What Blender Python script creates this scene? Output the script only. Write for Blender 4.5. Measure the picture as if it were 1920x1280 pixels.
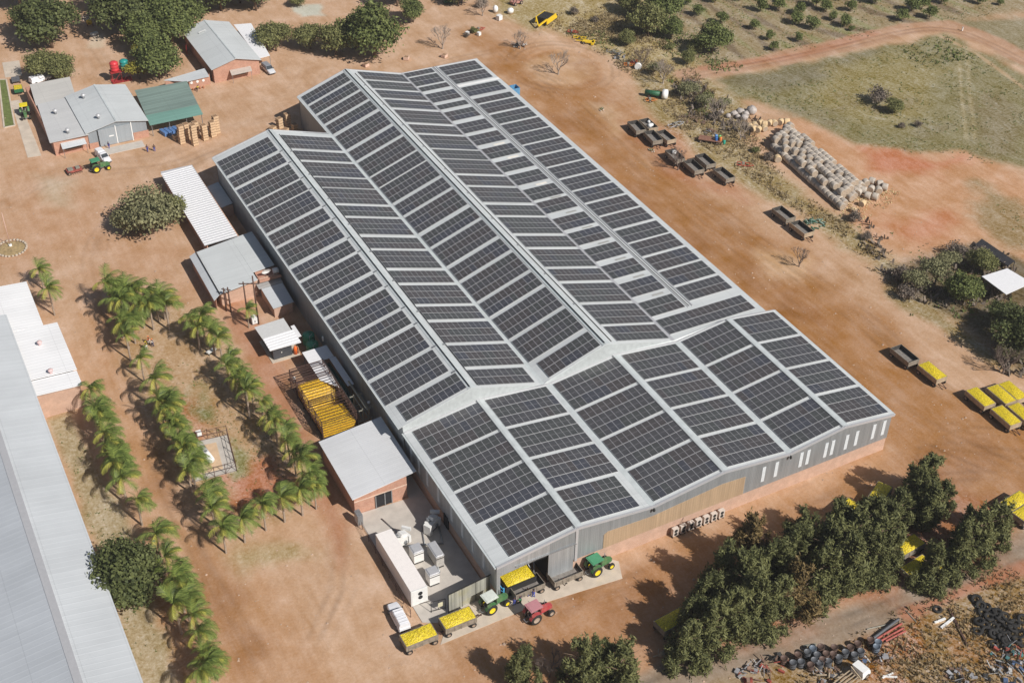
import bpy, math, random
import numpy as np
from mathutils import Vector, Matrix

SC = bpy.context.scene
for o in list(bpy.data.objects):
    bpy.data.objects.remove(o)
COL = SC.collection
PI = math.pi

# ------------------------------------------------------------------ camera
cam_data = bpy.data.cameras.new('camera')
cam_data.sensor_width = 36.0
cam_data.lens = 45.977
cam_data.clip_start = 1.0
cam_data.clip_end = 3000.0
camera = bpy.data.objects.new('camera', cam_data)
COL.objects.link(camera)
_yaw, _pitch, _roll = -0.494931, 0.916138, 0.015245
camera.matrix_world = (Matrix.Translation((-55.8823, -106.9693, 138.0842)) @ Matrix.Rotation(_yaw, 4, 'Z')
                       @ Matrix.Rotation(_pitch, 4, 'X') @ Matrix.Rotation(_roll, 4, 'Z'))
SC.camera = camera

# ------------------------------------------------------------------ sky, sun, exposure
SUN = Vector((0.41, -1.06, 1.0)).normalized()          # direction towards the sun
world = bpy.data.worlds.new('World')
SC.world = world
world.use_nodes = True
wn = world.node_tree
bg = wn.nodes['Background']
sky = wn.nodes.new('ShaderNodeTexSky')
sky.sky_type = 'NISHITA'
sky.sun_disc = False
sky.sun_elevation = math.asin(SUN.z)
sky.sun_rotation = math.atan2(SUN.x, SUN.y)
sky.air_density = 1.0
sky.dust_density = 1.5
wn.links.new(sky.outputs[0], bg.inputs[0])
bg.inputs[1].default_value = 0.053
sd = bpy.data.lights.new('sun', 'SUN')
sd.energy = 4.9
sd.angle = math.radians(0.55)
sd.color = (1.0, 0.955, 0.90)
sun = bpy.data.objects.new('sun', sd)
COL.objects.link(sun)
sun.rotation_euler = (-SUN).to_track_quat('-Z', 'Y').to_euler()
sun.location = (0, 0, 120)
SC.view_settings.view_transform = 'Standard'
SC.view_settings.look = 'None'
SC.view_settings.exposure = 0.0
SC.view_settings.gamma = 1.0
SC.render.engine = 'CYCLES'

# ------------------------------------------------------------------ materials
def lin(c):
    return tuple(((v / 255.0 + 0.055) / 1.055) ** 2.4 if v > 10 else v / 255.0 / 12.92 for v in c)

MATS = {}
def mat(name, col, rough=0.7, metal=0.0, var=0.15, scale=2.0, col2=None, spec=0.4, bump=0.0, aniso=None):
    """plain surface whose colour wanders a little with object-space noise"""
    if name in MATS:
        return MATS[name]
    m = bpy.data.materials.new(name)
    m.use_nodes = True
    nt = m.node_tree
    b = nt.nodes['Principled BSDF']
    b.inputs['Roughness'].default_value = rough
    b.inputs['Metallic'].default_value = metal
    b.inputs['Specular IOR Level'].default_value = spec
    tc = nt.nodes.new('ShaderNodeTexCoord')
    n = nt.nodes.new('ShaderNodeTexNoise')
    n.inputs['Scale'].default_value = scale
    n.inputs['Detail'].default_value = 5
    if aniso:
        mp = nt.nodes.new('ShaderNodeMapping')
        mp.inputs['Scale'].default_value = aniso
        nt.links.new(tc.outputs['Object'], mp.inputs[0])
        nt.links.new(mp.outputs[0], n.inputs['Vector'])
    else:
        nt.links.new(tc.outputs['Object'], n.inputs['Vector'])
    r = nt.nodes.new('ShaderNodeValToRGB')
    r.color_ramp.elements[0].position = 0.3
    r.color_ramp.elements[1].position = 0.7
    c1 = tuple(max(0, v * (1 - var)) for v in col)
    c2 = col2 if col2 else tuple(min(1, v * (1 + var)) for v in col)
    r.color_ramp.elements[0].color = (*c1, 1)
    r.color_ramp.elements[1].color = (*c2, 1)
    nt.links.new(n.outputs['Fac'], r.inputs[0])
    nt.links.new(r.outputs[0], b.inputs['Base Color'])
    if bump:
        bp = nt.nodes.new('ShaderNodeBump')
        bp.inputs['Strength'].default_value = bump
        bp.inputs['Distance'].default_value = 0.05
        nt.links.new(n.outputs['Fac'], bp.inputs['Height'])
        nt.links.new(bp.outputs[0], b.inputs['Normal'])
    MATS[name] = m
    return m

def sheet(name, col, axis, pitch=0.76, depth=0.5, var=0.10, rough=0.45, metal=0.0, line=0.12, streak=0.12, spec=0.4, dirt=None):
    """profiled metal sheet: ribs repeat along `axis` ('x','y' or 's' = x+y for walls)"""
    if name in MATS:
        return MATS[name]
    m = bpy.data.materials.new(name)
    m.use_nodes = True
    nt = m.node_tree
    L = nt.links.new
    b = nt.nodes['Principled BSDF']
    b.inputs['Roughness'].default_value = rough
    b.inputs['Metallic'].default_value = metal
    b.inputs['Specular IOR Level'].default_value = spec
    tc = nt.nodes.new('ShaderNodeTexCoord')
    sx = nt.nodes.new('ShaderNodeSeparateXYZ')
    L(tc.outputs['Object'], sx.inputs[0])
    ad = nt.nodes.new('ShaderNodeMath'); ad.operation = 'ADD'
    L(sx.outputs['X' if axis != 'y' else 'Y'], ad.inputs[0])
    if axis == 's':
        L(sx.outputs['Y'], ad.inputs[1])
    else:
        ad.inputs[1].default_value = 0
    dv = nt.nodes.new('ShaderNodeMath'); dv.operation = 'DIVIDE'
    L(ad.outputs[0], dv.inputs[0]); dv.inputs[1].default_value = pitch
    fr = nt.nodes.new('ShaderNodeMath'); fr.operation = 'FRACT'
    L(dv.outputs[0], fr.inputs[0])
    rib = nt.nodes.new('ShaderNodeValToRGB')
    e = rib.color_ramp.elements
    e[0].position = 0.0; e[0].color = (1, 1, 1, 1)
    e[1].position = 0.12; e[1].color = (0, 0, 0, 1)
    e2 = e.new(0.88); e2.color = (0, 0, 0, 1)
    e3 = e.new(1.0); e3.color = (1, 1, 1, 1)
    L(fr.outputs[0], rib.inputs[0])
    bp = nt.nodes.new('ShaderNodeBump')
    bp.inputs['Strength'].default_value = depth
    bp.inputs['Distance'].default_value = 0.04
    L(rib.outputs[0], bp.inputs['Height'])
    L(bp.outputs[0], b.inputs['Normal'])
    # sheet to sheet difference
    fl = nt.nodes.new('ShaderNodeMath'); fl.operation = 'FLOOR'
    L(dv.outputs[0], fl.inputs[0])
    wn_ = nt.nodes.new('ShaderNodeTexWhiteNoise'); wn_.noise_dimensions = '1D'
    L(fl.outputs[0], wn_.inputs['W'])
    mp = nt.nodes.new('ShaderNodeMapping')
    mp.inputs['Scale'].default_value = {'x': (1.2, 0.12, 0.12), 'y': (0.12, 1.2, 0.12), 's': (1.2, 1.2, 0.12)}[axis]
    L(tc.outputs['Object'], mp.inputs[0])
    n = nt.nodes.new('ShaderNodeTexNoise'); n.inputs['Scale'].default_value = 1.4; n.inputs['Detail'].default_value = 6
    L(mp.outputs[0], n.inputs['Vector'])
    n2 = nt.nodes.new('ShaderNodeTexNoise'); n2.inputs['Scale'].default_value = 0.12; n2.inputs['Detail'].default_value = 4
    L(tc.outputs['Object'], n2.inputs['Vector'])
    def scl(src, k):
        q = nt.nodes.new('ShaderNodeMath'); q.operation = 'MULTIPLY_ADD'
        L(src, q.inputs[0]); q.inputs[1].default_value = k; q.inputs[2].default_value = -k * 0.5
        return q.outputs[0]
    s1 = nt.nodes.new('ShaderNodeMath'); s1.operation = 'ADD'
    L(scl(wn_.outputs['Value'], var), s1.inputs[0]); L(scl(n.outputs['Fac'], streak * 2.2), s1.inputs[1])
    s2 = nt.nodes.new('ShaderNodeMath'); s2.operation = 'ADD'
    L(s1.outputs[0], s2.inputs[0]); L(scl(n2.outputs['Fac'], 0.35), s2.inputs[1])
    s3 = nt.nodes.new('ShaderNodeMath'); s3.operation = 'MULTIPLY_ADD'
    L(rib.outputs[0], s3.inputs[0]); s3.inputs[1].default_value = line; L(s2.outputs[0], s3.inputs[2])
    lapv = None
    if axis != 's':
        ld = nt.nodes.new('ShaderNodeMath'); ld.operation = 'DIVIDE'; ld.inputs[1].default_value = 5.9
        L(sx.outputs['Y' if axis == 'x' else 'X'], ld.inputs[0])
        lf = nt.nodes.new('ShaderNodeMath'); lf.operation = 'FRACT'; L(ld.outputs[0], lf.inputs[0])
        ll = nt.nodes.new('ShaderNodeMath'); ll.operation = 'LESS_THAN'; ll.inputs[1].default_value = 0.012; L(lf.outputs[0], ll.inputs[0])
        lapv = ll.outputs[0]
    s4 = nt.nodes.new('ShaderNodeMath'); s4.operation = 'MULTIPLY_ADD'
    if lapv is not None:
        s5 = nt.nodes.new('ShaderNodeMath'); s5.operation = 'MULTIPLY_ADD'
        L(lapv, s5.inputs[0]); s5.inputs[1].default_value = -0.16; L(s3.outputs[0], s5.inputs[2])
        L(s5.outputs[0], s4.inputs[0])
    else:
        L(s3.outputs[0], s4.inputs[0])
    s4.inputs[1].default_value = 1.0; s4.inputs[2].default_value = 1.0
    vm = nt.nodes.new('ShaderNodeVectorMath'); vm.operation = 'SCALE'
    vm.inputs[0].default_value = col
    L(s4.outputs[0], vm.inputs['Scale'])
    out = vm.outputs[0]
    if dirt:
        mx = nt.nodes.new('ShaderNodeMix'); mx.data_type = 'RGBA'
        rr = nt.nodes.new('ShaderNodeValToRGB')
        rr.color_ramp.elements[0].position = 0.52; rr.color_ramp.elements[1].position = 0.8
        n3 = nt.nodes.new('ShaderNodeTexNoise'); n3.inputs['Scale'].default_value = 0.45; n3.inputs['Detail'].default_value = 8
        L(tc.outputs['Object'], n3.inputs['Vector'])
        L(n3.outputs['Fac'], rr.inputs[0])
        L(rr.outputs[0], mx.inputs[0]); L(out, mx.inputs[6]); mx.inputs[7].default_value = (*dirt, 1)
        out = mx.outputs[2]
    L(out, b.inputs['Base Color'])
    MATS[name] = m
    return m

def brick(name, c1, c2, mortar):
    if name in MATS:
        return MATS[name]
    m = bpy.data.materials.new(name)
    m.use_nodes = True
    nt = m.node_tree
    L = nt.links.new
    b = nt.nodes['Principled BSDF']
    b.inputs['Roughness'].default_value = 0.9
    tc = nt.nodes.new('ShaderNodeTexCoord')
    sx = nt.nodes.new('ShaderNodeSeparateXYZ'); L(tc.outputs['Object'], sx.inputs[0])
    ad = nt.nodes.new('ShaderNodeMath'); ad.operation = 'ADD'
    L(sx.outputs['X'], ad.inputs[0]); L(sx.outputs['Y'], ad.inputs[1])
    cb = nt.nodes.new('ShaderNodeCombineXYZ'); L(ad.outputs[0], cb.inputs[0]); L(sx.outputs['Z'], cb.inputs[1])
    t = nt.nodes.new('ShaderNodeTexBrick')
    t.inputs['Scale'].default_value = 2.2
    t.inputs['Color1'].default_value = (*c1, 1); t.inputs['Color2'].default_value = (*c2, 1)
    t.inputs['Mortar'].default_value = (*mortar, 1)
    t.inputs['Mortar Size'].default_value = 0.012
    L(cb.outputs[0], t.inputs['Vector'])
    n = nt.nodes.new('ShaderNodeTexNoise'); n.inputs['Scale'].default_value = 0.9; n.inputs['Detail'].default_value = 6
    L(tc.outputs['Object'], n.inputs['Vector'])
    mx = nt.nodes.new('ShaderNodeMix'); mx.data_type = 'RGBA'
    rr = nt.nodes.new('ShaderNodeValToRGB'); rr.color_ramp.elements[0].position = 0.45; rr.color_ramp.elements[1].position = 0.75
    L(n.outputs['Fac'], rr.inputs[0])
    mu = nt.nodes.new('ShaderNodeMath'); mu.operation = 'MULTIPLY'; mu.inputs[1].default_value = 0.55
    L(rr.outputs[0], mu.inputs[0]); L(mu.outputs[0], mx.inputs[0])
    L(t.outputs['Color'], mx.inputs[6]); mx.inputs[7].default_value = (*[min(1, v * 1.3) for v in c2], 1)
    L(mx.outputs[2], b.inputs['Base Color'])
    MATS[name] = m
    return m

def leafmat(name, c1, c2, rough=0.65):
    """foliage: colour drifts leaf by leaf and clump by clump"""
    if name in MATS:
        return MATS[name]
    m = bpy.data.materials.new(name)
    m.use_nodes = True
    nt = m.node_tree
    L = nt.links.new
    b = nt.nodes['Principled BSDF']
    b.inputs['Roughness'].default_value = rough
    b.inputs['Specular IOR Level'].default_value = 0.25
    g = nt.nodes.new('ShaderNodeNewGeometry')
    tc = nt.nodes.new('ShaderNodeTexCoord')
    n = nt.nodes.new('ShaderNodeTexNoise'); n.inputs['Scale'].default_value = 0.7; n.inputs['Detail'].default_value = 2
    L(tc.outputs['Object'], n.inputs['Vector'])
    ad = nt.nodes.new('ShaderNodeMath'); ad.operation = 'MULTIPLY_ADD'
    L(g.outputs['Random Per Island'], ad.inputs[0]); ad.inputs[1].default_value = 0.55; L(n.outputs['Fac'], ad.inputs[2])
    r = nt.nodes.new('ShaderNodeValToRGB')
    r.color_ramp.elements[0].position = 0.35; r.color_ramp.elements[0].color = (*c1, 1)
    r.color_ramp.elements[1].position = 1.1 if False else 1.0; r.color_ramp.elements[1].color = (*c2, 1)
    L(ad.outputs[0], r.inputs[0])
    L(r.outputs[0], b.inputs['Base Color'])
    tr = nt.nodes.new('ShaderNodeBsdfTranslucent')
    L(r.outputs[0], tr.inputs['Color'])
    ms = nt.nodes.new('ShaderNodeMixShader'); ms.inputs[0].default_value = 0.18
    out = nt.nodes['Material Output']
    L(b.outputs[0], ms.inputs[1]); L(tr.outputs[0], ms.inputs[2]); L(ms.outputs[0], out.inputs[0])
    MATS[name] = m
    return m

def fruit(name, c1, c2, c3, scale=9.0):
    """loose citrus: small round cells with dark creases"""
    if name in MATS:
        return MATS[name]
    m = bpy.data.materials.new(name)
    m.use_nodes = True
    nt = m.node_tree
    L = nt.links.new
    b = nt.nodes['Principled BSDF']
    b.inputs['Roughness'].default_value = 0.5
    tc = nt.nodes.new('ShaderNodeTexCoord')
    v = nt.nodes.new('ShaderNodeTexVoronoi'); v.inputs['Scale'].default_value = scale
    L(tc.outputs['Object'], v.inputs['Vector'])
    r = nt.nodes.new('ShaderNodeValToRGB')
    e = r.color_ramp.elements
    e[0].position = 0.25; e[0].color = (*c1, 1)
    e[1].position = 0.62; e[1].color = (*c3, 1)  # shade between the fruits is darkened into the colour
    L(v.outputs['Distance'], r.inputs[0])
    mx = nt.nodes.new('ShaderNodeMix'); mx.data_type = 'RGBA'
    sp = nt.nodes.new('ShaderNodeSeparateXYZ'); L(v.outputs['Color'], sp.inputs[0])
    L(sp.outputs[0], mx.inputs[0]); L(r.outputs[0], mx.inputs[6])
    hs = nt.nodes.new('ShaderNodeMix'); hs.data_type = 'RGBA'; hs.inputs[0].default_value = 0.6
    L(r.outputs[0], hs.inputs[6]); hs.inputs[7].default_value = (*c2, 1)
    L(hs.outputs[2], mx.inputs[7])
    L(mx.outputs[2], b.inputs['Base Color'])
    bp = nt.nodes.new('ShaderNodeBump'); bp.inputs['Strength'].default_value = 0.8; bp.inputs['Distance'].default_value = 0.05
    bp.invert = True
    L(v.outputs['Distance'], bp.inputs['Height']); L(bp.outputs[0], b.inputs['Normal'])
    MATS[name] = m
    return m

# ------------------------------------------------------------------ mesh builder
KIDS = {}
def adopt(o, parent):
    o.parent = parent
    KIDS.setdefault(parent.name, []).append(o)

class MB:
    def __init__(s):
        s.v = []; s.f = []; s.m = []; s.smooth = []; s.st = []
    def face(s, pts, mi=0, sm=False):
        k = len(s.v); s.v.extend([tuple(p) for p in pts]); s.f.append(tuple(range(k, k + len(pts)))); s.m.append(mi); s.smooth.append(sm)
        return s
    def hexa(s, p, mi=0):
        """eight corners: bottom ring then top ring (counter-clockwise seen from above)"""
        k = len(s.v); s.st.append((k, len(s.f))); s.v.extend([tuple(q) for q in p])
        for q in ((3, 2, 1, 0), (4, 5, 6, 7), (0, 1, 5, 4), (1, 2, 6, 5), (2, 3, 7, 6), (3, 0, 4, 7)):
            s.f.append(tuple(k + i for i in q)); s.m.append(mi); s.smooth.append(False)
        return s
    def box(s, x0, x1, y0, y1, z0, z1, mi=0):
        return s.hexa([(x0, y0, z0), (x1, y0, z0), (x1, y1, z0), (x0, y1, z0), (x0, y0, z1), (x1, y0, z1), (x1, y1, z1), (x0, y1, z1)], mi)
    def cbox(s, c, d, rz=0, mi=0, ry=0):
        M = Matrix.Rotation(rz, 3, 'Z') @ Matrix.Rotation(ry, 3, 'Y')
        c = Vector(c); h = Vector(d) * 0.5
        P = [c + M @ Vector((a * h.x, b * h.y, e * h.z)) for e in (-1, 1) for a, b in ((-1, -1), (1, -1), (1, 1), (-1, 1))]
        return s.hexa(P, mi)
    def slab(s, p4, t, mi=0):
        """p4 = top surface corners counter-clockwise from above, t = thickness downward"""
        return s.hexa([(p[0], p[1], p[2] - t) for p in p4] + [tuple(p) for p in p4], mi)
    def bar(s, a, b, w, h=None, mi=0):
        a = Vector(a); b = Vector(b); d = (b - a)
        if d.length < 1e-6: return s
        d.normalize(); h = h or w
        up = Vector((0, 0, 1)) if abs(d.z) < 0.95 else Vector((1, 0, 0))
        r = d.cross(up).normalized() * (w / 2); u = r.cross(d).normalized() * (h / 2)
        k = len(s.v); s.st.append((k, len(s.f)))
        for q in (a, b):
            for e in (-r - u, r - u, r + u, -r + u): s.v.append(tuple(q + e))
        for q in ((0, 1, 2, 3), (7, 6, 5, 4), (0, 4, 5, 1), (1, 5, 6, 2), (2, 6, 7, 3), (3, 7, 4, 0)):
            s.f.append(tuple(k + i for i in q)); s.m.append(mi); s.smooth.append(False)
        return s
    def cyl(s, a, b, r0, r1=None, n=10, mi=0, caps=True, sm=True):
        a = Vector(a); b = Vector(b); d = (b - a)
        if d.length < 1e-6: return s
        d.normalize(); r1 = r0 if r1 is None else r1
        up = Vector((0, 0, 1)) if abs(d.z) < 0.95 else Vector((1, 0, 0))
        e1 = d.cross(up).normalized(); e2 = d.cross(e1).normalized()
        k = len(s.v); s.st.append((k, len(s.f)))
        for q, r in ((a, r0), (b, r1)):
            for i in range(n):
                t = 2 * PI * i / n
                s.v.append(tuple(q + e1 * (r * math.cos(t)) + e2 * (r * math.sin(t))))
        for i in range(n):
            j = (i + 1) % n
            s.f.append((k + i, k + j, k + n + j, k + n + i)); s.m.append(mi); s.smooth.append(sm)
        if caps:
            s.f.append(tuple(k + i for i in reversed(range(n)))); s.m.append(mi); s.smooth.append(False)
            s.f.append(tuple(k + n + i for i in range(n))); s.m.append(mi); s.smooth.append(False)
        return s
    def lathe(s, c, prof, n=16, mi=0, axis='z', sm=True):
        """prof = [(radius, height)...]"""
        k = len(s.v); s.st.append((k, len(s.f)))
        for r, h in prof:
            for i in range(n):
                t = 2 * PI * i / n
                p = (r * math.cos(t), r * math.sin(t), h)
                if axis == 'y': p = (p[0], p[2], p[1])
                elif axis == 'x': p = (p[2], p[0], p[1])
                s.v.append((c[0] + p[0], c[1] + p[1], c[2] + p[2]))
        for j in range(len(prof) - 1):
            for i in range(n):
                i2 = (i + 1) % n
                s.f.append((k + j * n + i, k + j * n + i2, k + (j + 1) * n + i2, k + (j + 1) * n + i)); s.m.append(mi); s.smooth.append(sm)
        return s
    def blob(s, c, r, mi=0, n=8, m=6, jit=0.0, rnd=None):
        k = len(s.v); s.st.append((k, len(s.f)))
        rx, ry, rz = r if isinstance(r, (tuple, list)) else (r, r, r)
        for j in range(m + 1):
            t = PI * j / m
            for i in range(n):
                a = 2 * PI * i / n
                q = 1 + (rnd.uniform(-jit, jit) if rnd and 0 < j < m else 0)
                s.v.append((c[0] + rx * math.sin(t) * math.cos(a) * q, c[1] + ry * math.sin(t) * math.sin(a) * q, c[2] - rz * math.cos(t) * q))
        for j in range(m):
            for i in range(n):
                i2 = (i + 1) % n
                s.f.append((k + j * n + i, k + j * n + i2, k + (j + 1) * n + i2, k + (j + 1) * n + i)); s.m.append(mi); s.smooth.append(True)
        return s
    def mesh(s, name, mats):
        me = bpy.data.meshes.new(name)
        me.from_pydata(s.v, [], s.f)
        for q in (mats if isinstance(mats, (list, tuple)) else [mats]):
            me.materials.append(q)
        me.polygons.foreach_set('material_index', s.m)
        me.polygons.foreach_set('use_smooth', s.smooth)
        me.update()
        return me
    def each(s, name, mats, parent):
        """every primitive becomes an object of its own"""
        out = []; st = s.st + [(len(s.v), len(s.f))]
        for (v0, f0), (v1, f1) in zip(st[:-1], st[1:]):
            q = MB(); q.v = s.v[v0:v1]; q.f = [tuple(i - v0 for i in f) for f in s.f[f0:f1]]; q.m = s.m[f0:f1]; q.smooth = s.smooth[f0:f1]
            out.append(q.build(name, mats, parent))
        return out
    def build(s, name, mats, parent=None, loc=None, rz=0):
        o = bpy.data.objects.new(name, s.mesh(name, mats))
        COL.objects.link(o)
        if parent is not None: adopt(o, parent)
        if loc is not None: o.location = loc if len(loc) == 3 else (loc[0], loc[1], 0)
        if rz: o.rotation_euler = (0, 0, rz)
        return o

def fast_mesh(name, V, F, mats, midx=None, smooth=False):
    me = bpy.data.meshes.new(name)
    V = np.asarray(V, dtype=np.float32); F = np.asarray(F, dtype=np.int32)
    k = F.shape[1]
    me.vertices.add(len(V)); me.vertices.foreach_set('co', V.ravel())
    me.loops.add(F.size); me.loops.foreach_set('vertex_index', F.ravel())
    me.polygons.add(len(F)); me.polygons.foreach_set('loop_start', np.arange(0, F.size, k, dtype=np.int32))
    try: me.polygons.foreach_set('loop_total', np.full(len(F), k, dtype=np.int32))
    except Exception: pass
    for q in mats: me.materials.append(q)
    if midx is not None: me.polygons.foreach_set('material_index', np.asarray(midx, dtype=np.int32))
    if smooth: me.polygons.foreach_set('use_smooth', np.ones(len(F), dtype=bool))
    me.update(calc_edges=True)
    me.validate()
    return me

def obj(name, me, parent=None, loc=None, rz=0, sc=None):
    o = bpy.data.objects.new(name, me); COL.objects.link(o)
    if parent is not None: adopt(o, parent)
    if loc is not None: o.location = loc if len(loc) == 3 else (loc[0], loc[1], 0)
    if rz: o.rotation_euler = (0, 0, rz)
    if sc: o.scale = sc if isinstance(sc, tuple) else (sc, sc, sc)
    return o

def tag(o, label=None, cat=None, group=None, kind=None):
    if label: o['label'] = label
    if cat: o['category'] = cat
    if group: o['group'] = group
    if kind: o['kind'] = kind
    return o

def thing(name, label, cat, loc=(0, 0, 0), rz=0, group=None):
    o = bpy.data.objects.new(name, None)
    o.empty_display_size = 0.5
    COL.objects.link(o)
    o.location = loc if len(loc) == 3 else (loc[0], loc[1], 0)
    o.rotation_euler = (0, 0, rz)
    return tag(o, label, cat, group)

def dup(root, loc, rz=0, sc=None, label=None, group=None, swap=None):
    def cp(o, parent):
        c = o.copy(); COL.objects.link(c)
        if parent is not None: adopt(c, parent)
        for ch in KIDS.get(o.name, []): cp(ch, c)
        return c
    r = cp(root, None)
    r.location = loc if len(loc) == 3 else (loc[0], loc[1], 0)
    r.rotation_euler = (0, 0, rz)
    if sc: r.scale = sc if isinstance(sc, tuple) else (sc, sc, sc)
    if label: r['label'] = label
    if group: r['group'] = group
    return r

# ------------------------------------------------------------------ ground
def vnoise(x, y, s, seed):
    """value noise on a lattice, numpy"""
    rs = np.random.RandomState(seed)
    T = rs.rand(256, 256)
    X = x / s; Y = y / s
    xi = np.floor(X).astype(int); yi = np.floor(Y).astype(int)
    fx = X - xi; fy = Y - yi
    fx = fx * fx * (3 - 2 * fx); fy = fy * fy * (3 - 2 * fy)
    a = T[xi % 256, yi % 256]; b = T[(xi + 1) % 256, yi % 256]
    c = T[xi % 256, (yi + 1) % 256]; d = T[(xi + 1) % 256, (yi + 1) % 256]
    return (a * (1 - fx) + b * fx) * (1 - fy) + (c * (1 - fx) + d * fx) * fy
def fbm(x, y, s, seed, o=4):
    r = 0; a = 1; t = 0
    for k in range(o):
        r = r + a * vnoise(x, y, s / 2 ** k, seed + k); t += a; a *= 0.55
    return r / t

GX0, GX1, GY0, GY1, GS = -110.0, 262.0, -86.0, 300.0, 0.42
xs = np.concatenate([[-700, -400, -250, -160], np.arange(GX0, GX1, GS), [300, 400, 600, 900]])
ys = np.concatenate([[-700, -400, -250, -140], np.arange(GY0, GY1, GS), [340, 420, 600, 900]])
NX, NY = len(xs), len(ys)
gx, gy = np.meshgrid(xs, ys, indexing='ij')
gx = gx.ravel(); gy = gy.ravel()

def poly_dist(P):
    """signed distance, positive inside"""
    P = np.array(P, dtype=float)
    n = len(P)
    best = np.full(gx.shape, 1e9); inside = np.zeros(gx.shape, bool)
    for i in range(n):
        ax, ay = P[i]; bx_, by_ = P[(i + 1) % n]
        dx, dy = bx_ - ax, by_ - ay
        t = np.clip(((gx - ax) * dx + (gy - ay) * dy) / (dx * dx + dy * dy + 1e-9), 0, 1)
        best = np.minimum(best, np.hypot(gx - ax - t * dx, gy - ay - t * dy))
        cond = ((ay > gy) != (by_ > gy)) & (gx < (bx_ - ax) * (gy - ay) / (by_ - ay + 1e-12) + ax)
        inside ^= cond
    return np.where(inside, best, -best)
def line_dist(P):
    best = np.full(gx.shape, 1e9)
    for (ax, ay), (bx_, by_) in zip(P[:-1], P[1:]):
        dx, dy = bx_ - ax, by_ - ay
        t = np.clip(((gx - ax) * dx + (gy - ay) * dy) / (dx * dx + dy * dy + 1e-9), 0, 1)
        best = np.minimum(best, np.hypot(gx - ax - t * dx, gy - ay - t * dy))
    return best

KG = 0.94
def gc(r, g, b):
    c_ = np.array(lin((r, g, b))) * KG * np.array((0.975, 1.065, 0.975))
    y_ = c_.mean()
    return y_ + (c_ - y_) * 0.90
colr = np.zeros((len(gx), 3)); colr[:] = gc(200, 155, 127)
veg = np.zeros(len(gx))
n_big = fbm(gx, gy, 30, 11); n_mid = fbm(gx, gy, 9, 21); n_sml = fbm(gx, gy, 3, 31, 3)
n_edge = (fbm(gx, gy, 7, 41) - 0.5)

def paint(d, c, soft=2.0, wob=6.0, v=None, amt=1.0, broken=0.0):
    global colr, veg
    k = np.clip((d + n_edge * wob) / soft + 0.5, 0, 1)
    k = k * k * (3 - 2 * k) * amt
    if broken: k = k * np.clip((n_mid - 0.5) * 5 + 1.0 - broken, 0, 1)
    colr = colr * (1 - k[:, None]) + c * k[:, None]
    if v is not None: veg = veg * (1 - k) + v * k

# pinkish sand everywhere, drifting lighter and darker
colr = colr * (0.94 + 0.12 * n_big)[:, None]
# dry veld outside the working yards
paint(-poly_dist([(-106.82,372.83),(3.40,319.62),(224.24,171.77),(258.17,119.26),(88.92,-30.68),(68.14,-38.11),(33.63,-45.06),(-13.02,-20.93),(-77.27,5.69),(-91.18,74.15)]), gc(158,134,98), 14, 22, v=0.7)
# wide orange drives
paint(poly_dist([(79.41,168.67),(98.04,142.41),(95.19,116.05),(89.35,91.86),(88.94,77.41),(91.15,60.50),(91.83,41.66),(91.81,26.73),(87.77,8.62),(97.16,-8.30),(83.88,-23.16),(64.04,-10.47),(56.96,-1.65),(66.81,0.09),(68.77,21.48),(73.13,99.98),(73.97,135.47),(76.27,156.50)]), gc(176,122,80), 10, 8)
paint(poly_dist([(6.47,1.19),(21.13,-0.65),(41.23,-1.31),(62.91,-2.02),(74.94,-5.45),(89.52,-15.63),(82.45,-22.43),(68.05,-17.54),(39.18,-16.73),(17.57,-22.17),(3.45,-18.70),(-14.81,-9.28)]), gc(182,130,94), 8, 8)
paint(poly_dist([(-33.85,97.68),(-27.49,102.00),(-30.29,81.73),(-31.61,63.29),(-32.01,43.87),(-30.73,29.49),(-25.31,17.53),(-24.52,-4.27),(-38.35,1.02),(-37.09,21.39),(-37.74,46.81),(-37.85,69.50)]), gc(192,142,108), 6, 4)
paint(poly_dist([(-11.53,90.11),(-6.57,83.86),(-8.01,60.55),(-10.88,38.42),(-11.73,23.36),(-16.26,16.25),(-15.49,35.42),(-13.69,60.28)]), gc(186,128,98), 4, 4)
paint(poly_dist([(-31.07,152.18),(-20.76,139.63),(-18.77,118.04),(-13.16,104.69),(-16.82,89.05),(-24.44,100.46),(-32.40,112.37),(-41.83,109.25),(-44.77,135.51)]), gc(194,143,112), 14, 14, amt=0.6)
# orchard slope and the rough grass behind the machinery
paint(poly_dist([(118.06,187.94),(261.66,126.10),(220.39,113.81),(188.08,118.59),(155.42,120.68),(121.71,122.58),(113.11,134.94),(109.41,153.85)]), gc(158,134,104), 6, 6, v=0.7)
paint(poly_dist([(97.23,198.15),(133.73,180.26),(122.27,137.08),(119.75,121.97),(106.09,119.50),(104.22,132.86),(103.01,153.49),(94.55,162.96),(91.39,177.34)]), gc(172,146,104), 5, 6, v=0.8)
paint(poly_dist([(104.22,132.86),(119.75,121.97),(118.04,104.66),(109.14,92.38),(106.26,73.47),(106.21,59.53),(106.72,38.08),(103.76,20.67),(100.87,25.75),(101.24,46.95),(100.46,62.42),(95.17,86.42),(95.85,101.72),(97.67,117.73)]), gc(166,140,102), 4, 5, v=0.9)
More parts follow.
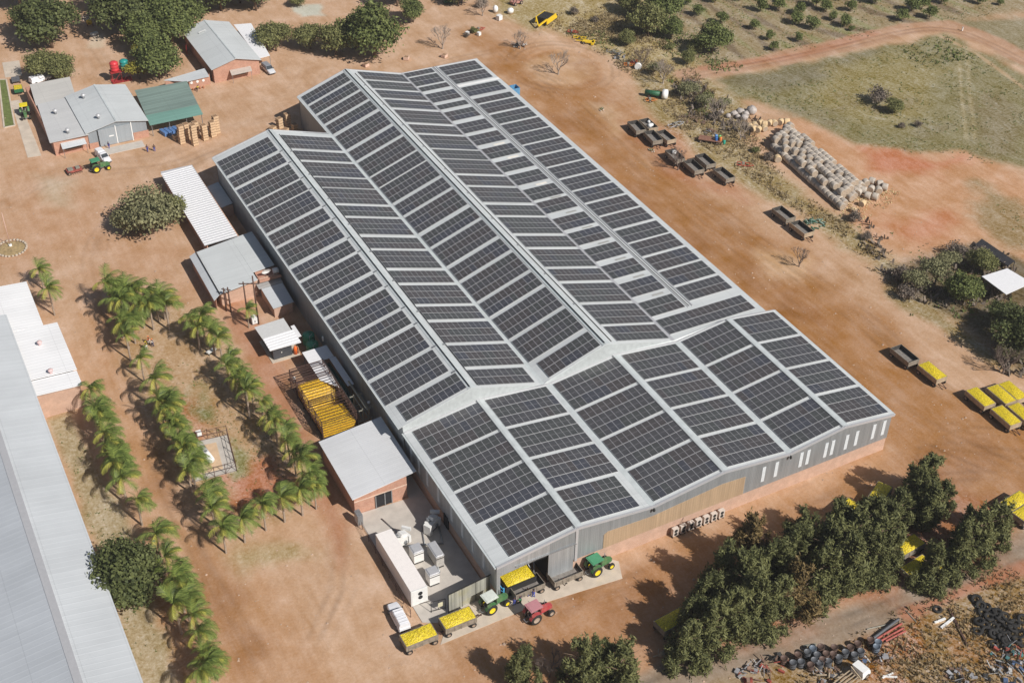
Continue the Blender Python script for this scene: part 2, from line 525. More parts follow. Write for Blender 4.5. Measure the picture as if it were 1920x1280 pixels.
# stubble field
paint(poly_dist([(118.14,119.64),(143.08,117.46),(164.53,115.49),(186.59,115.02),(187.77,101.28),(185.94,73.77),(158.19,47.42),(153.08,57.40),(145.91,67.39),(136.11,71.52),(128.55,80.01),(125.76,95.09),(120.38,107.90)]), gc(141,126,90), 4, 5, v=0.8)
paint(poly_dist([(119.27,119.08),(142.35,116.52),(163.72,114.54),(144.18,106.70),(126.42,107.88)]), gc(126,112,90), 5, 5, amt=0.7)
paint(poly_dist([(149.68,113.54),(167.96,107.75),(173.22,98.62),(151.69,82.15),(137.05,86.64),(134.47,102.37)]), gc(158,136,88), 8, 12, amt=0.6)
paint(poly_dist([(194.10,119.27),(238.17,105.05),(194.97,66.33),(189.46,90.56)]), gc(150,132,104), 5, 5, v=0.6)
# mulched orchard rows with greener strips between them
for P in ([(142.38,164.63),(143.41,144.28),(141.45,125.90)],[(134.62,165.68),(134.17,145.20),(132.01,123.93)],[(149.02,160.58),(149.81,139.30),(151.12,119.43)],[(156.06,157.12),(157.17,135.66),(163.21,121.99)],[(165.05,152.70),(167.35,127.02),(173.61,122.14)],[(176.62,147.02),(178.84,132.39),(184.28,122.29)],[(186.93,141.95),(187.90,122.34)],[(197.26,136.87),(198.92,122.49)]):
    paint(2.2 / 2 - line_dist(P), gc(122,100,84), 1.5, 2.5, v=0.7, amt=0.75)
    paint(1.6 / 2 - line_dist([(q[0] + 4.2, q[1] - 1.5) for q in P]), gc(142,138,92), 1.5, 2.5, v=0.9, amt=0.6)
paint(poly_dist([(124.09,98.76),(138.91,100.16),(152.66,90.35),(150.35,77.23),(140.29,76.27),(128.24,86.90)]), gc(132,112,88), 8, 14, amt=0.6, broken=0.2)
paint(poly_dist([(175.54,97.47),(176.80,81.30),(157.85,57.55),(150.25,63.92),(161.86,82.83)]), gc(140,120,94), 8, 12, amt=0.6, broken=0.2)
# farm road and side tracks
paint(6.6 / 2 - line_dist([(115.20,124.23),(130.79,122.25),(155.42,120.68),(179.59,120.98),(191.00,117.88),(193.43,105.31),(194.36,81.77)]), gc(186,140,114), 1.6, 2.0, v=0.05)
paint(3.0 / 2 - line_dist([(120.57,125.39),(145.66,120.80),(170.75,122.84)]), gc(180,122,96), 1.4, 1.5, v=0.0, amt=0.7)
paint(1.1 / 2 - line_dist([(184.48,114.64),(185.40,102.45),(182.09,83.22)]), gc(184,150,118), 1.0, 1.0, v=0.1)
paint(0.8 / 2 - line_dist([(183.65,106.71),(167.78,88.81),(152.42,70.75)]), gc(172,150,116), 1.0, 0.8, amt=0.7)
paint(0.8 / 2 - line_dist([(185.44,105.82),(169.58,87.92),(154.11,69.90)]), gc(172,150,116), 1.0, 0.8, amt=0.7)
# bare red soil round the bales
paint(poly_dist([(117.46,97.82),(124.97,94.07),(128.24,79.64),(135.80,71.16),(146.94,66.87),(151.42,55.73),(151.66,41.22),(125.91,16.76),(126.97,38.16),(112.84,39.04),(106.76,44.17),(110.04,57.60),(119.34,62.13),(118.46,74.75),(118.70,91.66)]), gc(200,146,112), 4, 6, v=0.1)
paint(poly_dist([(128.05,77.64),(135.48,70.80),(144.48,64.24),(135.68,61.15),(125.10,68.93)]), gc(196,116,84), 6, 8, amt=0.8)
paint(poly_dist([(111.24,52.56),(127.32,48.90),(123.66,41.96),(112.98,45.21)]), gc(196,120,86), 8, 10, amt=0.7)
paint(poly_dist([(141.15,55.96),(145.39,46.69),(136.69,27.00),(127.02,33.94),(131.17,46.97)]), gc(150,128,94), 6, 8, v=0.7, amt=0.8)
# thicket floor and verge at right
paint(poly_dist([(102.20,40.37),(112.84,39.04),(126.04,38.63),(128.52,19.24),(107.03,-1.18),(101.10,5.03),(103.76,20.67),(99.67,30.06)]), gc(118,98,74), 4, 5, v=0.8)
paint(poly_dist([(101.33,37.84),(102.01,27.01),(102.63,19.46),(102.72,4.21),(99.48,5.86),(98.13,19.98),(97.30,33.13)]), gc(160,134,98), 3, 3, v=0.8)
# verge and track along the tree belt
paint(poly_dist([(11.99,-23.11),(19.04,-19.99),(32.59,-22.93),(44.01,-24.63),(53.85,-24.27),(62.04,-23.97),(73.50,-22.78),(83.88,-23.16),(64.77,-50.34)]), gc(160,132,106), 4, 4, v=0.4)
paint(poly_dist([(20.54,-27.52),(28.58,-25.89),(37.13,-26.29),(49.23,-27.32),(61.91,-27.30),(75.87,-28.75),(62.14,-52.70)]), gc(156,122,84), 3, 4, v=1.0)
paint(poly_dist([(32.64,-31.87),(42.24,-28.92),(53.78,-32.81),(54.99,-39.51),(46.89,-40.17)]), gc(176,112,76), 6, 12, amt=0.75, broken=0.2)
paint(5.5 / 2 - line_dist([(7.89,-21.92),(20.43,-21.69),(33.59,-23.95),(47.25,-25.23),(58.55,-25.57),(78.28,-26.44)]), gc(160,134,118), 1.8, 1.8, v=0.15)
paint(2.0 / 2 - line_dist([(49.23,-27.32),(58.50,-27.76),(75.87,-28.75)]), gc(180,120,94), 1.2, 1.0, v=0.05)
# ground under the tree belt
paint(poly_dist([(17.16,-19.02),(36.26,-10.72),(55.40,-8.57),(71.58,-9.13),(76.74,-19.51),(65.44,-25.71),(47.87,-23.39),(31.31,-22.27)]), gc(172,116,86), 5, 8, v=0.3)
# palm lawn: thin grass worn to sand, red scraped patches, greener tufts
paint(poly_dist([(-28.32,94.88),(-18.52,89.91),(-13.96,73.44),(-13.31,50.99),(-12.61,33.95),(-14.58,31.07),(-28.33,27.08),(-30.75,30.69),(-31.82,53.26),(-31.81,75.87)]), gc(186,146,112), 4, 5, v=0.35)
paint(poly_dist([(-26.62,62.26),(-22.40,58.60),(-22.92,48.71),(-28.83,48.96)]), gc(190,118,86), 4, 8, amt=0.75)
paint(poly_dist([(-26.27,43.58),(-18.21,42.16),(-16.71,32.16),(-26.28,33.28)]), gc(186,110,80), 5, 8, amt=0.8)
paint(poly_dist([(-22.11,65.35),(-20.60,61.48),(-22.49,52.76),(-26.25,54.68),(-24.88,62.13)]), gc(128,128,84), 2, 6, v=0.9, broken=0.6)
paint(poly_dist([(-22.13,51.14),(-20.29,48.78),(-21.19,40.99),(-24.12,39.83)]), gc(150,138,96), 2, 6, v=0.9, broken=0.4)
paint(poly_dist([(-30.00,25.60),(-25.61,25.68),(-17.66,25.19),(-16.72,22.30),(-19.24,18.92),(-24.64,19.42),(-29.30,21.81)]), gc(172,146,106), 6, 7, v=0.5, amt=0.8, broken=0.2)
paint(poly_dist([(-46.70,66.56),(-42.26,67.23),(-41.60,54.12),(-40.80,38.27),(-40.36,23.06),(-41.46,4.48),(-47.50,7.59),(-46.64,27.39),(-46.42,47.37)]), gc(172,148,118), 2, 3, v=0.6)
paint(poly_dist([(-37.55,32.99),(-36.24,24.25),(-36.40,11.58),(-37.84,2.61),(-42.07,4.79),(-41.28,22.45)]), gc(190,140,106), 3, 4, v=0.3)
# pale scrapings, stains
paint(poly_dist([(44.93,203.23),(52.22,201.17),(50.75,193.64),(43.97,194.78)]), gc(196,186,176), 2, 5)
paint(poly_dist([(-5.31,208.42),(-2.23,207.59),(-3.85,199.50),(-7.65,201.38)]), gc(214,184,164), 2, 3)
paint(poly_dist([(-31.48,145.00),(-26.12,139.92),(-28.73,130.79),(-32.75,133.94)]), gc(196,170,148), 6, 6, amt=0.7)
paint(poly_dist([(83.36,146.42),(94.46,149.17),(98.45,140.56),(95.19,132.60),(85.69,131.16),(81.01,138.09)]), gc(205,160,128), 4, 4, amt=0.8)
for a, b in (((87.79,118.29),(87.98,105.65)), ((87.55,95.31),(87.42,82.93))):
    pass
paint(poly_dist([(87.17,121.50),(90.84,118.21),(89.15,106.42),(84.31,107.48)]), gc(206,162,128), 6, 6, amt=0.8)
paint(poly_dist([(87.39,99.29),(91.90,95.72),(88.49,88.52),(84.07,91.98)]), gc(206,162,128), 6, 6, amt=0.7)
paint(poly_dist([(84.74,55.28),(90.70,48.18),(88.81,44.16),(81.15,47.06)]), gc(210,164,128), 6, 6, amt=0.8)
paint(poly_dist([(88.59,112.22),(99.00,100.14),(88.41,82.43),(95.08,76.69),(93.32,70.55),(84.66,86.74),(87.22,103.34)]), gc(178,112,78), 5, 6, amt=0.6)
paint(poly_dist([(-4.49,75.57),(-1.14,73.87),(-0.33,53.48),(-0.60,41.59),(-3.17,48.79),(-5.41,62.45)]), gc(150,100,80), 3, 3, amt=0.6)
# darker churned soil in the big yard
for P in ([(73.66,129.68),(78.20,113.26),(76.24,83.78),(76.51,59.43),(70.70,56.28),(68.14,80.94),(69.42,109.59)],[(89.34,153.39),(97.70,139.31),(95.79,121.62),(88.93,122.08),(92.55,148.43)],[(81.08,57.12),(82.24,38.88),(86.32,25.98),(77.35,23.68),(75.55,46.04)],
          [(78.69,1.13),(85.12,-6.46),(81.84,-14.38),(71.40,-11.66),(68.81,-5.04)],[(10.81,-3.24),(24.76,-4.82),(30.17,-7.60),(14.20,-14.48),(6.58,-10.55)],[(-34.16,44.97),(-32.41,29.17),(-29.57,16.43),(-30.34,3.51),(-33.49,7.08),(-34.91,23.57)],[(32.46,150.20),(69.06,153.51),(84.17,149.28),(71.06,146.15),(44.82,148.48)]):
    paint(poly_dist(P), gc(158,106,70), 5, 9, amt=0.55, broken=0.25)
# wheel ruts: pairs of narrow tracks along the ways the farm traffic takes
ix0 = 4; iy0 = 4
COLG = colr.reshape(NX, NY, 3)
rw = random.Random(31)
def rut(P, w, amt):
    P = np.array(P, float)
    seg = np.hypot(*np.diff(P, axis=0).T); cum = np.concatenate([[0], np.cumsum(seg)])
    n = int(cum[-1] / .45) + 2
    u = np.linspace(0, cum[-1], n)
    X = np.interp(u, cum, P[:, 0]); Y = np.interp(u, cum, P[:, 1])
    k = 41
    if n > 3 * k:                                  # round off the corners
        ker = np.ones(k) / k
        X = np.concatenate([X[:k // 2], np.convolve(X, ker, 'valid'), X[-(k // 2):]]); Y = np.concatenate([Y[:k // 2], np.convolve(Y, ker, 'valid'), Y[-(k // 2):]])
    R_ = 3
    acc = {}
    for x, y in zip(X, Y):
        ci = int((x - GX0) / GS) + ix0; cj = int((y - GY0) / GS) + iy0
        if not (R_ < ci < NX - R_ - 5 and R_ < cj < NY - R_ - 5): continue
        for i in range(ci - R_, ci + R_ + 1):
            dx = xs[i] - x
            for j in range(cj - R_, cj + R_ + 1):
                dy = ys[j] - y; d = dx * dx + dy * dy
                q = acc.get((i, j))
                if q is None or d < q: acc[(i, j)] = d
    if not acc: return
    I = np.array([q[0] for q in acc]); J = np.array([q[1] for q in acc]); Dd = np.array(list(acc.values()))
    nm = n_mid.reshape(NX, NY)[I, J]
    f = amt * np.exp(-Dd / (w * w)) * np.clip(nm * 2.4 - .5, 0, 1)
    COLG[I, J] *= (1 - f)[:, None]
def way(P, n, spread, w=.34, amt=.10):
    P = np.array(P, float)
    T = np.gradient(P, axis=0); T /= np.linalg.norm(T, axis=1)[:, None]; N_ = np.stack([-T[:, 1], T[:, 0]], 1)
    for k in range(n):
        off = rw.uniform(-spread, spread); sl = rw.uniform(-spread * .4, spread * .4)
        t_ = np.linspace(-1, 1, len(P))
        s_ = rw.choice((1, 1, -.35)) * amt * rw.uniform(.6, 1.3)
        for h in (-.85, .85):
            rut(P + N_ * (off + sl * t_ + h)[:, None], w * rw.uniform(.8, 1.4), s_)
way([(-31.47,54.49),(-31.94,39.96),(-31.64,24.15),(-30.46,11.60),(-30.29,-0.35)], 5, 2.6)
way([(-33.07,101.01),(-33.48,80.00),(-33.62,58.44),(-33.00,40.50)], 4, 1.8)
way([(23.70,140.47),(8.51,142.15),(-5.85,137.05),(-21.41,128.24),(-32.40,112.37),(-33.39,95.61)], 5, 4)
way([(23.33,146.18),(9.13,147.75),(-7.21,140.23),(-19.16,146.21),(-32.45,145.49),(-42.17,138.68)], 4, 5)
way([(-6.57,83.86),(-7.51,61.90),(-9.54,41.88),(-10.75,27.83),(-14.92,15.56),(-23.80,5.09)], 3, 1.6)
way([(-14.32,21.07),(-17.75,12.54),(-27.26,3.88),(-33.00,0.11)], 4, 5)
way([(74.94,153.85),(76.47,129.76),(74.72,91.73),(73.39,54.92),(74.30,28.62),(75.61,2.70),(84.04,-15.50)], 9, 7)
way([(77.06,149.54),(84.35,128.81),(82.67,87.74),(84.55,53.32),(87.74,30.59),(85.83,6.49)], 6, 6)
way([(83.60,-15.94),(71.58,-9.13),(53.28,-6.23),(31.94,-5.03),(11.63,-4.76),(-4.84,-4.67),(-19.55,-3.03)], 8, 4)
way([(89.49,-10.11),(79.95,-2.40),(72.24,0.11),(65.99,-0.88),(50.42,-2.21)], 4, 3)
way([(33.41,152.67),(55.89,155.25),(76.27,156.50),(91.98,155.49),(96.87,167.23),(96.69,178.52)], 4, 3)
way([(115.20,124.23),(130.79,122.25),(155.42,120.68),(179.59,120.98),(191.00,117.88),(193.43,105.31),(193.21,82.34)], 3, 1.0, .3, .25)
way([(8.71,-21.88),(20.43,-21.69),(33.59,-23.95),(47.25,-25.23),(58.55,-25.57),(78.28,-26.44)], 3, .9, .3, .22)
way([(57.91,179.28),(39.43,168.20),(29.06,154.83),(20.80,153.11)], 3, 3)
way([(-3.82,231.80),(-7.21,211.45),(-6.52,187.80),(-10.11,183.35)], 3, 2)
cc = (90.10,141.46)
for r in (8.5, 10.4, 12.5, 15.0):
    way([(cc[0] + r * math.cos(t_), cc[1] + r * 1.15 * math.sin(t_)) for t_ in np.linspace(0, 2 * PI * .97, 26)], 1, .6, .35, .25)
cc = (81.24,-12.74)
for r in (9, 13):
    way([(cc[0] + r * math.cos(t_), cc[1] + r * math.sin(t_)) for t_ in np.linspace(1, 5, 20)], 1, .8, .3, .2)
cc = (-20.84,8.74)
for r in (9, 12):
    way([(cc[0] + r * math.cos(t_), cc[1] + r * math.sin(t_)) for t_ in np.linspace(3, 6.5, 20)], 1, .8, .3, .2)
# gravelly speckle and scattered clods
colr *= (0.965 + 0.07 * np.random.RandomState(3).rand(len(gx)))[:, None]

V = np.stack([gx, gy, np.zeros_like(gx)], 1)
ii, jj = np.meshgrid(np.arange(NX - 1), np.arange(NY - 1), indexing='ij')
q = (ii * NY + jj).ravel()
F = np.stack([q, q + NY, q + NY + 1, q + 1], 1)

gm = bpy.data.materials.new('sandy_ground')
gm.use_nodes = True
nt = gm.node_tree; L = nt.links.new
b = nt.nodes['Principled BSDF']; b.inputs['Roughness'].default_value = 0.95; b.inputs['Specular IOR Level'].default_value = 0.15
at = nt.nodes.new('ShaderNodeAttribute'); at.attribute_name = 'soil'
av = nt.nodes.new('ShaderNodeAttribute'); av.attribute_name = 'veg'
tc = nt.nodes.new('ShaderNodeTexCoord')
def nz(scale, detail, mapping=None, rough=0.55, dist=0.0):
    n = nt.nodes.new('ShaderNodeTexNoise'); n.inputs['Scale'].default_value = scale; n.inputs['Detail'].default_value = detail
    n.inputs['Roughness'].default_value = rough; n.inputs['Distortion'].default_value = dist
    if mapping:
        mp = nt.nodes.new('ShaderNodeMapping'); mp.inputs['Scale'].default_value = mapping[0]; mp.inputs['Rotation'].default_value = (0, 0, mapping[1])
        L(tc.outputs['Object'], mp.inputs[0]); L(mp.outputs[0], n.inputs['Vector'])
    else:
        L(tc.outputs['Object'], n.inputs['Vector'])
    return n.outputs['Fac']
def mth(op, a, b_):
    q = nt.nodes.new('ShaderNodeMath'); q.operation = op
    for i, w in enumerate((a, b_)):
        if isinstance(w, (int, float)): q.inputs[i].default_value = w
        else: L(w, q.inputs[i])
    return q.outputs[0]
streak = nz(0.9, 5, ((1.0, 0.07, 1.0), 0.08), 0.6)
fine = nz(2.6, 8, None, 0.7)
patch = nz(0.16, 7, None, 0.6)
grit = nz(8.0, 6, None, 0.75)
grassy = nz(1.6, 9, None, 0.85)
swirl = nz(0.30, 6, ((1.0, 0.45, 1.0), 0.5), 0.62, 1.6)
t1 = mth('MULTIPLY', mth('SUBTRACT', streak, 0.5), 0.26)
t2 = mth('ADD', mth('MULTIPLY', mth('SUBTRACT', fine, 0.5), 0.46), mth('MULTIPLY', mth('SUBTRACT', grit, 0.5), 0.30))
t3 = mth('ADD', mth('MULTIPLY', mth('SUBTRACT', patch, 0.5), 0.68), mth('MULTIPLY', mth('SUBTRACT', swirl, 0.5), 0.34))
t4 = mth('MULTIPLY', mth('ADD', mth('MULTIPLY', mth('SUBTRACT', grassy, 0.5), 4.5), mth('MULTIPLY', mth('SUBTRACT', swirl, 0.5), 1.1)), av.outputs['Fac'])
tot = mth('ADD', mth('ADD', mth('ADD', t1, t2), mth('ADD', t3, t4)), 1.0)
tot = mth('MAXIMUM', tot, 0.25)
vm = nt.nodes.new('ShaderNodeVectorMath'); vm.operation = 'SCALE'
L(at.outputs['Color'], vm.inputs[0]); L(tot, vm.inputs['Scale'])
# the darker the soil the redder it is
hs = nt.nodes.new('ShaderNodeHueSaturation')
L(vm.outputs[0], hs.inputs['Color'])
L(mth('ADD', mth('MULTIPLY', mth('SUBTRACT', 1.0, tot), 0.9), 1.0), hs.inputs['Saturation'])
L(hs.outputs[0], b.inputs['Base Color'])
bp = nt.nodes.new('ShaderNodeBump'); bp.inputs['Strength'].default_value = 0.35; bp.inputs['Distance'].default_value = 0.12
L(mth('ADD', fine, mth('MULTIPLY', grassy, av.outputs['Fac'])), bp.inputs['Height']); L(bp.outputs[0], b.inputs['Normal'])
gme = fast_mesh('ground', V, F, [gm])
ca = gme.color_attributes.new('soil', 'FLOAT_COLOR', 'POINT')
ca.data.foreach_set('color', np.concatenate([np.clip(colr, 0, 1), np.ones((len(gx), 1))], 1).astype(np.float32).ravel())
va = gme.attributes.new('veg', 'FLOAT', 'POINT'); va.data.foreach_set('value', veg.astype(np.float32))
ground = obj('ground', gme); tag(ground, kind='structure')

# ------------------------------------------------------------------ paved bits
M_conc = mat('concrete', (0.50, 0.46, 0.41), 0.9, var=0.10, scale=0.7, bump=0.1)
M_concl = mat('pale_concrete', (0.56, 0.48, 0.39), 0.9, var=0.12, scale=0.6)
def pave(name, pts, z, m, label=None):
    mb = MB()
    k = len(pts)
    mb.face([(p[0], p[1], z) for p in pts])
    for i in range(k):
        a, c = pts[i], pts[(i + 1) % k]
        mb.face([(a[0], a[1], z), (a[0], a[1], -0.05), (c[0], c[1], -0.05), (c[0], c[1], z)])
    o = mb.build(name, m); tag(o, kind='structure')
    return o
pave('loading_apron', [(17.89,-4.01),(19.12,-1.00),(16.37,1.80),(8.0,0.2),(0.5,0.6),(0.2,2.0),(-6.4,1.2),(-9.83,-2.91),(4.34,-2.73)][::-1], 0.06, M_concl)
pave('courtyard_slab', [(-6.4,1.25),(0.1,2.05),(0.1,30.5),(-1.5,30.5),(-2.2,24.2),(-10.6,24.6),(-10.4,1.6),(-8.6,0.6)], 0.10, M_conc)
pave('ramp_lane', [(-29.80,181.21),(-27.99,180.89),(-28.90,153.11),(-31.68,153.49)], 0.05, M_concl)
pave('ramp_lane', [(-27.72,202.14),(-23.89,201.53),(-24.83,193.14),(-28.58,193.76)], 0.05, M_concl)
pave('workshop_apron', [(-16.6,147.2),(-8.4,147.2),(-8.4,150.0),(-16.6,150.0)], 0.12, M_conc)
g_bed = mat('clipped_grass', (0.14, 0.17, 0.05), 0.9, var=0.3, scale=1.5)
mb = MB(); P = [(-30.11,193.29),(-28.57,192.53),(-31.26,169.00),(-33.51,169.04)]
mb.face([(p[0], p[1], 0.07) for p in P]); tag(mb.build('lawn_strip', g_bed), kind='structure')
mb = MB()
for i in range(4):
    a, c = P[i], P[(i + 1) % 4]
    mb.bar((a[0], a[1], 0.08), (c[0], c[1], 0.08), 0.35, 0.2)
tag(mb.build('kerb', M_concl), 'pale concrete kerb round the narrow green lawn strip', 'kerb')

# ------------------------------------------------------------------ shared building materials
M_roofy = sheet('roof_sheet', (0.58, 0.605, 0.605), 'y', 0.76, 0.3, 0.06, 0.5, 0.05, 0.05, 0.06)
M_roofx = sheet('roof_sheet_across', (0.60, 0.625, 0.62), 'x', 0.76, 0.3, 0.06, 0.5, 0.05, 0.05, 0.06)
M_roofw = sheet('white_roof_sheet', (0.80, 0.80, 0.80), 'y', 0.9, 0.5, 0.05, 0.4, 0.0, -0.12, 0.05)
M_roofg = sheet('long_roof_sheet', (0.56, 0.585, 0.60), 'y', 1.0, 0.25, 0.05, 0.5, 0.05, 0.06, 0.05)
M_flash = mat('flashing', (0.55, 0.59, 0.59), 0.45, 0.05, 0.10, 0.8)
M_clad = sheet('steel_cladding', (0.33, 0.35, 0.36), 's', 0.30, 0.8, 0.12, 0.5, 0.35, 0.12, 0.22)
M_cladL = sheet('galvanised_cladding', (0.44, 0.46, 0.47), 's', 0.30, 0.7, 0.14, 0.4, 0.4, 0.12, 0.25)
M_cladB = sheet('rusty_cladding', (0.42, 0.30, 0.19), 's', 0.42, 0.9, 0.15, 0.7, 0.0, 0.18, 0.2)
M_brick = brick('red_brick', (0.40, 0.19, 0.13), (0.48, 0.27, 0.19), (0.48, 0.36, 0.28))
M_brickp = brick('dusty_brick', (0.46, 0.29, 0.21), (0.52, 0.35, 0.26), (0.54, 0.41, 0.32))
M_dark = mat('dark_interior', (0.02, 0.02, 0.022), 0.9)  # near-black colour stands for the unlit inside of openings
M_white = mat('white_paint', (0.80, 0.80, 0.78), 0.45, var=0.04)
M_trans = mat('translucent_strip', (0.66, 0.70, 0.72), 0.35, var=0.08, scale=3)
M_steel = mat('grey_steel', (0.30, 0.31, 0.32), 0.45, 0.5, 0.1)
M_blk = mat('black_rubber', (0.025, 0.024, 0.023), 0.85, var=0.3, scale=6)
M_glass = mat('dark_glass', (0.03, 0.04, 0.05), 0.12, 0.0, 0.1, spec=0.7)
M_alu = mat('aluminium_frame', (0.56, 0.56, 0.57), 0.4, 0.3, 0.04)
PV = [mat('solar_cell_slate', (0.0705, 0.0705, 0.0754), 0.36, 0.0, 0.12, 0.8, spec=0.55),
      mat('solar_cell_brown', (0.0722, 0.0664, 0.0672), 0.36, 0.0, 0.12, 0.8, spec=0.55),
      mat('solar_cell_green', (0.0672, 0.0705, 0.0705), 0.36, 0.0, 0.12, 0.8, spec=0.55),
      mat('solar_cell_blue', (0.0623, 0.0656, 0.0787), 0.36, 0.0, 0.12, 0.8, spec=0.55)]
rp = random.Random(5)

def solar_array(parent, sl, xl, xr, nc, ytop, ybot, nr, skip=()):
    """one block of framed modules on the roof slope sl = (x0,z0,x1,z1)"""
    x0, z0, x1, z1 = sl
    s = (z1 - z0) / (x1 - x0)
    zz = lambda x: z0 + s * (x - x0) + 0.16
    mb = MB()
    cw = (xr - xl) / nc; rh = (ytop - ybot) / nr
    row_t = rp.random()
    for r in range(nr):
        ya = ytop - r * rh - 0.035; yb = ytop - (r + 1) * rh + 0.035
        tint = rp.choice((0, 0, 1, 2))
        for c in range(nc):
            if (r, c) in skip: continue
            if rp.random() < 0.3: tint = rp.choice((0, 0, 0, 1, 1, 2, 2, 3))
            xa_ = xl + c * cw + 0.008; xb_ = xl + (c + 1) * cw - 0.008
            mb.slab([(xa_, yb, zz(xa_)), (xb_, yb, zz(xb_)), (xb_, ya, zz(xb_)), (xa_, ya, zz(xa_))], 0.045, 0)
            i = 0.024; j = 0.03
            ym = (ya + yb) / 2
            for (p, q) in ((yb + j, ym - 0.012), (ym + 0.012, ya - j)):
                mb.face([(xa_ + i, p, zz(xa_ + i) + 0.004), (xb_ - i, p, zz(xb_ - i) + 0.004), (xb_ - i, q, zz(xb_ - i) + 0.004), (xa_ + i, q, zz(xa_ + i) + 0.004)], 1 + tint)
    # mounting rails under the block
    for r in range(nr):
        for t in (0.25, 0.75):
            y = ytop - (r + t) * rh
            mb.hexa([(xl + .1, y - .03, zz(xl + .1) - .14), (xr - .1, y - .03, zz(xr - .1) - .14), (xr - .1, y + .03, zz(xr - .1) - .14), (xl + .1, y + .03, zz(xl + .1) - .14),
                     (xl + .1, y - .03, zz(xl + .1) - .05), (xr - .1, y - .03, zz(xr - .1) - .05), (xr - .1, y + .03, zz(xr - .1) - .05), (xl + .1, y + .03, zz(xl + .1) - .05)], 0)
    return mb.build('solar_array', [M_alu] + PV, parent)

def slope(parent, x0, z0, x1, z1, ya, yb, m=None, t=0.07, name='roof_slope'):
    mb = MB()
    mb.slab([(x0, ya, z0), (x1, ya, z1), (x1, yb, z1), (x0, yb, z0)], t)
    return mb.build(name, m or M_roofy, parent)

# ------------------------------------------------------------------ front packing hall
FX_ = [0.0, 12.70, 24.95, 37.07, 48.98, 59.09, 68.96]
FZ_ = [7.17, 8.90, 7.43, 8.95, 7.45, 8.75, 7.31]
D = 30.57
hall = thing('packing_hall', 'wide front hall with three low gables of large solar modules over a brick plinth', 'warehouse')
rows12 = [(29.95, 22.95), (22.42, 15.45), (14.95, 8.15), (7.6, 0.6)]
spec = {0: (1.2, 12.25, 10), 1: (13.4, 24.15, 10), 2: (25.45, 36.6, 10), 3: (38.0, 48.4, 10), 4: (49.65, 58.6, 8), 5: (59.75, 68.25, 8)}
for i in range(6):
    sl = (FX_[i], FZ_[i], FX_[i + 1], FZ_[i + 1])
    rf = slope(hall, *sl, 0.0, D - 0.02)
    xl, xr, nc = spec[i]
    for k, (yt, yb) in enumerate(rows12):
        a, c, n_ = xl, xr, nc
        if i == 0 and k == 3: a, n_ = xl + (xr - xl) / nc, nc - 1
        if i == 1 and k == 3: c, n_ = xr - (xr - xl) / nc, nc - 1
        solar_array(rf, sl, a, c, n_, yt, yb, 3)
# walls: brick plinth with cladding standing proud above it
gz = lambda x: float(np.interp(x, FX_, FZ_)) - 0.12
mb = MB(); mb.box(8.3, 68.6, 0.25, 0.50, 0, 2.55); mb.box(68.40, 68.62, 0.5, D, 0, 2.55); mb.box(0.35, 0.60, 0.5, D, 0, 2.0); mb.box(0.35, .7, 0.27, 0.5, 0, 0.6)
mb.build('brick_plinth', M_brickp, hall)
def gable(pts_x, zb, y, th, m, name, par):
    mb = MB()
    for a, c in zip(pts_x[:-1], pts_x[1:]):
        mb.hexa([(a, y, zb), (c, y, zb), (c, y + th, zb), (a, y + th, zb), (a, y, gz(a)), (c, y, gz(c)), (c, y + th, gz(c)), (a, y + th, gz(a))])
    return mb.build(name, m, par)
gable([8.3] + [x for x in FX_[1:-1]] + [68.66], 2.55, 0.17, 0.2, M_clad, 'front_cladding', hall)
gable([0.15, 0.7], 0.6, 0.17, 0.2, M_cladL, 'front_cladding', hall)
mb = MB()
mb.hexa([(.7, .17, 5.0), (8.3, .17, 5.7), (8.3, .37, 5.7), (.7, .37, 5.0), (.7, .17, gz(.7)), (8.3, .17, gz(8.3)), (8.3, .37, gz(8.3)), (.7, .37, gz(.7))])
mb.build('door_header', M_cladL, hall)
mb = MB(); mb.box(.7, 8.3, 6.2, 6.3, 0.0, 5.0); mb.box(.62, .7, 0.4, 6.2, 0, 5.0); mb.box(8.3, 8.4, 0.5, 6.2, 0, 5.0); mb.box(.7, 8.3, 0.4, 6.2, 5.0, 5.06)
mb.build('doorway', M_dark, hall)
mb = MB(); mb.box(8.1, 12.1, 0.02, 0.10, 0.4, 5.7); d = mb.build('sliding_door', M_cladL, hall)
mb = MB(); mb.box(3.0, 12.6, 0.0, 0.12, 5.72, 5.86); mb.build('door_rail', M_steel, d)
mb = MB(); mb.box(12.35, 12.75, 0.05, 0.16, 2.3, 8.4); mb.build('pilaster', M_alu, hall)
mb = MB(); P = [(17.0, 2.62), (41.2, 2.62), (41.2, 6.05), (37.1, 6.35), (25.0, 5.3), (17.6, 5.7), (17.0, 5.3)]
mb.face([(x, .12, z) for x, z in P]); 
for i in range(len(P)):
    a, c = P[i], P[(i + 1) % len(P)]
    mb.face([(a[0], .12, a[1]), (a[0], .17, a[1]), (c[0], .17, c[1]), (c[0], .12, c[1])])
mb.build('rusty_cladding_panel', M_cladB, hall)
for x in (44.55, 46.9, 51.5, 52.8, 56.2, 57.45, 60.15, 62.1, 65.45, 67.45):
    mb = MB(); mb.box(x - .30, x + .30, 0.125, 0.17, 3.6, 6.5); mb.build('window_strip', M_trans, hall)
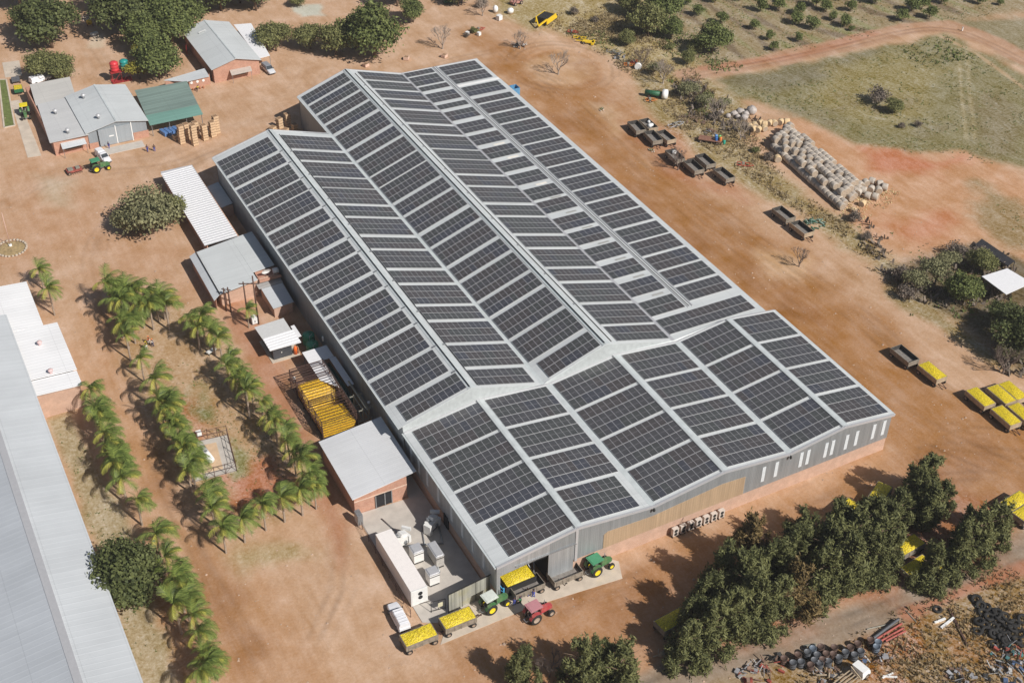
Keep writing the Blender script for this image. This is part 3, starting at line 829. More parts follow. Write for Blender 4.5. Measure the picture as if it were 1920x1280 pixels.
# side walls
mb = MB(); mb.box(0.22, 0.42, 0.37, D, 2.0, 7.1); mb.build('side_cladding', M_cladL, hall)
mb = MB(); mb.box(68.46, 68.70, 0.37, D, 2.55, 7.22); mb.build('side_cladding', M_clad, hall)
for y in (4.2, 7.6, 10.9, 14.4, 18.8, 22.6, 25.6, 28.4):
    mb = MB(); mb.box(0.16, 0.22, y - .3, y + .3, 3.0, 6.2); mb.build('window_strip', M_trans, hall)
mb = MB(); mb.box(0.10, 0.34, 15.6, 17.0, 0.1, 2.4); mb.build('door', M_dark, hall)
# ridges, valleys, barge boards, gutters
for i in (1, 3, 5):
    mb = MB(); x, z = FX_[i], FZ_[i]
    mb.slab([(x - .45, 0, z + .0), (x, 0, z + .09), (x, D, z + .09), (x - .45, D, z + .0)], .05)
    mb.slab([(x, 0, z + .09), (x + .7, 0, z + .0), (x + .7, D, z + .0), (x, D, z + .09)], .05)
    mb.build('ridge_cap', M_flash, hall)
    mb = MB(); mb.bar((x - .50, .1, z + .13), (x - .50, D - .2, z + .13), .09, .12); mb.build('conduit', M_steel, hall)
for i in (2, 4):
    mb = MB(); x, z = FX_[i], FZ_[i]
    mb.slab([(x - .45, 0, z + .07), (x + .45, 0, z + .07), (x + .45, D, z + .07), (x - .45, D, z + .07)], .05)
    mb.build('valley_gutter', M_flash, hall)
    mb = MB(); mb.blob((x, -.25, z - .55), (.22, .2, .3), 0, 8, 5); mb.bar((x, .1, z - .2), (x, -.3, z - .3), .15); mb.build('rainwater_head', M_blk, hall)
mb = MB(); mb.box(-.28, .0, 0, D, 6.98, 7.12); mb.build('gutter', M_flash, hall)
mb = MB(); mb.box(68.96, 69.2, 0, D, 7.12, 7.26); mb.build('gutter', M_flash, hall)
for yy, nm in ((-.14, 'front'), (D - .28, 'back')):
    mb = MB()
    for i in range(6):
        a, c, za_, zc = FX_[i], FX_[i + 1], FZ_[i], FZ_[i + 1]
        mb.hexa([(a, yy, za_ - .28), (c, yy, zc - .28), (c, yy + .28, zc - .28), (a, yy + .28, za_ - .28),
                 (a, yy, za_ + .10), (c, yy, zc + .10), (c, yy + .28, zc + .10), (a, yy + .28, za_ + .10)])
    mb.build('barge_board', M_alu, hall)

# ------------------------------------------------------------------ rear halls
RX = [-0.55, 11.53, 24.06, 35.40, 48.53, 67.40]
RZ = [8.14, 11.45, 7.56, 11.53, 7.70, 7.27]
YA, YB, Y0 = 121.9, 140.3, D + 0.16
rear = thing('packhouse', 'long rear halls with two tall ridges carrying many ranks of small solar modules', 'warehouse')
sls = [(RX[i], RZ[i], RX[i + 1], RZ[i + 1]) for i in range(5)]
ends = [YA, YA, YB, YB, YB]
grp = [(119.5, 3), (112.4, 2), (107.5, 3), (100.9, 2), (96.5, 3), (89.55, 2), (84.75, 3), (77.6, 2), (72.8, 3), (65.8, 2), (60.9, 3), (54.05, 2), (49.15, 3), (42.3, 3)]
grpB = [(139.2, 2), (134.4, 2), (129.55, 2), (124.65, 2)]
colsR = [(-0.35, 10.4, 11), (13.1, 23.75, 11), (24.55, 34.6, 11), (37.75, 48.3, 11)]
roofs = []
for i in range(5):
    roofs.append(slope(rear, *sls[i], Y0, ends[i]))
for i in range(4):
    xl, xr, nc = colsR[i]
    for yt, n_ in (grpB if i > 1 else []) + grp:
        solar_array(roofs[i], sls[i], xl, xr, nc, yt, yt - n_ * 2.03, n_)
solar_array(roofs[0], sls[0], 0.9, 11.0, 10, 35.2, 30.95 + .2, 2)
solar_array(roofs[1], sls[1], 13.1, 22.9, 9, 35.4, 31.15, 2)
solar_array(roofs[2], sls[2], 25.4, 34.6, 9, 35.15, 31.05, 2)
solar_array(roofs[3], sls[3], 37.9, 48.1, 10, 35.6, 31.25, 2)
for yt, yb, n_ in ((139.8, 137.6, 1), (137.1, 132.65, 2), (132.0, 129.8, 1), (128.4, 124.0, 2), (122.7, 120.5, 1), (119.1, 114.8, 2), (113.2, 108.8, 2), (107.5, 103.1, 2), (101.5, 97.0, 2),
                   (95.5, 91.15, 2), (89.8, 85.5, 2), (83.7, 79.3, 2), (78.4, 74.0, 2), (72.0, 67.6, 2), (66.4, 62.0, 2), (60.5, 56.1, 2), (54.5, 50.1, 2), (48.35, 43.9, 2), (42.1, 37.7, 2)):
    solar_array(roofs[4], sls[4], 48.85, 55.65, 6, yt, yb, n_)
for yt, yb, n_ in ((139.5, 135.1, 2), (134.6, 130.2, 2), (128.2, 123.6, 2), (122.2, 119.8, 1), (119.3, 114.8, 2), (114.1, 109.7, 2), (109.1, 104.6, 2), (104.2, 99.7, 2), (99.2, 94.7, 2), (94.1, 89.6, 2),
                   (89.1, 84.6, 2), (84.0, 79.5, 2), (79.0, 74.5, 2), (73.9, 69.3, 2), (68.8, 64.2, 2), (63.5, 59.0, 2), (58.6, 54.1, 2), (53.5, 49.0, 2), (48.5, 43.9, 2), (43.3, 38.9, 2)):
    solar_array(roofs[4], sls[4], 57.4, 66.35, 8, yt, yb, n_)
solar_array(roofs[4], sls[4], 48.95, 66.3, 15, 36.6, 32.2, 2)
# walls
mb = MB()
mb.box(0.0, 0.2, Y0, YA - .2, 0, 8.0); mb.box(24.3, 24.5, YA, YB - .2, 0, 7.5)
mb.box(66.9, 67.1, Y0, YB - .2, 0, 7.1)
def rgable(y, xs_, m, nm):
    g = MB()
    for a, c in zip(xs_[:-1], xs_[1:]):
        za_ = float(np.interp(a, RX, RZ)) - .12; zc = float(np.interp(c, RX, RZ)) - .12
        g.hexa([(a, y, 0), (c, y, 0), (c, y + .2, 0), (a, y + .2, 0), (a, y, za_), (c, y, zc), (c, y + .2, zc), (a, y + .2, za_)])
    return g.build(nm, m, rear)
mb.build('side_cladding', M_clad, rear)
rgable(YA - .4, [0.0, 11.53, 24.4], M_clad, 'end_cladding')
rgable(YB - .4, [24.3, 35.4, 48.53, 67.1], M_clad, 'end_cladding')
# ridge flashings with their black joint lines and walkway strip
for i, ye in ((1, YA), (3, YB)):
    x, z = RX[i], RZ[i]
    for (a, za_, c, zc) in ((x - .55, z - .10, x, z + .10), (x, z + .10, x + .8, z - .12)):
        mb = MB(); mb.slab([(a, Y0, za_), (c, Y0, zc), (c, ye, zc), (a, ye, za_)], .05); mb.build('ridge_cap', M_flash, rear)
    mb = MB(); mb.bar((x - .12, Y0 + .3, z + .17), (x - .12, ye - .3, z + .17), .10, .14)
    zz_ = z - .31 * 1.45
    mb.bar((x + 1.38, Y0 + .6, zz_ + .16), (x + 1.38, ye - 2.2, zz_ + .16), .07, .10)
    mb.build('conduit', M_blk, rear)
    for y in np.arange(Y0 + 12, ye - 5, 9.9):
        mb = MB(); mb.box(x + .9, x + 1.4, y - .12, y + .12, zz_ + .0, zz_ + .30); mb.build('roof_bracket', M_steel, rear)
mb = MB()
for k, (yt, n_) in enumerate(grp[1:] + [(35.2, 2)]):
    y = yt + .42
    mb.slab([(10.55, y - .14, 11.31), (11.2, y - .14, 11.49), (11.2, y + .14, 11.49), (10.55, y + .14, 11.31)], .12)
mb.build('cable_tray', M_steel, rear)
mb = MB(); x, z = RX[2], RZ[2]
mb.slab([(x - .35, Y0, z + .10), (x + .35, Y0, z + .10), (x + .35, YA, z + .10), (x - .35, YA, z + .10)], .05); mb.build('valley_gutter', M_flash, rear)
mb = MB(); x, z = RX[4], RZ[4]
mb.slab([(x - .30, Y0, z + .10), (x + .30, Y0, z + .06), (x + .30, YB, z + .06), (x - .30, YB, z + .10)], .05); mb.build('valley_gutter', M_alu, rear)
zc = 7.70 + (56.9 - 48.53) / (67.4 - 48.53) * (7.27 - 7.70)
mb = MB()
for dx in (-.55, .30):
    mb.slab([(56.6 + dx, 37.6, zc + .12), (56.6 + dx + .28, 37.6, zc + .12), (56.6 + dx + .28, YB, zc + .12), (56.6 + dx, YB, zc + .12)], .08)
mb.build('seam_flashing', M_alu, rear)
mb = MB(); mb.bar((56.38, 37.8, zc + .10), (56.38, YB, zc + .10), .10, .12); mb.build('conduit', M_blk, rear)
mb = MB(); mb.slab([(57.2, 129.05, 7.52), (67.4, 129.05, 7.32), (67.4, 129.8, 7.32), (57.2, 129.8, 7.52)], .05); mb.build('cross_flashing', M_white, rear)
for y in (43.1, 49.2, 55.3, 61.2, 67.0, 73.0, 78.9):
    mb = MB(); mb.slab([(52.4, y - .2, 7.68), (54.6, y - .2, 7.63), (54.6, y + .2, 7.63), (52.4, y + .2, 7.68)], .04); mb.build('skylight', mat('fibreglass', (0.34, 0.34, 0.32), 0.6, var=.15), rear)
for y in (84.6, 96.3, 102.3):
    mb = MB(); mb.slab([(52.2, y - .25, 7.69), (54.6, y - .25, 7.64), (54.6, y + .25, 7.64), (52.2, y + .25, 7.69)], .04); mb.build('skylight', mat('clean_fibreglass', (0.80, 0.76, 0.68), 0.35, var=.1), rear)
mb = MB()
mb.box(-.75, -.55, Y0, YA, 7.98, 8.12)
mb.build('gutter', M_flash, rear)
mb = MB(); mb.box(67.4, 67.6, Y0, 129.0, 7.10, 7.24); mb.box(23.86, 24.06, YA, YB, 7.42, 7.54); mb.build('gutter', M_flash, rear)
mb = MB()
def barge(mb, xs_, y):
    for a, c in zip(xs_[:-1], xs_[1:]):
        za_ = float(np.interp(a, RX, RZ)); zc = float(np.interp(c, RX, RZ))
        mb.hexa([(a, y - .1, za_ - .25), (c, y - .1, zc - .25), (c, y + .12, zc - .25), (a, y + .12, za_ - .25),
                 (a, y - .1, za_ + .08), (c, y - .1, zc + .08), (c, y + .12, zc + .08), (a, y + .12, za_ + .08)])
barge(mb, [RX[0], RX[1], RX[2]], YA); barge(mb, [RX[2], RX[3], RX[4], RX[5]], YB)
mb.build('barge_board', M_alu, rear)
# step down from the tall rear ridges to the front hall
mb = MB()
xs_ = sorted(set([0.0] + RX[1:5] + FX_[1:6] + [67.4]))
for a, c in zip(xs_[:-1], xs_[1:]):
    ra, rc = [float(np.interp(v, RX, RZ)) for v in (a, c)]
    fa, fc = [float(np.interp(v, FX_, FZ_)) for v in (a, c)]
    mb.face([(a, D + .02, fa + .03), (c, D + .02, fc + .03), (c, Y0 + .05, rc + .03), (a, Y0 + .05, ra + .03)])
    mb.face([(a, D + .01, fa - .12), (a, Y0 + .06, ra - .12), (c, Y0 + .06, rc - .12), (c, D + .01, fc - .12)])
mb.build('step_flashing', mat('darkened_flashing', (.46, .49, .49), .5, .1, .1, 1.5), rear)  # flashing colour darkened to hold down the sunlight on this step
for (x, y, z) in ((31.2, 24.9, 8.25), (24.0, 18.9, 7.6)):
    pass
# two small ornaments of weather on the roof: extraction cowls

# ------------------------------------------------------------------ small buildings
def wallbox(name, par, x0, x1, y0, y1, z0, z1, m, th=0.2, sides='nsew'):
    mb = MB()
    if 's' in sides: mb.box(x0, x1, y0, y0 + th, z0, z1)
    if 'n' in sides: mb.box(x0, x1, y1 - th, y1, z0, z1)
    if 'w' in sides: mb.box(x0, x0 + th, y0 + th, y1 - th, z0, z1)
    if 'e' in sides: mb.box(x1 - th, x1, y0 + th, y1 - th, z0, z1)
    return mb.build(name, m, par)
def roofq(par, pts, m, t=0.10, name='roof'):
    mb = MB(); mb.slab(pts, t); return mb.build(name, m, par)

# white ribbed carport beside the packhouse
t = thing('carport', 'long white ribbed flat roof on posts beside the left end of the packhouse', 'carport')
mb = MB(); mb.slab([(-9.75, 99.9, 2.95), (-3.3, 99.9, 3.25), (-3.1, 129.6, 3.25), (-9.5, 130.2, 2.95)], .08, 1)
y = 100.2
while y < 129.6:
    mb.slab([(-9.72, y, 3.05), (-3.3, y, 3.35), (-3.3, y + .28, 3.35), (-9.72, y + .28, 3.05)], .11)
    y += 0.82
mb.build('roof', [mat('white_ibr', (0.80, 0.80, 0.81), 0.45, var=0.03), mat('ibr_pan_shaded', (0.52, 0.53, 0.55), 0.5, var=0.05)], t)  # grey copy for the pans paints in the shading between the ribs
wallbox('wall', t, -9.2, -3.6, 100.2, 129.0, 0, 2.8, M_brick, .2, 'nwe')
mb = MB(); mb.box(-3.3, -3.05, 99.9, 129.5, 2.2, 3.1); mb.build('fascia', mat('tan_fascia', (.55, .33, .22), .8), t)
# lean-to
t = thing('lean_to', 'small pale lean-to roof bridging the white carport and the packhouse wall', 'lean-to')
mb = MB(); mb.slab([(-3.0, 112.0, 2.5), (-0.2, 112.4, 2.75), (-0.2, 121.5, 2.75), (-3.0, 121.0, 2.5)], .08); mb.build('roof', M_roofy, t)
wallbox('wall', t, -3.0, -0.2, 112.4, 120.8, 0, 2.35, M_brickp, .15, 'ns')
# brick shed with broad grey roof
t = thing('brick_shed', 'broad grey roofed brick shed beside the packhouse with a terrace at its corner', 'shed')
roofq(t, [(-12.1, 82.8, 3.45), (-4.9, 83.7, 3.75), (-4.9, 98.6, 3.75), (-11.9, 97.7, 3.45)], M_roofy, .1)
roofq(t, [(-4.88, 86.3, 3.75), (-0.7, 86.6, 3.9), (-0.7, 99.2, 3.9), (-4.88, 98.6, 3.75)], M_roofy, .1)
roofq(t, [(-13.5, 82.2, 2.9), (-12.25, 82.9, 3.35), (-12.05, 97.9, 3.35), (-13.3, 97.7, 2.9)], M_roofg, .08)
mb = MB(); mb.bar((-12.18, 82.8, 3.5), (-11.98, 97.9, 3.5), .14, .12); mb.build('gutter', M_blk, t)
wallbox('wall', t, -11.9, -1.0, 84.3, 97.6, 0, 3.4, M_brickp, .25)
mb = MB(); mb.box(-13.0, -12.9, 83.2, 97.4, 0, 2.75); mb.build('west_wall', M_brick, t)
mb = MB(); mb.box(-11.9, -5.0, 84.12, 84.28, 0, 2.6)
mb.build('low_wall', M_brickp, t)
mb = MB(); mb.box(-4.6, -0.5, 83.6, 83.8, 3.0, 3.5); mb.box(-4.6, -0.5, 86.1, 86.28, 3.0, 3.7); mb.box(-4.6, -4.4, 83.8, 86.1, 3.0, 3.5); mb.box(-4.6, -0.5, 83.8, 86.1, 3.0, 3.12)
mb.build('parapet', M_brick, t)
# satellite dish and little tank on the terrace
t = thing('satellite_dish', 'round white dish standing on the brick roof terrace', 'dish', (-3.0, 84.9, 3.12))
mb = MB(); mb.cyl((0, 0, 0), (0, 0, 1.3), .06); mb.build('mast', M_steel, t)
mb = MB(); n = 18
for j in range(4):
    for i in range(n):
        a0, a1 = 2 * PI * i / n, 2 * PI * (i + 1) / n
        r0, r1 = .85 * j / 4, .85 * (j + 1) / 4
        f = lambda r, a: (r * math.cos(a), -.35 - .25 * r * r * 1.6 + .0 * a - r * math.sin(a) * .45, 1.5 + r * math.sin(a) * .85)
        mb.face([f(r0, a0), f(r1, a0), f(r1, a1), f(r0, a1)])
mb.build('reflector', M_white, t)
t = thing('geyser_tank', 'small white water tank on the edge of the brick roof terrace', 'tank', (-1.1, 84.9, 3.12))
mb = MB(); mb.cyl((-.5, 0, .75), (.5, 0, .75), .5, n=14); mb.build('barrel', M_white, t)
mb = MB(); mb.box(-.4, .4, -.4, .4, 0, .3); mb.build('stand', M_brick, t)
# hut d
t = thing('brick_hut', 'small brick hut with a worn grey roof between the shed and the packhouse wall', 'hut')
roofq(t, [(-4.85, 76.0, 2.35), (-1.0, 76.1, 2.5), (-0.8, 82.4, 2.65), (-4.8, 82.4, 2.5)], M_roofg, .09)
roofq(t, [(-5.2, 82.45, 2.6), (-0.7, 82.45, 2.75), (-0.7, 85.6, 2.8), (-5.2, 85.6, 2.65)], sheet('weathered_sheet', (.40, .40, .39), 'y', .76, .3, .1, .6, .1, .05, .3), .09)
wallbox('wall', t, -4.6, -1.2, 76.4, 83.4, 0, 2.28, M_brickp, .22)
mb = MB(); mb.bar((-2.4, 76.2, .1), (-2.0, 75.7, 1.3), .35, .06); mb.build('leaning_board', mat('raw_plank', (.60, .38, .22), .8), t)
# hut e : switch room
t = thing('switch_room', 'small white ribbed roof above a charcoal cabinet, casting a square shadow', 'hut')
roofq(t, [(-9.65, 67.6, 2.95), (-4.5, 67.6, 3.1), (-4.5, 71.6, 3.1), (-9.8, 71.5, 2.95)], mat('grey_white_sheet', (.60, .60, .59), .5, var=.05), .1)
mb = MB(); mb.slab([(-9.65, 64.0, 3.0), (-4.2, 63.7, 3.15), (-4.2, 67.7, 3.15), (-9.65, 67.7, 3.0)], .1)
for y in np.arange(64.3, 67.6, .75): mb.slab([(-9.6, y, 3.08), (-4.25, y, 3.23), (-4.25, y + .25, 3.23), (-9.6, y + .25, 3.08)], .1)
mb.slab([(-4.18, 65.5, 2.95), (-3.5, 65.5, 3.0), (-3.5, 69.0, 3.0), (-4.18, 69.0, 2.95)], .08)
mb.build('roof_sheet', mat('white_ibr', (0, 0, 0)), t)
mb = MB(); mb.box(-8.9, -5.6, 64.9, 70.8, 0.1, 2.8); mb.build('cabinet', mat('charcoal_panel', (.06, .065, .075), .5), t)
for x in (-7.4, -7.4):
    pass
mb = MB(); mb.box(-7.5, -7.35, 64.86, 64.9, 1.2, 1.35); mb.box(-7.5, -7.35, 64.86, 64.9, 2.2, 2.35); mb.each('latch', M_white, t)
mb = MB(); mb.box(-9.4, -4.4, 64.2, 71.0, 0, .12); mb.build('plinth', M_concl, t)
t = thing('fire_extinguisher', 'orange cylinder standing under the edge of the small white roof', 'cylinder', (-5.0, 64.9, 0.12))
mb = MB(); mb.lathe((0, 0, 0), [(0, 0), (.32, 0), (.32, 1.3), (.22, 1.5), (.08, 1.6), (0, 1.6)], 14); mb.build('body', mat('orange_paint', (.80, .16, .03), .4), t)
mb = MB(); mb.box(.45, .52, -.3, .3, 0, 1.3); mb.build('stand', mat('raw_plank', (0, 0, 0)), t)
# two green tanks
gt = mat('green_tank', (0.05, 0.30, 0.18), .45, var=.1)
for i, (x, y) in enumerate(((-1.88,66.74), (-2.22,64.06))):
    t = thing('water_tank', ('green ribbed water tank, the farther of the pair against the packhouse wall', 'green ribbed water tank, the nearer of the pair, beside the white roof')[i], 'water tank', (x, y, 0))
    mb = MB()
    mb.lathe((0, 0, 0), [(0, 0), (1.05, 0), (1.05, .4), (1.0, .45), (1.05, .5), (1.05, .9), (1.0, .95), (1.05, 1.0), (1.05, 1.5), (1.0, 1.55), (1.05, 1.6), (1.05, 1.9), (.8, 2.1), (.3, 2.22), (.3, 2.3), (0, 2.3)], 20); mb.build('shell', gt, t)
    mb = MB(); mb.bar((-.2, -1.1, 0), (-.2, -1.1, 2.3), .07); mb.bar((-.2, -1.1, 2.3), (.4, -.7, 2.3), .07); mb.build('pipe', M_alu, t)
# aerial poles
t = thing('antenna_pole', 'thin aerial mast with a white cap beside the packhouse wall, near the green tanks', 'mast', (0.0 - .8, 62.3, 0))
mb = MB(); mb.cyl((0, 0, 0), (0, 0, 3.6), .05); mb.build('mast', M_steel, t)
mb = MB(); mb.cyl((0, 0, 3.2), (0, 0, 4.1), .14); mb.build('cap', M_white, t)
# white canopy over the dip tank
t = thing('dip_canopy', 'bright white ribbed canopy beside the lemon hopper', 'canopy')
mb = MB(); mb.slab([(-5.0, 53.0, 2.95), (-2.6, 50.0, 3.1), (-0.7, 50.0, 3.1), (-0.7, 61.2, 3.1), (-5.0, 61.2, 2.95)][0:1] + [(-2.9, 49.6, 3.1), (-2.6, 61.1, 3.05), (-5.0, 61.2, 2.95)], .08)
mb.slab([(-2.85, 57.6, 3.06), (-0.7, 57.6, 3.1), (-0.7, 61.1, 3.1), (-2.6, 61.1, 3.05)], .08)
mb.slab([(-1.6, 49.4, 3.1), (-0.5, 49.4, 3.12), (-0.5, 57.5, 3.1), (-1.6, 57.5, 3.08)], .08)
mb.build('roof', mat('white_ibr', (0, 0, 0)), t)
mb = MB()
for x, y in ((-4.8, 53.6), (-4.8, 60.9), (-.9, 60.9), (-.8, 50.2)): mb.bar((x, y, 0), (x, y, 2.95), .1)
mb.each('post', M_steel, t)
t = thing('water_trough', 'long dark green tank of water alongside the lemon hopper', 'trough')
wallbox('tank', t, -2.8, -1.7, 46.5, 57.2, 0, 2.4, mat('dark_green_steel', (.03, .10, .08), .5), .08)
mb = MB(); mb.box(-2.72, -1.78, 46.6, 57.1, 1.9, 2.1); mb.build('water', mat('green_water', (.02, .07, .06), .15, var=.2), t)
# fruit hopper : steel cage of rust brown rails
M_rust = mat('rust_brown_steel', (.10, .055, .045), .7, .2, .2, 3)
t = thing('fruit_hopper', 'tall cage of rust brown steel rails holding loose lemons', 'hopper')
X0, X1, Y0_, Y1_ = -8.9, -3.1, 42.0, 56.5
mb = MB()
for y in (42.0, 44.9, 47.8, 50.7, 53.6, 56.5):
    for x in (X0, X1): mb.bar((x, y, 0), (x, y, 4.0), .13)
mb.each('post', M_rust, t)
for side, (xa_, xb_) in (('w', (X0, X0)), ('e', (X1, X1))):
    mb = MB()
    for z in (.6, 1.1, 1.6, 2.1, 2.6, 3.1, 3.6, 4.0): mb.bar((xa_, Y0_, z), (xa_, Y1_, z), .07)
    for y in np.arange(42, 56, 2.9): mb.bar((xa_, y, 1.5), (xa_, y + 2.9, 4.0), .06)
    mb.build('side_rails', M_rust, t)
for y in (42.0, 47.8, 53.6, 56.5):
    mb = MB()
    for z in (1.1, 1.6, 2.1, 2.6, 3.1, 3.6, 4.0): mb.bar((X0, y, z), (X1, y, z), .07)
    mb.each('cross_rails', M_rust, t)
mb = MB()
for y in np.arange(42.7, 56.4, .72): mb.bar((X0, y, 4.0), (X1, y, 4.0), .055)
mb.build('top_bars', M_rust, t)
mb = MB(); mb.box(X0, X1, Y0_, 53.6, .5, .62); mb.build('floor', mat('brown_planks', (.08, .05, .045), .8, var=.3), t)
M_lem = fruit('lemons', (0.86, 0.68, 0.02), (0.74, 0.60, 0.03), (0.46, 0.33, 0.02), 5.5)
M_org = fruit('oranges', (0.84, 0.54, 0.02), (0.80, 0.42, 0.02), (0.42, 0.26, 0.02), 5.0)
def heap(name, x0, x1, y0, y1, zf, m, n=26, seed=1, base=None):
    rs = random.Random(seed); mb = MB()
    xs_ = [x0 + (x1 - x0) * i / n for i in range(n + 1)]; ys_ = [y0 + (y1 - y0) * i / n for i in range(n + 1)]
    Z = [[zf(i / n, j / n) + rs.uniform(-.035, .035) for j in range(n + 1)] for i in range(n + 1)]
    for i in range(n + 1):
        for j in range(n + 1): mb.v.append((xs_[i], ys_[j], Z[i][j]))
    for i in range(n):
        for j in range(n):
            k = i * (n + 1) + j
            mb.f.append((k, k + n + 1, k + n + 2, k + 1)); mb.m.append(0); mb.smooth.append(False)
    if base is not None:
        for (a, b_) in (((0, 0), (n, 0)), ((n, 0), (n, n)), ((n, n), (0, n)), ((0, n), (0, 0))):
            for s_ in range(n):
                i0 = a[0] + (b_[0] - a[0]) * s_ // n; j0 = a[1] + (b_[1] - a[1]) * s_ // n
                i1 = a[0] + (b_[0] - a[0]) * (s_ + 1) // n; j1 = a[1] + (b_[1] - a[1]) * (s_ + 1) // n
                mb.face([(xs_[i0], ys_[j0], base), (xs_[i1], ys_[j1], base), (xs_[i1], ys_[j1], Z[i1][j1]), (xs_[i0], ys_[j0], Z[i0][j0])])
    return mb.mesh(name, m)
o = obj('lemon_heap', heap('lemon_heap', X0 + .15, X1 - .15, 47.9, 53.5, lambda u, v: max(.64, .7 + 2.2 * min(1, v * 1.5) * (1 - .9 * max(0, u - .2) * (1 - v)) - 1.9 * max(0, u - .35) * max(0, .55 - v) * 3), M_org, 30, 2, .62))
tag(o, 'orange yellow heap of fruit filling the farther bay of the brown cage', 'fruit', kind='stuff')
o = obj('lemon_heap', heap('lemon_heap', X0 + .15, X1 - .15, 42.1, 47.6, lambda u, v: .8 + 1.5 * (1 - v * .35) - .8 * max(0, u - .6), M_org, 30, 3, .62))
tag(o, 'orange yellow heap of fruit filling the nearer bay of the brown cage', 'fruit', kind='stuff')
t = thing('hopper_gantry', 'pale steel gantry with pipes and lamps at the corner of the lemon hopper', 'gantry')
M_drab = mat('drab_steel', (.30, .29, .24), .6, .2)
mb = MB()
for x in (-2.2, -1.2):
    for y in (41.4, 45.2): mb.bar((x, y, 0), (x, y, 4.6), .18)
for z in (2.2, 4.3):
    mb.bar((-2.9, 41.4, z), (-.6, 41.4, z), .14); mb.bar((-2.9, 45.2, z), (-.6, 45.2, z), .14)
    mb.bar((-2.2, 41.4, z), (-2.2, 45.2, z), .14); mb.bar((-1.2, 41.4, z), (-1.2, 45.2, z), .14)
mb.build('frame', M_drab, t)
mb = MB(); mb.cyl((-1.7, 40.6, 4.75), (-1.7, 48.5, 4.75), .16); mb.cyl((-2.6, 44, 3.0), (-2.6, 58, 3.0), .1); mb.build('pipe', M_drab, t)
mb = MB(); mb.cyl((-.8, 42.4, 4.4), (-.8, 42.4, 4.7), .22); mb.build('lamp', M_white, t)
# brick store i
t = thing('brick_store', 'square building with a light corrugated roof and red brick walls between hopper and yard', 'building')
mb = MB(); mb.slab([(-11.25, 23.7, 4.2), (-0.7, 24.5, 4.75), (-0.5, 38.2, 4.75), (-11.05, 37.7, 4.2)], .12)
mb.build('roof', sheet('fluted_roof', (.70, .71, .72), 'y', .40, .6, .04, .4, .1, -.10, .05), t)
wallbox('wall', t, -10.7, -2.3, 24.6, 37.2, 0, 4.12, M_brick, .25)
mb = MB(); mb.box(-10.72, -2.28, 24.55, 24.62, 2.55, 2.70); mb.build('lintel_band', mat('pale_mortar', (.62, .48, .38), .9), t)
mb = MB(); mb.box(-7.4, -4.8, 24.50, 24.58, 0.1, 2.5); d = mb.build('door', M_dark, t)
mb = MB(); mb.box(-7.45, -7.3, 24.42, 24.5, 0.1, 2.5); mb.box(-4.9, -4.75, 24.42, 24.5, 0.1, 2.5); mb.box(-6.0, -5.85, 24.42, 24.5, 0.1, 2.5); mb.each('frame', M_steel, d)
# courtyard machines
t = thing('reefer_container', 'long white refrigerated container lying along the left edge of the concrete yard', 'container', (-10.59, 4.71, 0.15))
mb = MB(); mb.box(0, 2.44, 0, 12.19, 0.02, 2.9)
mb.build('body', mat('cream_paint', (.84, .79, .75), .45, var=.03), t)
mb = MB()
for k in range(40): mb.box(-.03, 0.0, .15 + k * .3, .27 + k * .3, .25, 2.7)
mb.build('side_ribs', mat('cream_paint', (0, 0, 0)), t)
mb = MB(); mb.box(.1, 2.34, -.06, 0, .1, 2.8); e_ = mb.build('cooling_unit', mat('white_panel', (.72, .72, .70), .5, var=.06), t)
for x in (1.0, 1.6):
    pass
for zz in (1.35, 2.1):
    mb = MB(); mb.cyl((1.35, -.06, zz), (1.35, -.12, zz), .33, n=16); mb.build('fan', M_dark, e_)
mb = MB(); mb.box(-.02, .12, -.02, .12, 0, 2.95); mb.box(2.32, 2.46, -.02, .12, 0, 2.95); mb.box(-.02, 2.46, -.03, .1, 2.78, 2.94); mb.build('corner_post', mat('white_panel', (0, 0, 0)), t)
def cabinet(loc, w, dpt, h, label, m=M_white, legs=.3):
    t = thing('cooling_cabinet', label, 'machine', loc)
    mb = MB(); mb.box(-w / 2, w / 2, -dpt / 2, dpt / 2, legs, h); mb.build('housing', m, t)
    mb = MB(); mb.box(-w / 2 - .06, w / 2 + .06, -dpt / 2 - .06, dpt / 2 + .06, h, h + .06); mb.box(-w / 2 + .1, w / 2 - .1, -dpt / 2 + .1, dpt / 2 - .1, h + .06, h + .18); mb.build('cap', M_alu, t)
    mb = MB(); mb.box(-w / 2 - .02, w / 2 + .02, -dpt / 2 - .02, -dpt / 2, h * .80, h * .86); mb.box(-w / 2 + .05, w / 2 - .05, -dpt / 2 + .05, dpt / 2 - .05, 0, legs); mb.build('vent', M_blk, t)
    return t
M_pane = mat('ivory_panel', (.74, .73, .70), .5, var=.05)
cabinet((-6.3, 12.4, .1), 1.5, 1.7, 2.2, 'white square cooling cabinet in the middle of the yard beside the container', M_pane)
cabinet((-6.1, 7.5, .1), 1.5, 1.5, 2.2, 'white square cooling cabinet nearest the yard gate', M_pane)
cabinet((-4.0, 10.9, .1), 1.2, 3.0, 2.3, 'grey metal cabinet with a weathered top in the yard', mat('weathered_panel', (.42, .40, .37), .6, var=.2, scale=3))
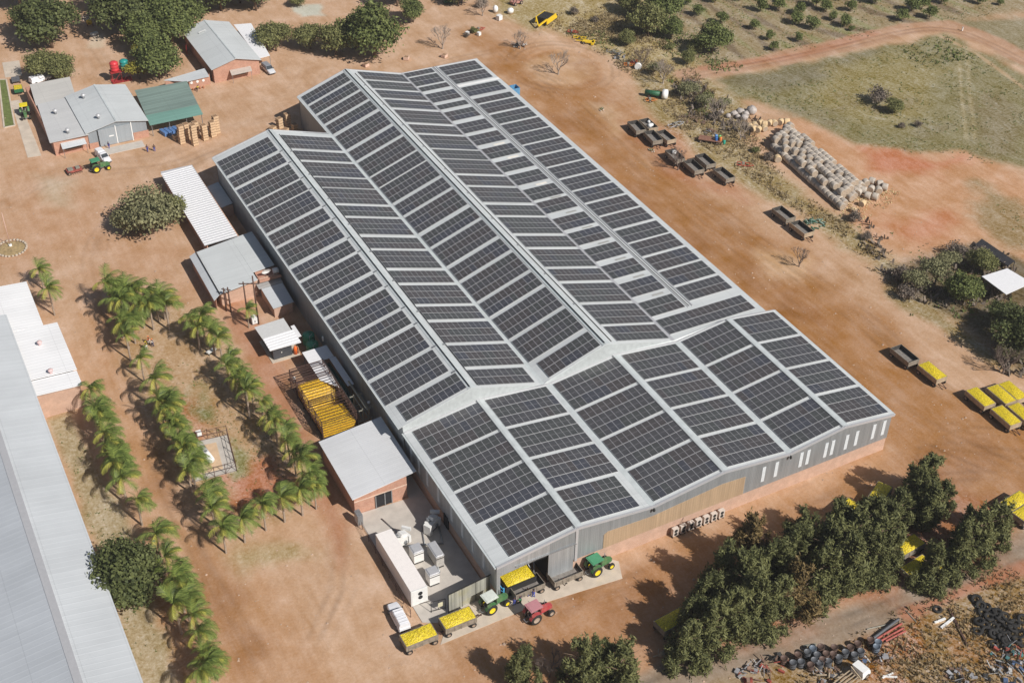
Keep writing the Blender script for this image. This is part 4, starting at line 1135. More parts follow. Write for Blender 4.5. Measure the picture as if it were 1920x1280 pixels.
def ducts(loc, label, rz, s=1.0):
    t = thing('air_handler', label, 'machine', loc, rz)
    mb = MB(); mb.box(-.9, .9, -.6, .6, .35, 1.7); mb.box(-1.5, -.95, -.9, .3, .2, 1.9); mb.build('housing', M_pane, t)
    mb = MB(); mb.box(.95, 1.35, -.8, .8, .3, 1.6); mb.cbox((.4, 0, 2.0), (1.2, .9, .5), .0, 0, .4); mb.cbox((1.6, .5, 1.9), (.35, 1.4, .5), .5); mb.build('duct', mat('white_panel', (0, 0, 0)), t)
    mb = MB(); mb.cyl((-.2, .3, 1.7), (-.2, .3, 2.1), .35, n=14); mb.cyl((.4, -.6, .8), (.4, -.75, .8), .3, n=12); mb.build('fan', M_steel, t)
    mb = MB(); mb.box(-.8, .8, -.5, .5, 0, .35); mb.build('base', M_blk, t)
ducts((-7.2, 16.0, .1), 'white air handling unit with ducts at the far end of the container', .3)
ducts((-1.9, 16.9, .1), 'white air handling unit with ducts close to the packhouse side wall', .5)
t = thing('pipe_run', 'grey insulated pipe running across the concrete yard between the machines', 'pipe')
mb = MB(); mb.cyl((-6.9, 15.4, .4), (-1.8, 13.2, .4), .13); mb.cyl((-1.8, 13.2, .4), (-.9, 16.5, .4), .13); mb.cyl((-3.9, 12.6, .5), (-4.6, 8.4, .5), .15); mb.cyl((-7.6, 22.0, .2), (-6.4, 17.2, .2), .1)
mb.cyl((-4.2, 14.2, .3), (-3.0, 18.0, .3), .07); mb.build('pipe', M_steel, t)
t = thing('electric_box', 'tall grey electrical box at the corner of the brick store', 'box', (-10.9, 22.6, 0))
mb = MB(); mb.box(-.4, .4, -.7, .7, .5, 2.4); mb.build('housing', M_steel, t)
mb = MB(); mb.box(-.3, -.2, -.6, -.5, 0, .5); mb.box(.2, .3, .5, .6, 0, .5); mb.box(-.42, -.4, -.6, .6, .6, 2.3); mb.build('door', M_alu, t)
# sliding fence of old sheeting
t = thing('sheet_fence', 'tall fence of mottled corrugated sheets closing the yard on the drive side', 'fence')
mb = MB(); mb.hexa([(-6.5, 1.42, .1), (0.15, 2.02, .1), (0.15, 2.1, .1), (-6.5, 1.5, .1), (-6.5, 1.42, 3.7), (0.15, 2.02, 3.7), (0.15, 2.1, 3.7), (-6.5, 1.5, 3.7)])
mb.build('sheeting', sheet('mottled_sheet', (.46, .46, .40), 's', .28, .8, .35, .45, .3, .15, .4, dirt=(.45, .42, .2)), t)
mb = MB(); mb.bar((-6.6, 1.4, 3.78), (.2, 2.05, 3.78), .12); mb.bar((-6.55, 1.4, 0), (-6.55, 1.4, 3.8), .12)
for x in (-4.4, -2.2, -.1): mb.bar((x, 1.75 + (x + 3.2) * .09, 0), (x, 1.75 + (x + 3.2) * .09, 3.7), .1)
mb.build('frame', M_blk, t)
# rail gate and rails left of the container
t = thing('rail_fence', 'thin dark wire fence beside the white container', 'fence')
mb = MB()
for z in (.6, 1.1, 1.5): mb.bar((-11.4, 3.2, z), (-10.9, 21.5, z), .035)
for y in np.arange(3.2, 21.6, 2.6): mb.bar((-11.4 + (y - 3.2) * .027, y, 0), (-11.4 + (y - 3.2) * .027, y, 1.6), .07)
mb.build('rails', M_rust, t)
t = thing('yard_gate', 'open metal frame gate between the container and the sheet fence', 'gate', (-8.6, 2.6, .05))
mb = MB()
for a, c in (((0, 0, 0), (0, 0, 2.1)), ((0, 0, 2.1), (2.0, -.3, 2.1)), ((2.0, -.3, 0), (2.0, -.3, 2.1)), ((0, 0, .3), (2, -.3, .3)), ((1, -.15, .3), (1, -.15, 2.1))): mb.bar(a, c, .07)
mb.build('frame', M_blk, t)
mb = MB(); mb.box(.9, 1.7, -.3, -.27, .9, 1.7); mb.build('notice', mat('faded_board', (.62, .58, .40), .8, var=.2, scale=6), t)
# row of fan coils on the front wall
proto = None
for k in range(7):
    x = 28.9 + k * 1.35
    lab = 'grey twin-fan condenser in the row of seven along the foot of the front wall'
    if k == 0: lab = 'grey twin-fan condenser at the left end of the row by the front wall'
    if k == 6: lab = 'grey twin-fan condenser at the right end of the row by the front wall'
    if proto is None:
        proto = thing('condenser', lab, 'air conditioner', (x, -.55, 0), 0, 'condensers along the front wall')
        mb = MB(); mb.box(-.48, .48, -.25, .3, .35, 1.75); mb.build('housing', mat('dusty_white', (.60, .53, .47), .6, var=.08), proto)
        for zz in (.75, 1.38):
            mb = MB(); mb.cyl((0, -.25, zz), (0, -.29, zz), .28, n=14); mb.build('fan', M_blk, proto)
        mb = MB(); mb.box(-.45, -.35, -.2, .25, 0, .35); mb.box(.35, .45, -.2, .25, 0, .35); mb.each('foot', M_blk, proto)
    else:
        dup(proto, (x, -.55, 0), label=lab)
# ------------------------------------------------------------------ utility poles
t = thing('pole_frame', 'frame of tall brown timber poles with a crossbar in front of the brick shed', 'utility pole')
mb = MB()
for x, y, h in ((-9.2, 77.3, 8.6), (-7.8, 76.0, 10.2), (-11.6, 82.2, 5.0), (-11.0, 81.5, 5.4)): mb.cyl((x, y, 0), (x, y, h), .16, .12)
mb.each('pole', mat('brown_timber', (.10, .055, .04), .85, var=.2), t)
mb = MB(); mb.bar((-9.9, 77.7, 8.2), (-6.9, 75.6, 8.6), .14); mb.bar((-11.9, 82.5, 4.7), (-10.6, 81.2, 4.9), .12); mb.bar((-11.0, 81.5, 4.0), (-11.6, 82.2, 4.7), .1)
mb.bar((-9.2, 77.3, 4.0), (-7.9, 78.6, 1.0), .08); mb.each('crossbar', mat('brown_timber', (0, 0, 0)), t)
t = thing('transformer', 'white transformer tank at the foot of the tall brown poles', 'transformer', (-8.4, 76.4, 0))
mb = MB(); mb.box(-.45, .45, -.5, .5, .3, 1.5); mb.cyl((0, 0, 1.5), (0, 0, 1.8), .3); mb.build('tank', M_white, t)
mb = MB(); mb.box(-.5, -.3, -.3, .3, 0, .3); mb.box(.3, .5, -.3, .3, 0, .3); mb.box(-.1, .1, -.53, -.5, .6, 1.0); mb.each('foot', M_steel, t)

# ------------------------------------------------------------------ long shed at bottom left
t = thing('long_shed', 'very long pale grey metal shed roof running out of the bottom left corner', 'building')
rx0, rx1 = -54.0, -46.9
mb = MB(); mb.slab([(rx0, -20, 7.3), (rx1, -20, 5.9), (rx1, 90.0, 5.9), (rx0, 90.0, 7.3)], .1); mb.build('roof_slope', M_roofg, t)
mb = MB(); mb.slab([(-66.0, -20, 5.9), (rx0 - .02, -20, 7.3), (rx0 - .02, 90.0, 7.3), (-66.0, 90.0, 5.9)], .1); mb.build('roof_slope', sheet('long_roof_sheet_dull', (.52, .55, .58), 'y', 1.0, .25, .05, .42, .2, .08, .05), t)
mb = MB(); mb.slab([(rx0 - .5, -20, 7.33), (rx0 + .5, -20, 7.33), (rx0 + .5, 90, 7.33), (rx0 - .5, 90, 7.33)], .1); mb.build('ridge_cap', M_alu, t)
wallbox('wall', t, -65.6, -47.2, -19.6, 89.6, 0, 5.7, M_brickp, .25)
t = thing('white_annex', 'bright white ribbed annex roofs stepped against the long grey shed', 'building')
M_wr = sheet('annex_roof', (.82, .82, .82), 'y', .8, .5, .04, .4, 0, -.12, .04)
mb = MB(); mb.slab([(-46.88, 85.4, 5.4), (-41.9, 85.4, 4.9), (-41.8, 99.9, 4.9), (-49.9, 99.8, 5.6)], .1); mb.build('roof', M_wr, t)
mb = MB(); mb.slab([(-46.88, 71.1, 5.3), (-39.65, 71.1, 4.9), (-39.65, 85.35, 4.9), (-46.88, 85.35, 5.3)], .1); mb.build('roof', M_wr, t)
mb = MB(); mb.slab([(-46.88, 67.0, 5.1), (-39.75, 67.0, 4.7), (-39.75, 71.05, 4.7), (-46.88, 71.05, 5.1)], .1); mb.build('roof', M_wr, t)
wallbox('wall', t, -49.5, -42.4, 85.6, 99.4, 0, 4.7, M_brickp, .25, 'nse')
wallbox('wall', t, -46.8, -40.1, 67.4, 85.3, 0, 4.55, M_brickp, .25, 'nse')
mb = MB(); mb.box(-40.2, -40.05, 67.2, 85.5, 4.35, 4.6); mb.build('fascia', mat('tan_fascia', (0, 0, 0)), t)
for i, (x, y) in enumerate(((-43.6, 79.9), (-43.6, 71.6))):
    mb = MB(); mb.cyl((x, y, 4.9), (x, y, 5.6), .25); mb.blob((x, y, 5.75), (.45, .45, .3), 0, 10, 6); mb.build('vent_cowl', mat('ruddy_white', (.62, .45, .44), .6), t)
# ------------------------------------------------------------------ gas enclosure
t = thing('gas_pen', 'square concrete pad inside a thin dark wire fence in the palm garden', 'enclosure')
C4 = [(-29.9, 42.2), (-23.2, 41.6), (-21.9, 50.2), (-27.9, 51.0)]
mb = MB(); mb.slab([(*C4[0], .12), (*C4[1], .12), (*C4[2], .12), (*C4[3], .12)], .2); mb.build('pad', M_conc, t)
mb = MB(); mb.slab([(-28.6, 43.4, .20), (-24.9, 43.0, .20), (-24.0, 49.2, .20), (-27.4, 49.7, .20)], .1); mb.build('inner_slab', mat('peach_slab', (.60, .43, .28), .9, var=.08), t)
mb = MB()
for i in range(4):
    a, c = C4[i], C4[(i + 1) % 4]
    for z in (.15, 1.1, 2.0): mb.bar((*a, z), (*c, z), .05)
    for s_ in range(4):
        q = s_ / 4; p = (a[0] + (c[0] - a[0]) * q, a[1] + (c[1] - a[1]) * q); r = (a[0] + (c[0] - a[0]) * (q + .25), a[1] + (c[1] - a[1]) * (q + .25))
        mb.bar((*p, 0), (*p, 2.1), .08)
        if s_ in (1, 3): mb.bar((*p, .1), (*r, 2.0), .04)
mb.build('fence', M_rust, t)
t = thing('gas_tank', 'white horizontal gas cylinder on the pad inside the wire pen', 'gas tank', (-26.35, 46.3, .2), math.radians(97))
mb = MB(); mb.cyl((-1.7, 0, .85), (1.7, 0, .85), .55, n=18); mb.blob((-1.7, 0, .85), (.35, .55, .55), 0, 14, 8); mb.blob((1.7, 0, .85), (.35, .55, .55), 0, 14, 8); mb.build('shell', M_white, t)
mb = MB(); mb.box(-1.2, -1.0, -.4, .4, 0, .5); mb.box(1.0, 1.2, -.4, .4, 0, .5); mb.each('saddle', M_conc, t)
mb = MB(); mb.cyl((0, 0, 1.38), (0, 0, 1.55), .2); mb.build('valve_cover', M_steel, t)
t = thing('meter_box', 'little white box with red edges just outside the wire pen', 'box', (-25.96,51.67))
mb = MB(); mb.box(-.4, .4, -.35, .35, .5, 1.3); mb.build('box', M_white, t)
mb = MB(); mb.bar((-.45, 0, 0), (-.45, 0, 1.2), .08); mb.bar((.45, 0, 0), (.45, 0, 1.2), .08); mb.each('leg', mat('red_paint', (.34, .035, .035), .5), t)

# ------------------------------------------------------------------ workshop group, top left
def gabled(t, x0, x1, y0, y1, ze, zr, wall_m, roof_m, oh=.4, wz=None):
    xm = (x0 + x1) / 2
    for a, za_, c, zc in ((x0 - oh, ze - .1, xm, zr), (xm, zr, x1 + oh, ze - .1)):
        mb = MB(); mb.slab([(a, y0 - oh, za_), (c, y0 - oh, zc), (c, y1 + oh, zc), (a, y1 + oh, za_)], .08); mb.build('roof_slope', roof_m, t)
    mb = MB(); mb.bar((xm, y0 - oh, zr + .03), (xm, y1 + oh, zr + .03), .35, .08); mb.build('ridge_cap', M_flash, t)
    mb = MB()
    for y in (y0, y1 - .2):
        mb.hexa([(x0, y, 0), (xm, y, 0), (xm, y + .2, 0), (x0, y + .2, 0), (x0, y, ze - .12), (xm, y, zr - .12), (xm, y + .2, zr - .12), (x0, y + .2, ze - .12)])
        mb.hexa([(xm, y, 0), (x1, y, 0), (x1, y + .2, 0), (xm, y + .2, 0), (xm, y, zr - .12), (x1, y, ze - .12), (x1, y + .2, ze - .12), (xm, y + .2, zr - .12)])
    mb.box(x0, x0 + .2, y0 + .2, y1 - .2, 0, ze - .15); mb.box(x1 - .2, x1, y0 + .2, y1 - .2, 0, ze - .15)
    return mb.build('wall', wall_m, t)
def cowl(loc, label):
    t = thing('roof_ventilator', label, 'ventilator', loc)
    mb = MB(); mb.cyl((0, 0, 0), (0, 0, .5), .28); mb.build('neck', M_steel, t)
    mb = MB(); mb.blob((0, 0, .75), (.5, .5, .38), 0, 12, 6); mb.build('turbine', M_alu, t)
t = thing('flat_shed', 'pale flat roofed brick shed with a stepped back half, left of the grey gabled workshop', 'shed')
M_fl = sheet('cream_sheet', (.60, .60, .59), 'y', .8, .3, .05, .45, .1, .05, .05)
roofq(t, [(-26.9, 151.4, 3.4), (-18.9, 150.8, 3.7), (-17.1, 170.0, 3.7), (-25.6, 170.0, 3.4)], M_fl)
roofq(t, [(-25.9, 170.1, 3.2), (-17.2, 170.1, 3.5), (-16.2, 180.2, 3.5), (-25.0, 181.0, 3.2)], sheet('sand_sheet', (.60, .58, .54), 'y', .8, .3, .05, .45, .1, .05, .05))
wallbox('wall', t, -26.2, -19.0, 151.6, 180.0, 0, 3.2, M_brick, .25)
mb = MB(); mb.slab([(-24.9, 149.6, 2.3), (-19.8, 149.8, 2.3), (-19.8, 151.6, 2.7), (-24.8, 151.6, 2.7)], .08); a_ = mb.build('awning', M_roofg, t)
mb = MB(); mb.bar((-24.7, 149.7, 0), (-24.7, 149.7, 2.25), .09); mb.bar((-19.9, 149.9, 0), (-19.9, 149.9, 2.25), .09); mb.each('post', M_steel, a_)
mb = MB(); mb.box(-24.1, -20.7, 151.5, 151.58, .9, 2.1); mb.build('window', M_glass, t)
t = thing('workshop', 'grey gabled workshop with big double doors and blue grey cladding', 'building')
gabled(t, -19.0, -6.6, 151.4, 169.6, 4.0, 5.3, sheet('blue_grey_cladding', (.30, .34, .37), 's', .5, .5, .06, .5, .2, .1, .1), M_roofy, .5)
mb = MB(); mb.box(-16.9, -10.0, 151.16, 151.26, .1, 4.0); mb.build('double_door', sheet('door_cladding', (.36, .40, .43), 's', .5, .5, .06, .5, .2, .1, .1), t)
mb = MB(); mb.box(-13.3, -13.12, 151.10, 151.16, .1, 4.3); mb.box(-10.0, -9.8, 151.05, 151.3, 0, 4.3); mb.box(-14.8, -13.8, 151.08, 151.14, 2.0, 2.25); mb.build('door_trim', M_white, t)
mb = MB(); mb.box(-17.0, -16.9, 151.05, 151.3, 0, 4.1); mb.build('door_gap', M_dark, t)
mb = MB(); mb.box(-9.7, -6.4, 151.20, 151.32, 0, 1.6); mb.box(-19.1, -17.2, 151.20, 151.32, 0, 1.3); mb.each('brick_skirt', M_brick, t)
cowl((-16.2, 166.0, 4.6), 'grey roof ventilator on the far left slope of the gabled workshop')
cowl((-15.6, 155.0, 4.7), 'grey roof ventilator on the near left slope of the gabled workshop')
cowl((-23.0, 163.5, 3.6), 'roof ventilator in the middle of the pale flat shed roof')
cowl((-22.6, 153.6, 3.6), 'roof ventilator near the front edge of the pale flat shed roof')
t = thing('net_shelter', 'open shelter roofed with green shade sheeting beside the workshop', 'shelter')
M_gn = sheet('green_sheeting', (.20, .27, .24), 'y', 1.4, .3, .2, .6, 0, .25, .25); M_gn2 = sheet('fresh_green_sheeting', (.17, .32, .27), 'y', 1.4, .3, .1, .6, 0, .15, .1)
roofq(t, [(-5.6, 155.6, 2.85), (6.0, 155.2, 3.0), (7.1, 167.4, 3.0), (-4.6, 168.4, 2.85)], M_gn, .05)
roofq(t, [(-6.0, 150.7, 2.8), (5.6, 150.3, 2.95), (6.0, 155.1, 3.0), (-5.6, 155.5, 2.84)], M_gn2, .05)
mb = MB()
for x in (-5.6, -1.8, 2.0, 5.4):
    for y in (151.0, 159.5, 167.2): mb.bar((x, y, 0), (x, y, 2.8), .12)
mb.each('post', M_steel, t)
t = thing('stacked_sheets', 'blue plastic sheets stacked under the front of the green shelter', 'pallet stack')
for k in range(5):
    mb = MB(); mb.cbox((-3.4 + k * .9, 150.6, .5), (.75, 2.4, .9), .25); mb.each('bundle', mat('blue_plastic', (.10, .20, .42), .5, var=.2), t)
t = thing('red_brick_workshop', 'brick building with wide grey gable roof and white side roof at the top left', 'building')
gabled(t, 14.0, 25.0, 169.5, 192.5, 3.7, 5.2, M_brick, M_roofy, .5)
roofq(t, [(25.6, 171.5, 2.9), (28.6, 172.2, 2.75), (30.6, 191.6, 2.75), (26.4, 192.4, 2.9)], mat('white_ibr', (0, 0, 0)), .08, 'side_roof')
mb = MB()
for y in (172.5, 181, 190): mb.bar((28.6 + (y - 172) * .1, y, 0), (28.6 + (y - 172) * .1, y, 2.7), .1)
mb.each('post', M_steel, t)
mb = MB(); mb.slab([(17.6, 167.4, 2.1), (22.6, 167.6, 2.1), (22.8, 169.4, 2.5), (17.8, 169.4, 2.5)], .08); a_ = mb.build('awning', mat('dusty_sheet', (.48, .42, .37), .7, var=.1), t)
mb = MB(); mb.bar((17.8, 167.5, 0), (17.8, 167.5, 2.0), .08); mb.bar((22.4, 167.7, 0), (22.4, 167.7, 2.0), .08); mb.each('post', M_steel, a_)
mb = MB(); mb.box(19.0, 21.5, 169.38, 169.48, .9, 2.0); mb.build('window', M_glass, t)
for i, (x, y) in enumerate(((17.2, 187.5), (23.0, 190.5), (23.2, 186.5))):
    z = 5.2 - abs(x - 19.5) / 6 * 1.6 + .05
    mb = MB(); mb.slab([(x - .9, y, z), (x + .9, y, z + (0.45 if x < 19 else -.48)), (x + .9, y + .5, z + (0.45 if x < 19 else -.48)), (x - .9, y + .5, z)], .04); mb.build('skylight', M_white, t)
t = thing('boundary_wall', 'grey roofed brick wall joining the shelter and the red brick building', 'wall')
mb = MB(); mb.box(3.0, 13.4, 171.0, 171.3, 0, 2.0); mb.box(8.0, 13.0, 169.5, 169.75, 0, 1.8); mb.each('wall', M_brick, t)
roofq(t, [(7.4, 169.0, 2.05), (12.8, 169.2, 2.1), (13.2, 173.4, 2.3), (2.8, 171.6, 2.25)], M_roofg, .08)
t0 = None
for k in range(3):
    lab = ('white round blank sign disc on the brick wall, left of three', 'white round blank sign disc on the brick wall, middle of three', 'white round blank sign disc on the brick wall, right of three')[k]
    t = thing('wall_disc', lab, 'disc', (8.6 + k * 1.4, 169.4, 1.3))
    mb = MB(); mb.cyl((0, 0, 0), (0, .08, 0), .32, n=14); mb.build('disc', M_white, t)
# tanks on red stand
t = thing('tank_stand', 'red steel stand carrying two raised tanks', 'stand', (-4.9, 180.3, 0))
M_red = mat('red_paint', (0, 0, 0))
mb = MB()
for x in (-2.1, 0, 2.1):
    for y in (-.9, .9): mb.bar((x, y, 0), (x, y, 2.6), .10)
for y in (-.9, .9):
    mb.bar((-2.1, y, .15), (0, y, 2.5), .07); mb.bar((0, y, .15), (2.1, y, 2.5), .07)
mb.each('leg', M_red, t)
mb = MB(); mb.box(-2.3, 2.3, -1.1, 1.1, 2.6, 2.75); mb.box(-2.3, 2.3, -1.1, 1.1, .1, .2); mb.each('deck', M_red, t)
for x, nm, c in ((-1.1, 'red upright tank on the raised red stand', (.62, .05, .06)), (1.2, 'teal upright tank on the raised red stand', (.02, .26, .24))):
    t = thing('storage_tank', nm, 'tank', (-4.9 + x, 180.3, 2.75))
    mb = MB(); mb.lathe((0, 0, 0), [(0, 0), (.98, 0), (.98, .7), (.93, .75), (.98, .8), (.98, 1.5), (.93, 1.55), (.98, 1.6), (.98, 2.0), (.6, 2.3), (.25, 2.35), (0, 2.35)], 18); mb.build('shell', mat('tank_%s' % nm.split()[0], c, .4, var=.06), t)
# wooden bins in tall stacks
M_bin = mat('bin_timber', (.60, .43, .27), .8, var=.15, scale=3); M_bin2 = mat('bin_timber_shade', (.30, .18, .10), .85, var=.2, scale=3)  # darker copy paints shade inside and under bins; also colours runners
def bin_stack(loc, n_, label, rz=0.0, s=1.15, lean=0, rnd=random.Random(3)):
    t = thing('bin_stack', label, 'bin stack', loc, rz, 'timber bin stacks')
    for k in range(n_):
        z = k * .62; dx = rnd.uniform(-.05, .05) + lean * k; dy = rnd.uniform(-.05, .05)
        mb = MB()
        mb.box(-s / 2 + dx, s / 2 + dx, -s / 2 + dy, s / 2 + dy, z + .10, z + .56, 0)
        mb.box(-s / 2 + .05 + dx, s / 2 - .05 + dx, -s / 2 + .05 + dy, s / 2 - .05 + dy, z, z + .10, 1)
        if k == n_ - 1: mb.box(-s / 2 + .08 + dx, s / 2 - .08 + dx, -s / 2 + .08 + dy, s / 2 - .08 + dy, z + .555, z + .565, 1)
        mb.build('bin', [M_bin, M_bin2], t)
for (p, n_, lab) in (((-0.97,145.06), 7, 'tall timber bin stack at the left of the bin yard by the green shelter'), ((0.67,146.61), 6, 'timber bin stack just behind the left tall stack of the bin yard'),
                     ((1.27,143.15), 8, 'tallest timber bin stack, at the front of the bin yard'), ((2.62,146.43), 6, 'timber bin stack directly behind the tallest stack'),
                     ((3.90,144.46), 6, 'narrow timber bin stack in the middle right of the bin yard'), ((5.87,145.07), 6, 'timber bin stack second from the right in the bin yard'),
                     ((7.04,146.09), 7, 'timber bin stack at the right end of the bin yard'), ((-1.62,147.22), 2, 'lowest timber bin stack, beside the blue sheets')):
    bin_stack(p, n_, lab, .15)
# dried out bins heaped behind the packhouse corner
for (p, n_, lab, rz) in (((20.06,142.29), 4, 'sandy timber bin stack behind the packhouse, left one', .3), ((21.96,142.43), 5, 'sandy timber bin stack behind the packhouse, farthest one', .1),
                         ((20.37,139.43), 2, 'low sandy timber bin pile in front of the farthest stack behind the packhouse', .6), ((22.47,139.46), 3, 'sandy timber bin stack closest to the tall packhouse side wall', .2), ((18.21,141.58), 2, 'low sandy timber bin pile at the outer left behind the packhouse', .5)):
    bin_stack(p, n_, lab, rz)
def crate(p, label, rz=.2, s=1.2):
    t = thing('timber_crate', label, 'crate', p, rz)
    mb = MB(); mb.box(-s / 2, s / 2, -s / 2, s / 2, .1, .8); mb.build('box', mat('pink_timber', (.66, .46, .36), .8, var=.1), t)
    mb = MB(); mb.box(-s / 2, s / 2, -s / 2, -s / 2 + .15, 0, .1); mb.box(-s / 2, s / 2, s / 2 - .15, s / 2, 0, .1); mb.box(-s / 2 + .1, s / 2 - .1, -s / 2 + .1, s / 2 - .1, .8, .81); mb.each('runner_and_shade_top', M_bin2, t)  # last box: dark sheet on top paints in the shaded inside
crate((48.66,162.02), 'pinkish wooden crate alone on the sand behind the packhouse, left of three', .3)
crate((58.82,161.18), 'half collapsed brown wooden crate on the sand, middle of three', .9)
crate((67.48,158.21), 'pale wooden crate on the sand near the bare tree, right of three', .5)
t = thing('blue_bin', 'blue steel bin standing behind the far edge of the solar roof', 'skip', (73.6, 133.6, 0))
wallbox('shell', t, -.9, .9, -1.0, 1.0, .1, 1.9, mat('blue_steel', (.10, .28, .48), .5, var=.2), .08)
mb = MB(); mb.box(-.8, .8, -.9, .9, .1, .3); mb.build('floor', M_blk, t)
# ------------------------------------------------------------------ shelter on the right
t = thing('white_shelter', 'white flat roofed shelter on thin poles at the right edge among dark trees', 'shelter', (0, 0, 0))
a, c, d, e = (113.29,26.21), (119.28,25.89), (119.87,20.40), (113.11,19.90)
mb = MB(); mb.slab([(*e, 3.1), (*d, 3.2), (*c, 3.2), (*a, 3.1)], .1); mb.build('roof', mat('white_ibr', (0, 0, 0)), t)
mb = MB()
for p in (a, c, d, e):
    mx_, my_ = (a[0] + d[0]) / 2, (a[1] + d[1]) / 2
    q = (p[0] + (mx_ - p[0]) * .12, p[1] + (my_ - p[1]) * .12); mb.bar((*q, 0), (*q, 3.05), .12)
mb.each('post', M_rust, t)
# flower bed with mast at left
t = thing('round_bed', 'round stone edged bed at the left edge of the sandy yard', 'flower bed', (-41.49,119.81))
mb = MB(); rs = random.Random(4)
for k in range(26):
    a_ = 2 * PI * k / 26; mb.blob((2.7 * math.cos(a_), 2.9 * math.sin(a_), .12), (.3, .3, .22), 0, 6, 4, .2, rs)
mb.build('stone_ring', mat('pale_stone', (.45, .38, .30), .9, var=.2), t)
mb = MB(); mb.cyl((0, 0, 0), (0, 0, .12), 2.6, 2.3, n=20); mb.build('soil', mat('bed_soil', (.36, .26, .13), .95, var=.3), t)
t = thing('flag_mast', 'thin pale mast rising from the round stone bed', 'mast', (-41.53,120.64))
mb = MB(); mb.cyl((0, 0, 0), (0, 0, 7.5), .07, .04); mb.each('pole', mat('pinkish_pole', (.62, .42, .36), .6), t)
mb = MB(); mb.cyl((0, 0, 0), (0, 0, .5), .3); mb.build('footing', M_white, t)

# ------------------------------------------------------------------ vegetation
L_dark = leafmat('leaf_dark', (.032, .046, .016), (.145, .165, .058))
L_mid = leafmat('leaf_mid', (.044, .064, .020), (.19, .22, .070))
L_olive = leafmat('leaf_olive', (.065, .076, .026), (.25, .25, .095))
L_grey = leafmat('leaf_grey', (.085, .092, .045), (.30, .29, .15))
L_yel = leafmat('leaf_yellow', (.10, .095, .014), (.34, .30, .05))
L_cas = leafmat('leaf_feathery', (.036, .046, .017), (.20, .205, .080))
L_casb = leafmat('leaf_bronze', (.06, .045, .018), (.24, .17, .07))
L_palm = leafmat('palm_leaf', (.042, .076, .018), (.24, .30, .07), .5)
L_palmy = leafmat('palm_leaf_yellow', (.14, .17, .03), (.42, .40, .08), .5)
L_dry = leafmat('dry_twigs', (.10, .085, .070), (.26, .21, .17))
L_grass = leafmat('dry_grass', (.15, .105, .052), (.36, .28, .155))
L_grassg = leafmat('green_grass', (.05, .075, .02), (.19, .22, .07))
M_bark = mat('bark', (.16, .11, .075), .9, var=.3, scale=4)
M_barkg = mat('grey_bark', (.30, .24, .19), .9, var=.25, scale=4)
M_palmt = mat('palm_trunk', (.33, .26, .20), .9, var=.25, scale=6)

def leaf_cloud(blobs, n, size, rs, up=0.35, fill=0.35, stretch=1.6, droop=0.0, jit=0.14, spiky=0.0):
    """n leaf clumps in a set of ellipsoids -> quads"""
    B = np.array(blobs, dtype=float)
    w = B[:, 3] * B[:, 4] + B[:, 4] * B[:, 5] + B[:, 3] * B[:, 5]
    idx = rs.choice(len(B), n, p=w / w.sum())
    d = rs.normal(size=(n, 3)); d /= np.linalg.norm(d, axis=1)[:, None]
    d[:, 2] = np.where(d[:, 2] < -0.4, -d[:, 2] * .5, d[:, 2])
    r = 1 - fill * rs.rand(n) ** 1.6 + jit * rs.normal(size=n)
    c = B[idx, :3] + d * B[idx, 3:6] * r[:, None]
    nrm = d + rs.normal(size=(n, 3)) * 0.75; nrm[:, 2] += up
    nrm /= np.linalg.norm(nrm, axis=1)[:, None]
    t = rs.normal(size=(n, 3)) * (1 - spiky * .55) + d * spiky * 2.2; t[:, 2] -= droop
    t -= nrm * np.sum(t * nrm, 1)[:, None]; t /= np.linalg.norm(t, axis=1)[:, None]
    bt = np.cross(nrm, t)
    s = size * (0.6 + 0.9 * rs.rand(n))[:, None]
    a = t * s * stretch * .5; b_ = bt * s * .5
    V = np.stack([c - a, c + b_ * 1.0 - a * .1, c + a, c - b_ * 1.0 + a * .1], 1).reshape(-1, 3)
    V[:, 2] = np.maximum(V[:, 2], 0.02)
    F = np.arange(4 * n).reshape(-1, 4)
    return V, F

def crown_blobs(rs, R, H0, H1, k=14, lump=0.42, cone=0.0):
    """lumps packed through a crown of radius R between heights H0 and H1"""
    out = []
    hc = (H0 + H1) / 2; hr = (H1 - H0) / 2
    for i in range(k):
        d = rs.normal(size=3); d /= np.linalg.norm(d)
        q = rs.rand() ** .4 * .72
        z = hc + d[2] * hr * q
        f = 1 - cone * max(0, (z - H0) / (H1 - H0))
        l = R * lump * (0.7 + .6 * rs.rand()) * (f * .5 + .5)
        out.append((d[0] * R * q * f, d[1] * R * q * f, z, l, l, min(l * .85, hr)))
    out.append((0, 0, hc, R * .55, R * .55, hr * .6))
    return out

def trunk_mb(rs, h, r, R, n=5, lean=0.0):
    mb = MB()
    mb.cyl((0, 0, 0), (lean, 0, h), r, r * .65, 8)
    for i in range(n):
        a = 2 * PI * i / n + rs.rand(); z = h * (.55 + .4 * rs.rand())
        l = R * (.45 + .3 * rs.rand())
        p1 = (lean * z / h, 0, z); p2 = (lean + math.cos(a) * l * .5, math.sin(a) * l * .5, z + l * .45); p3 = (lean + math.cos(a) * l, math.sin(a) * l, z + l * .75)
        mb.cyl(p1, p2, r * .45, r * .28, 6, caps=False); mb.cyl(p2, p3, r * .28, r * .1, 5, caps=False)
    return mb

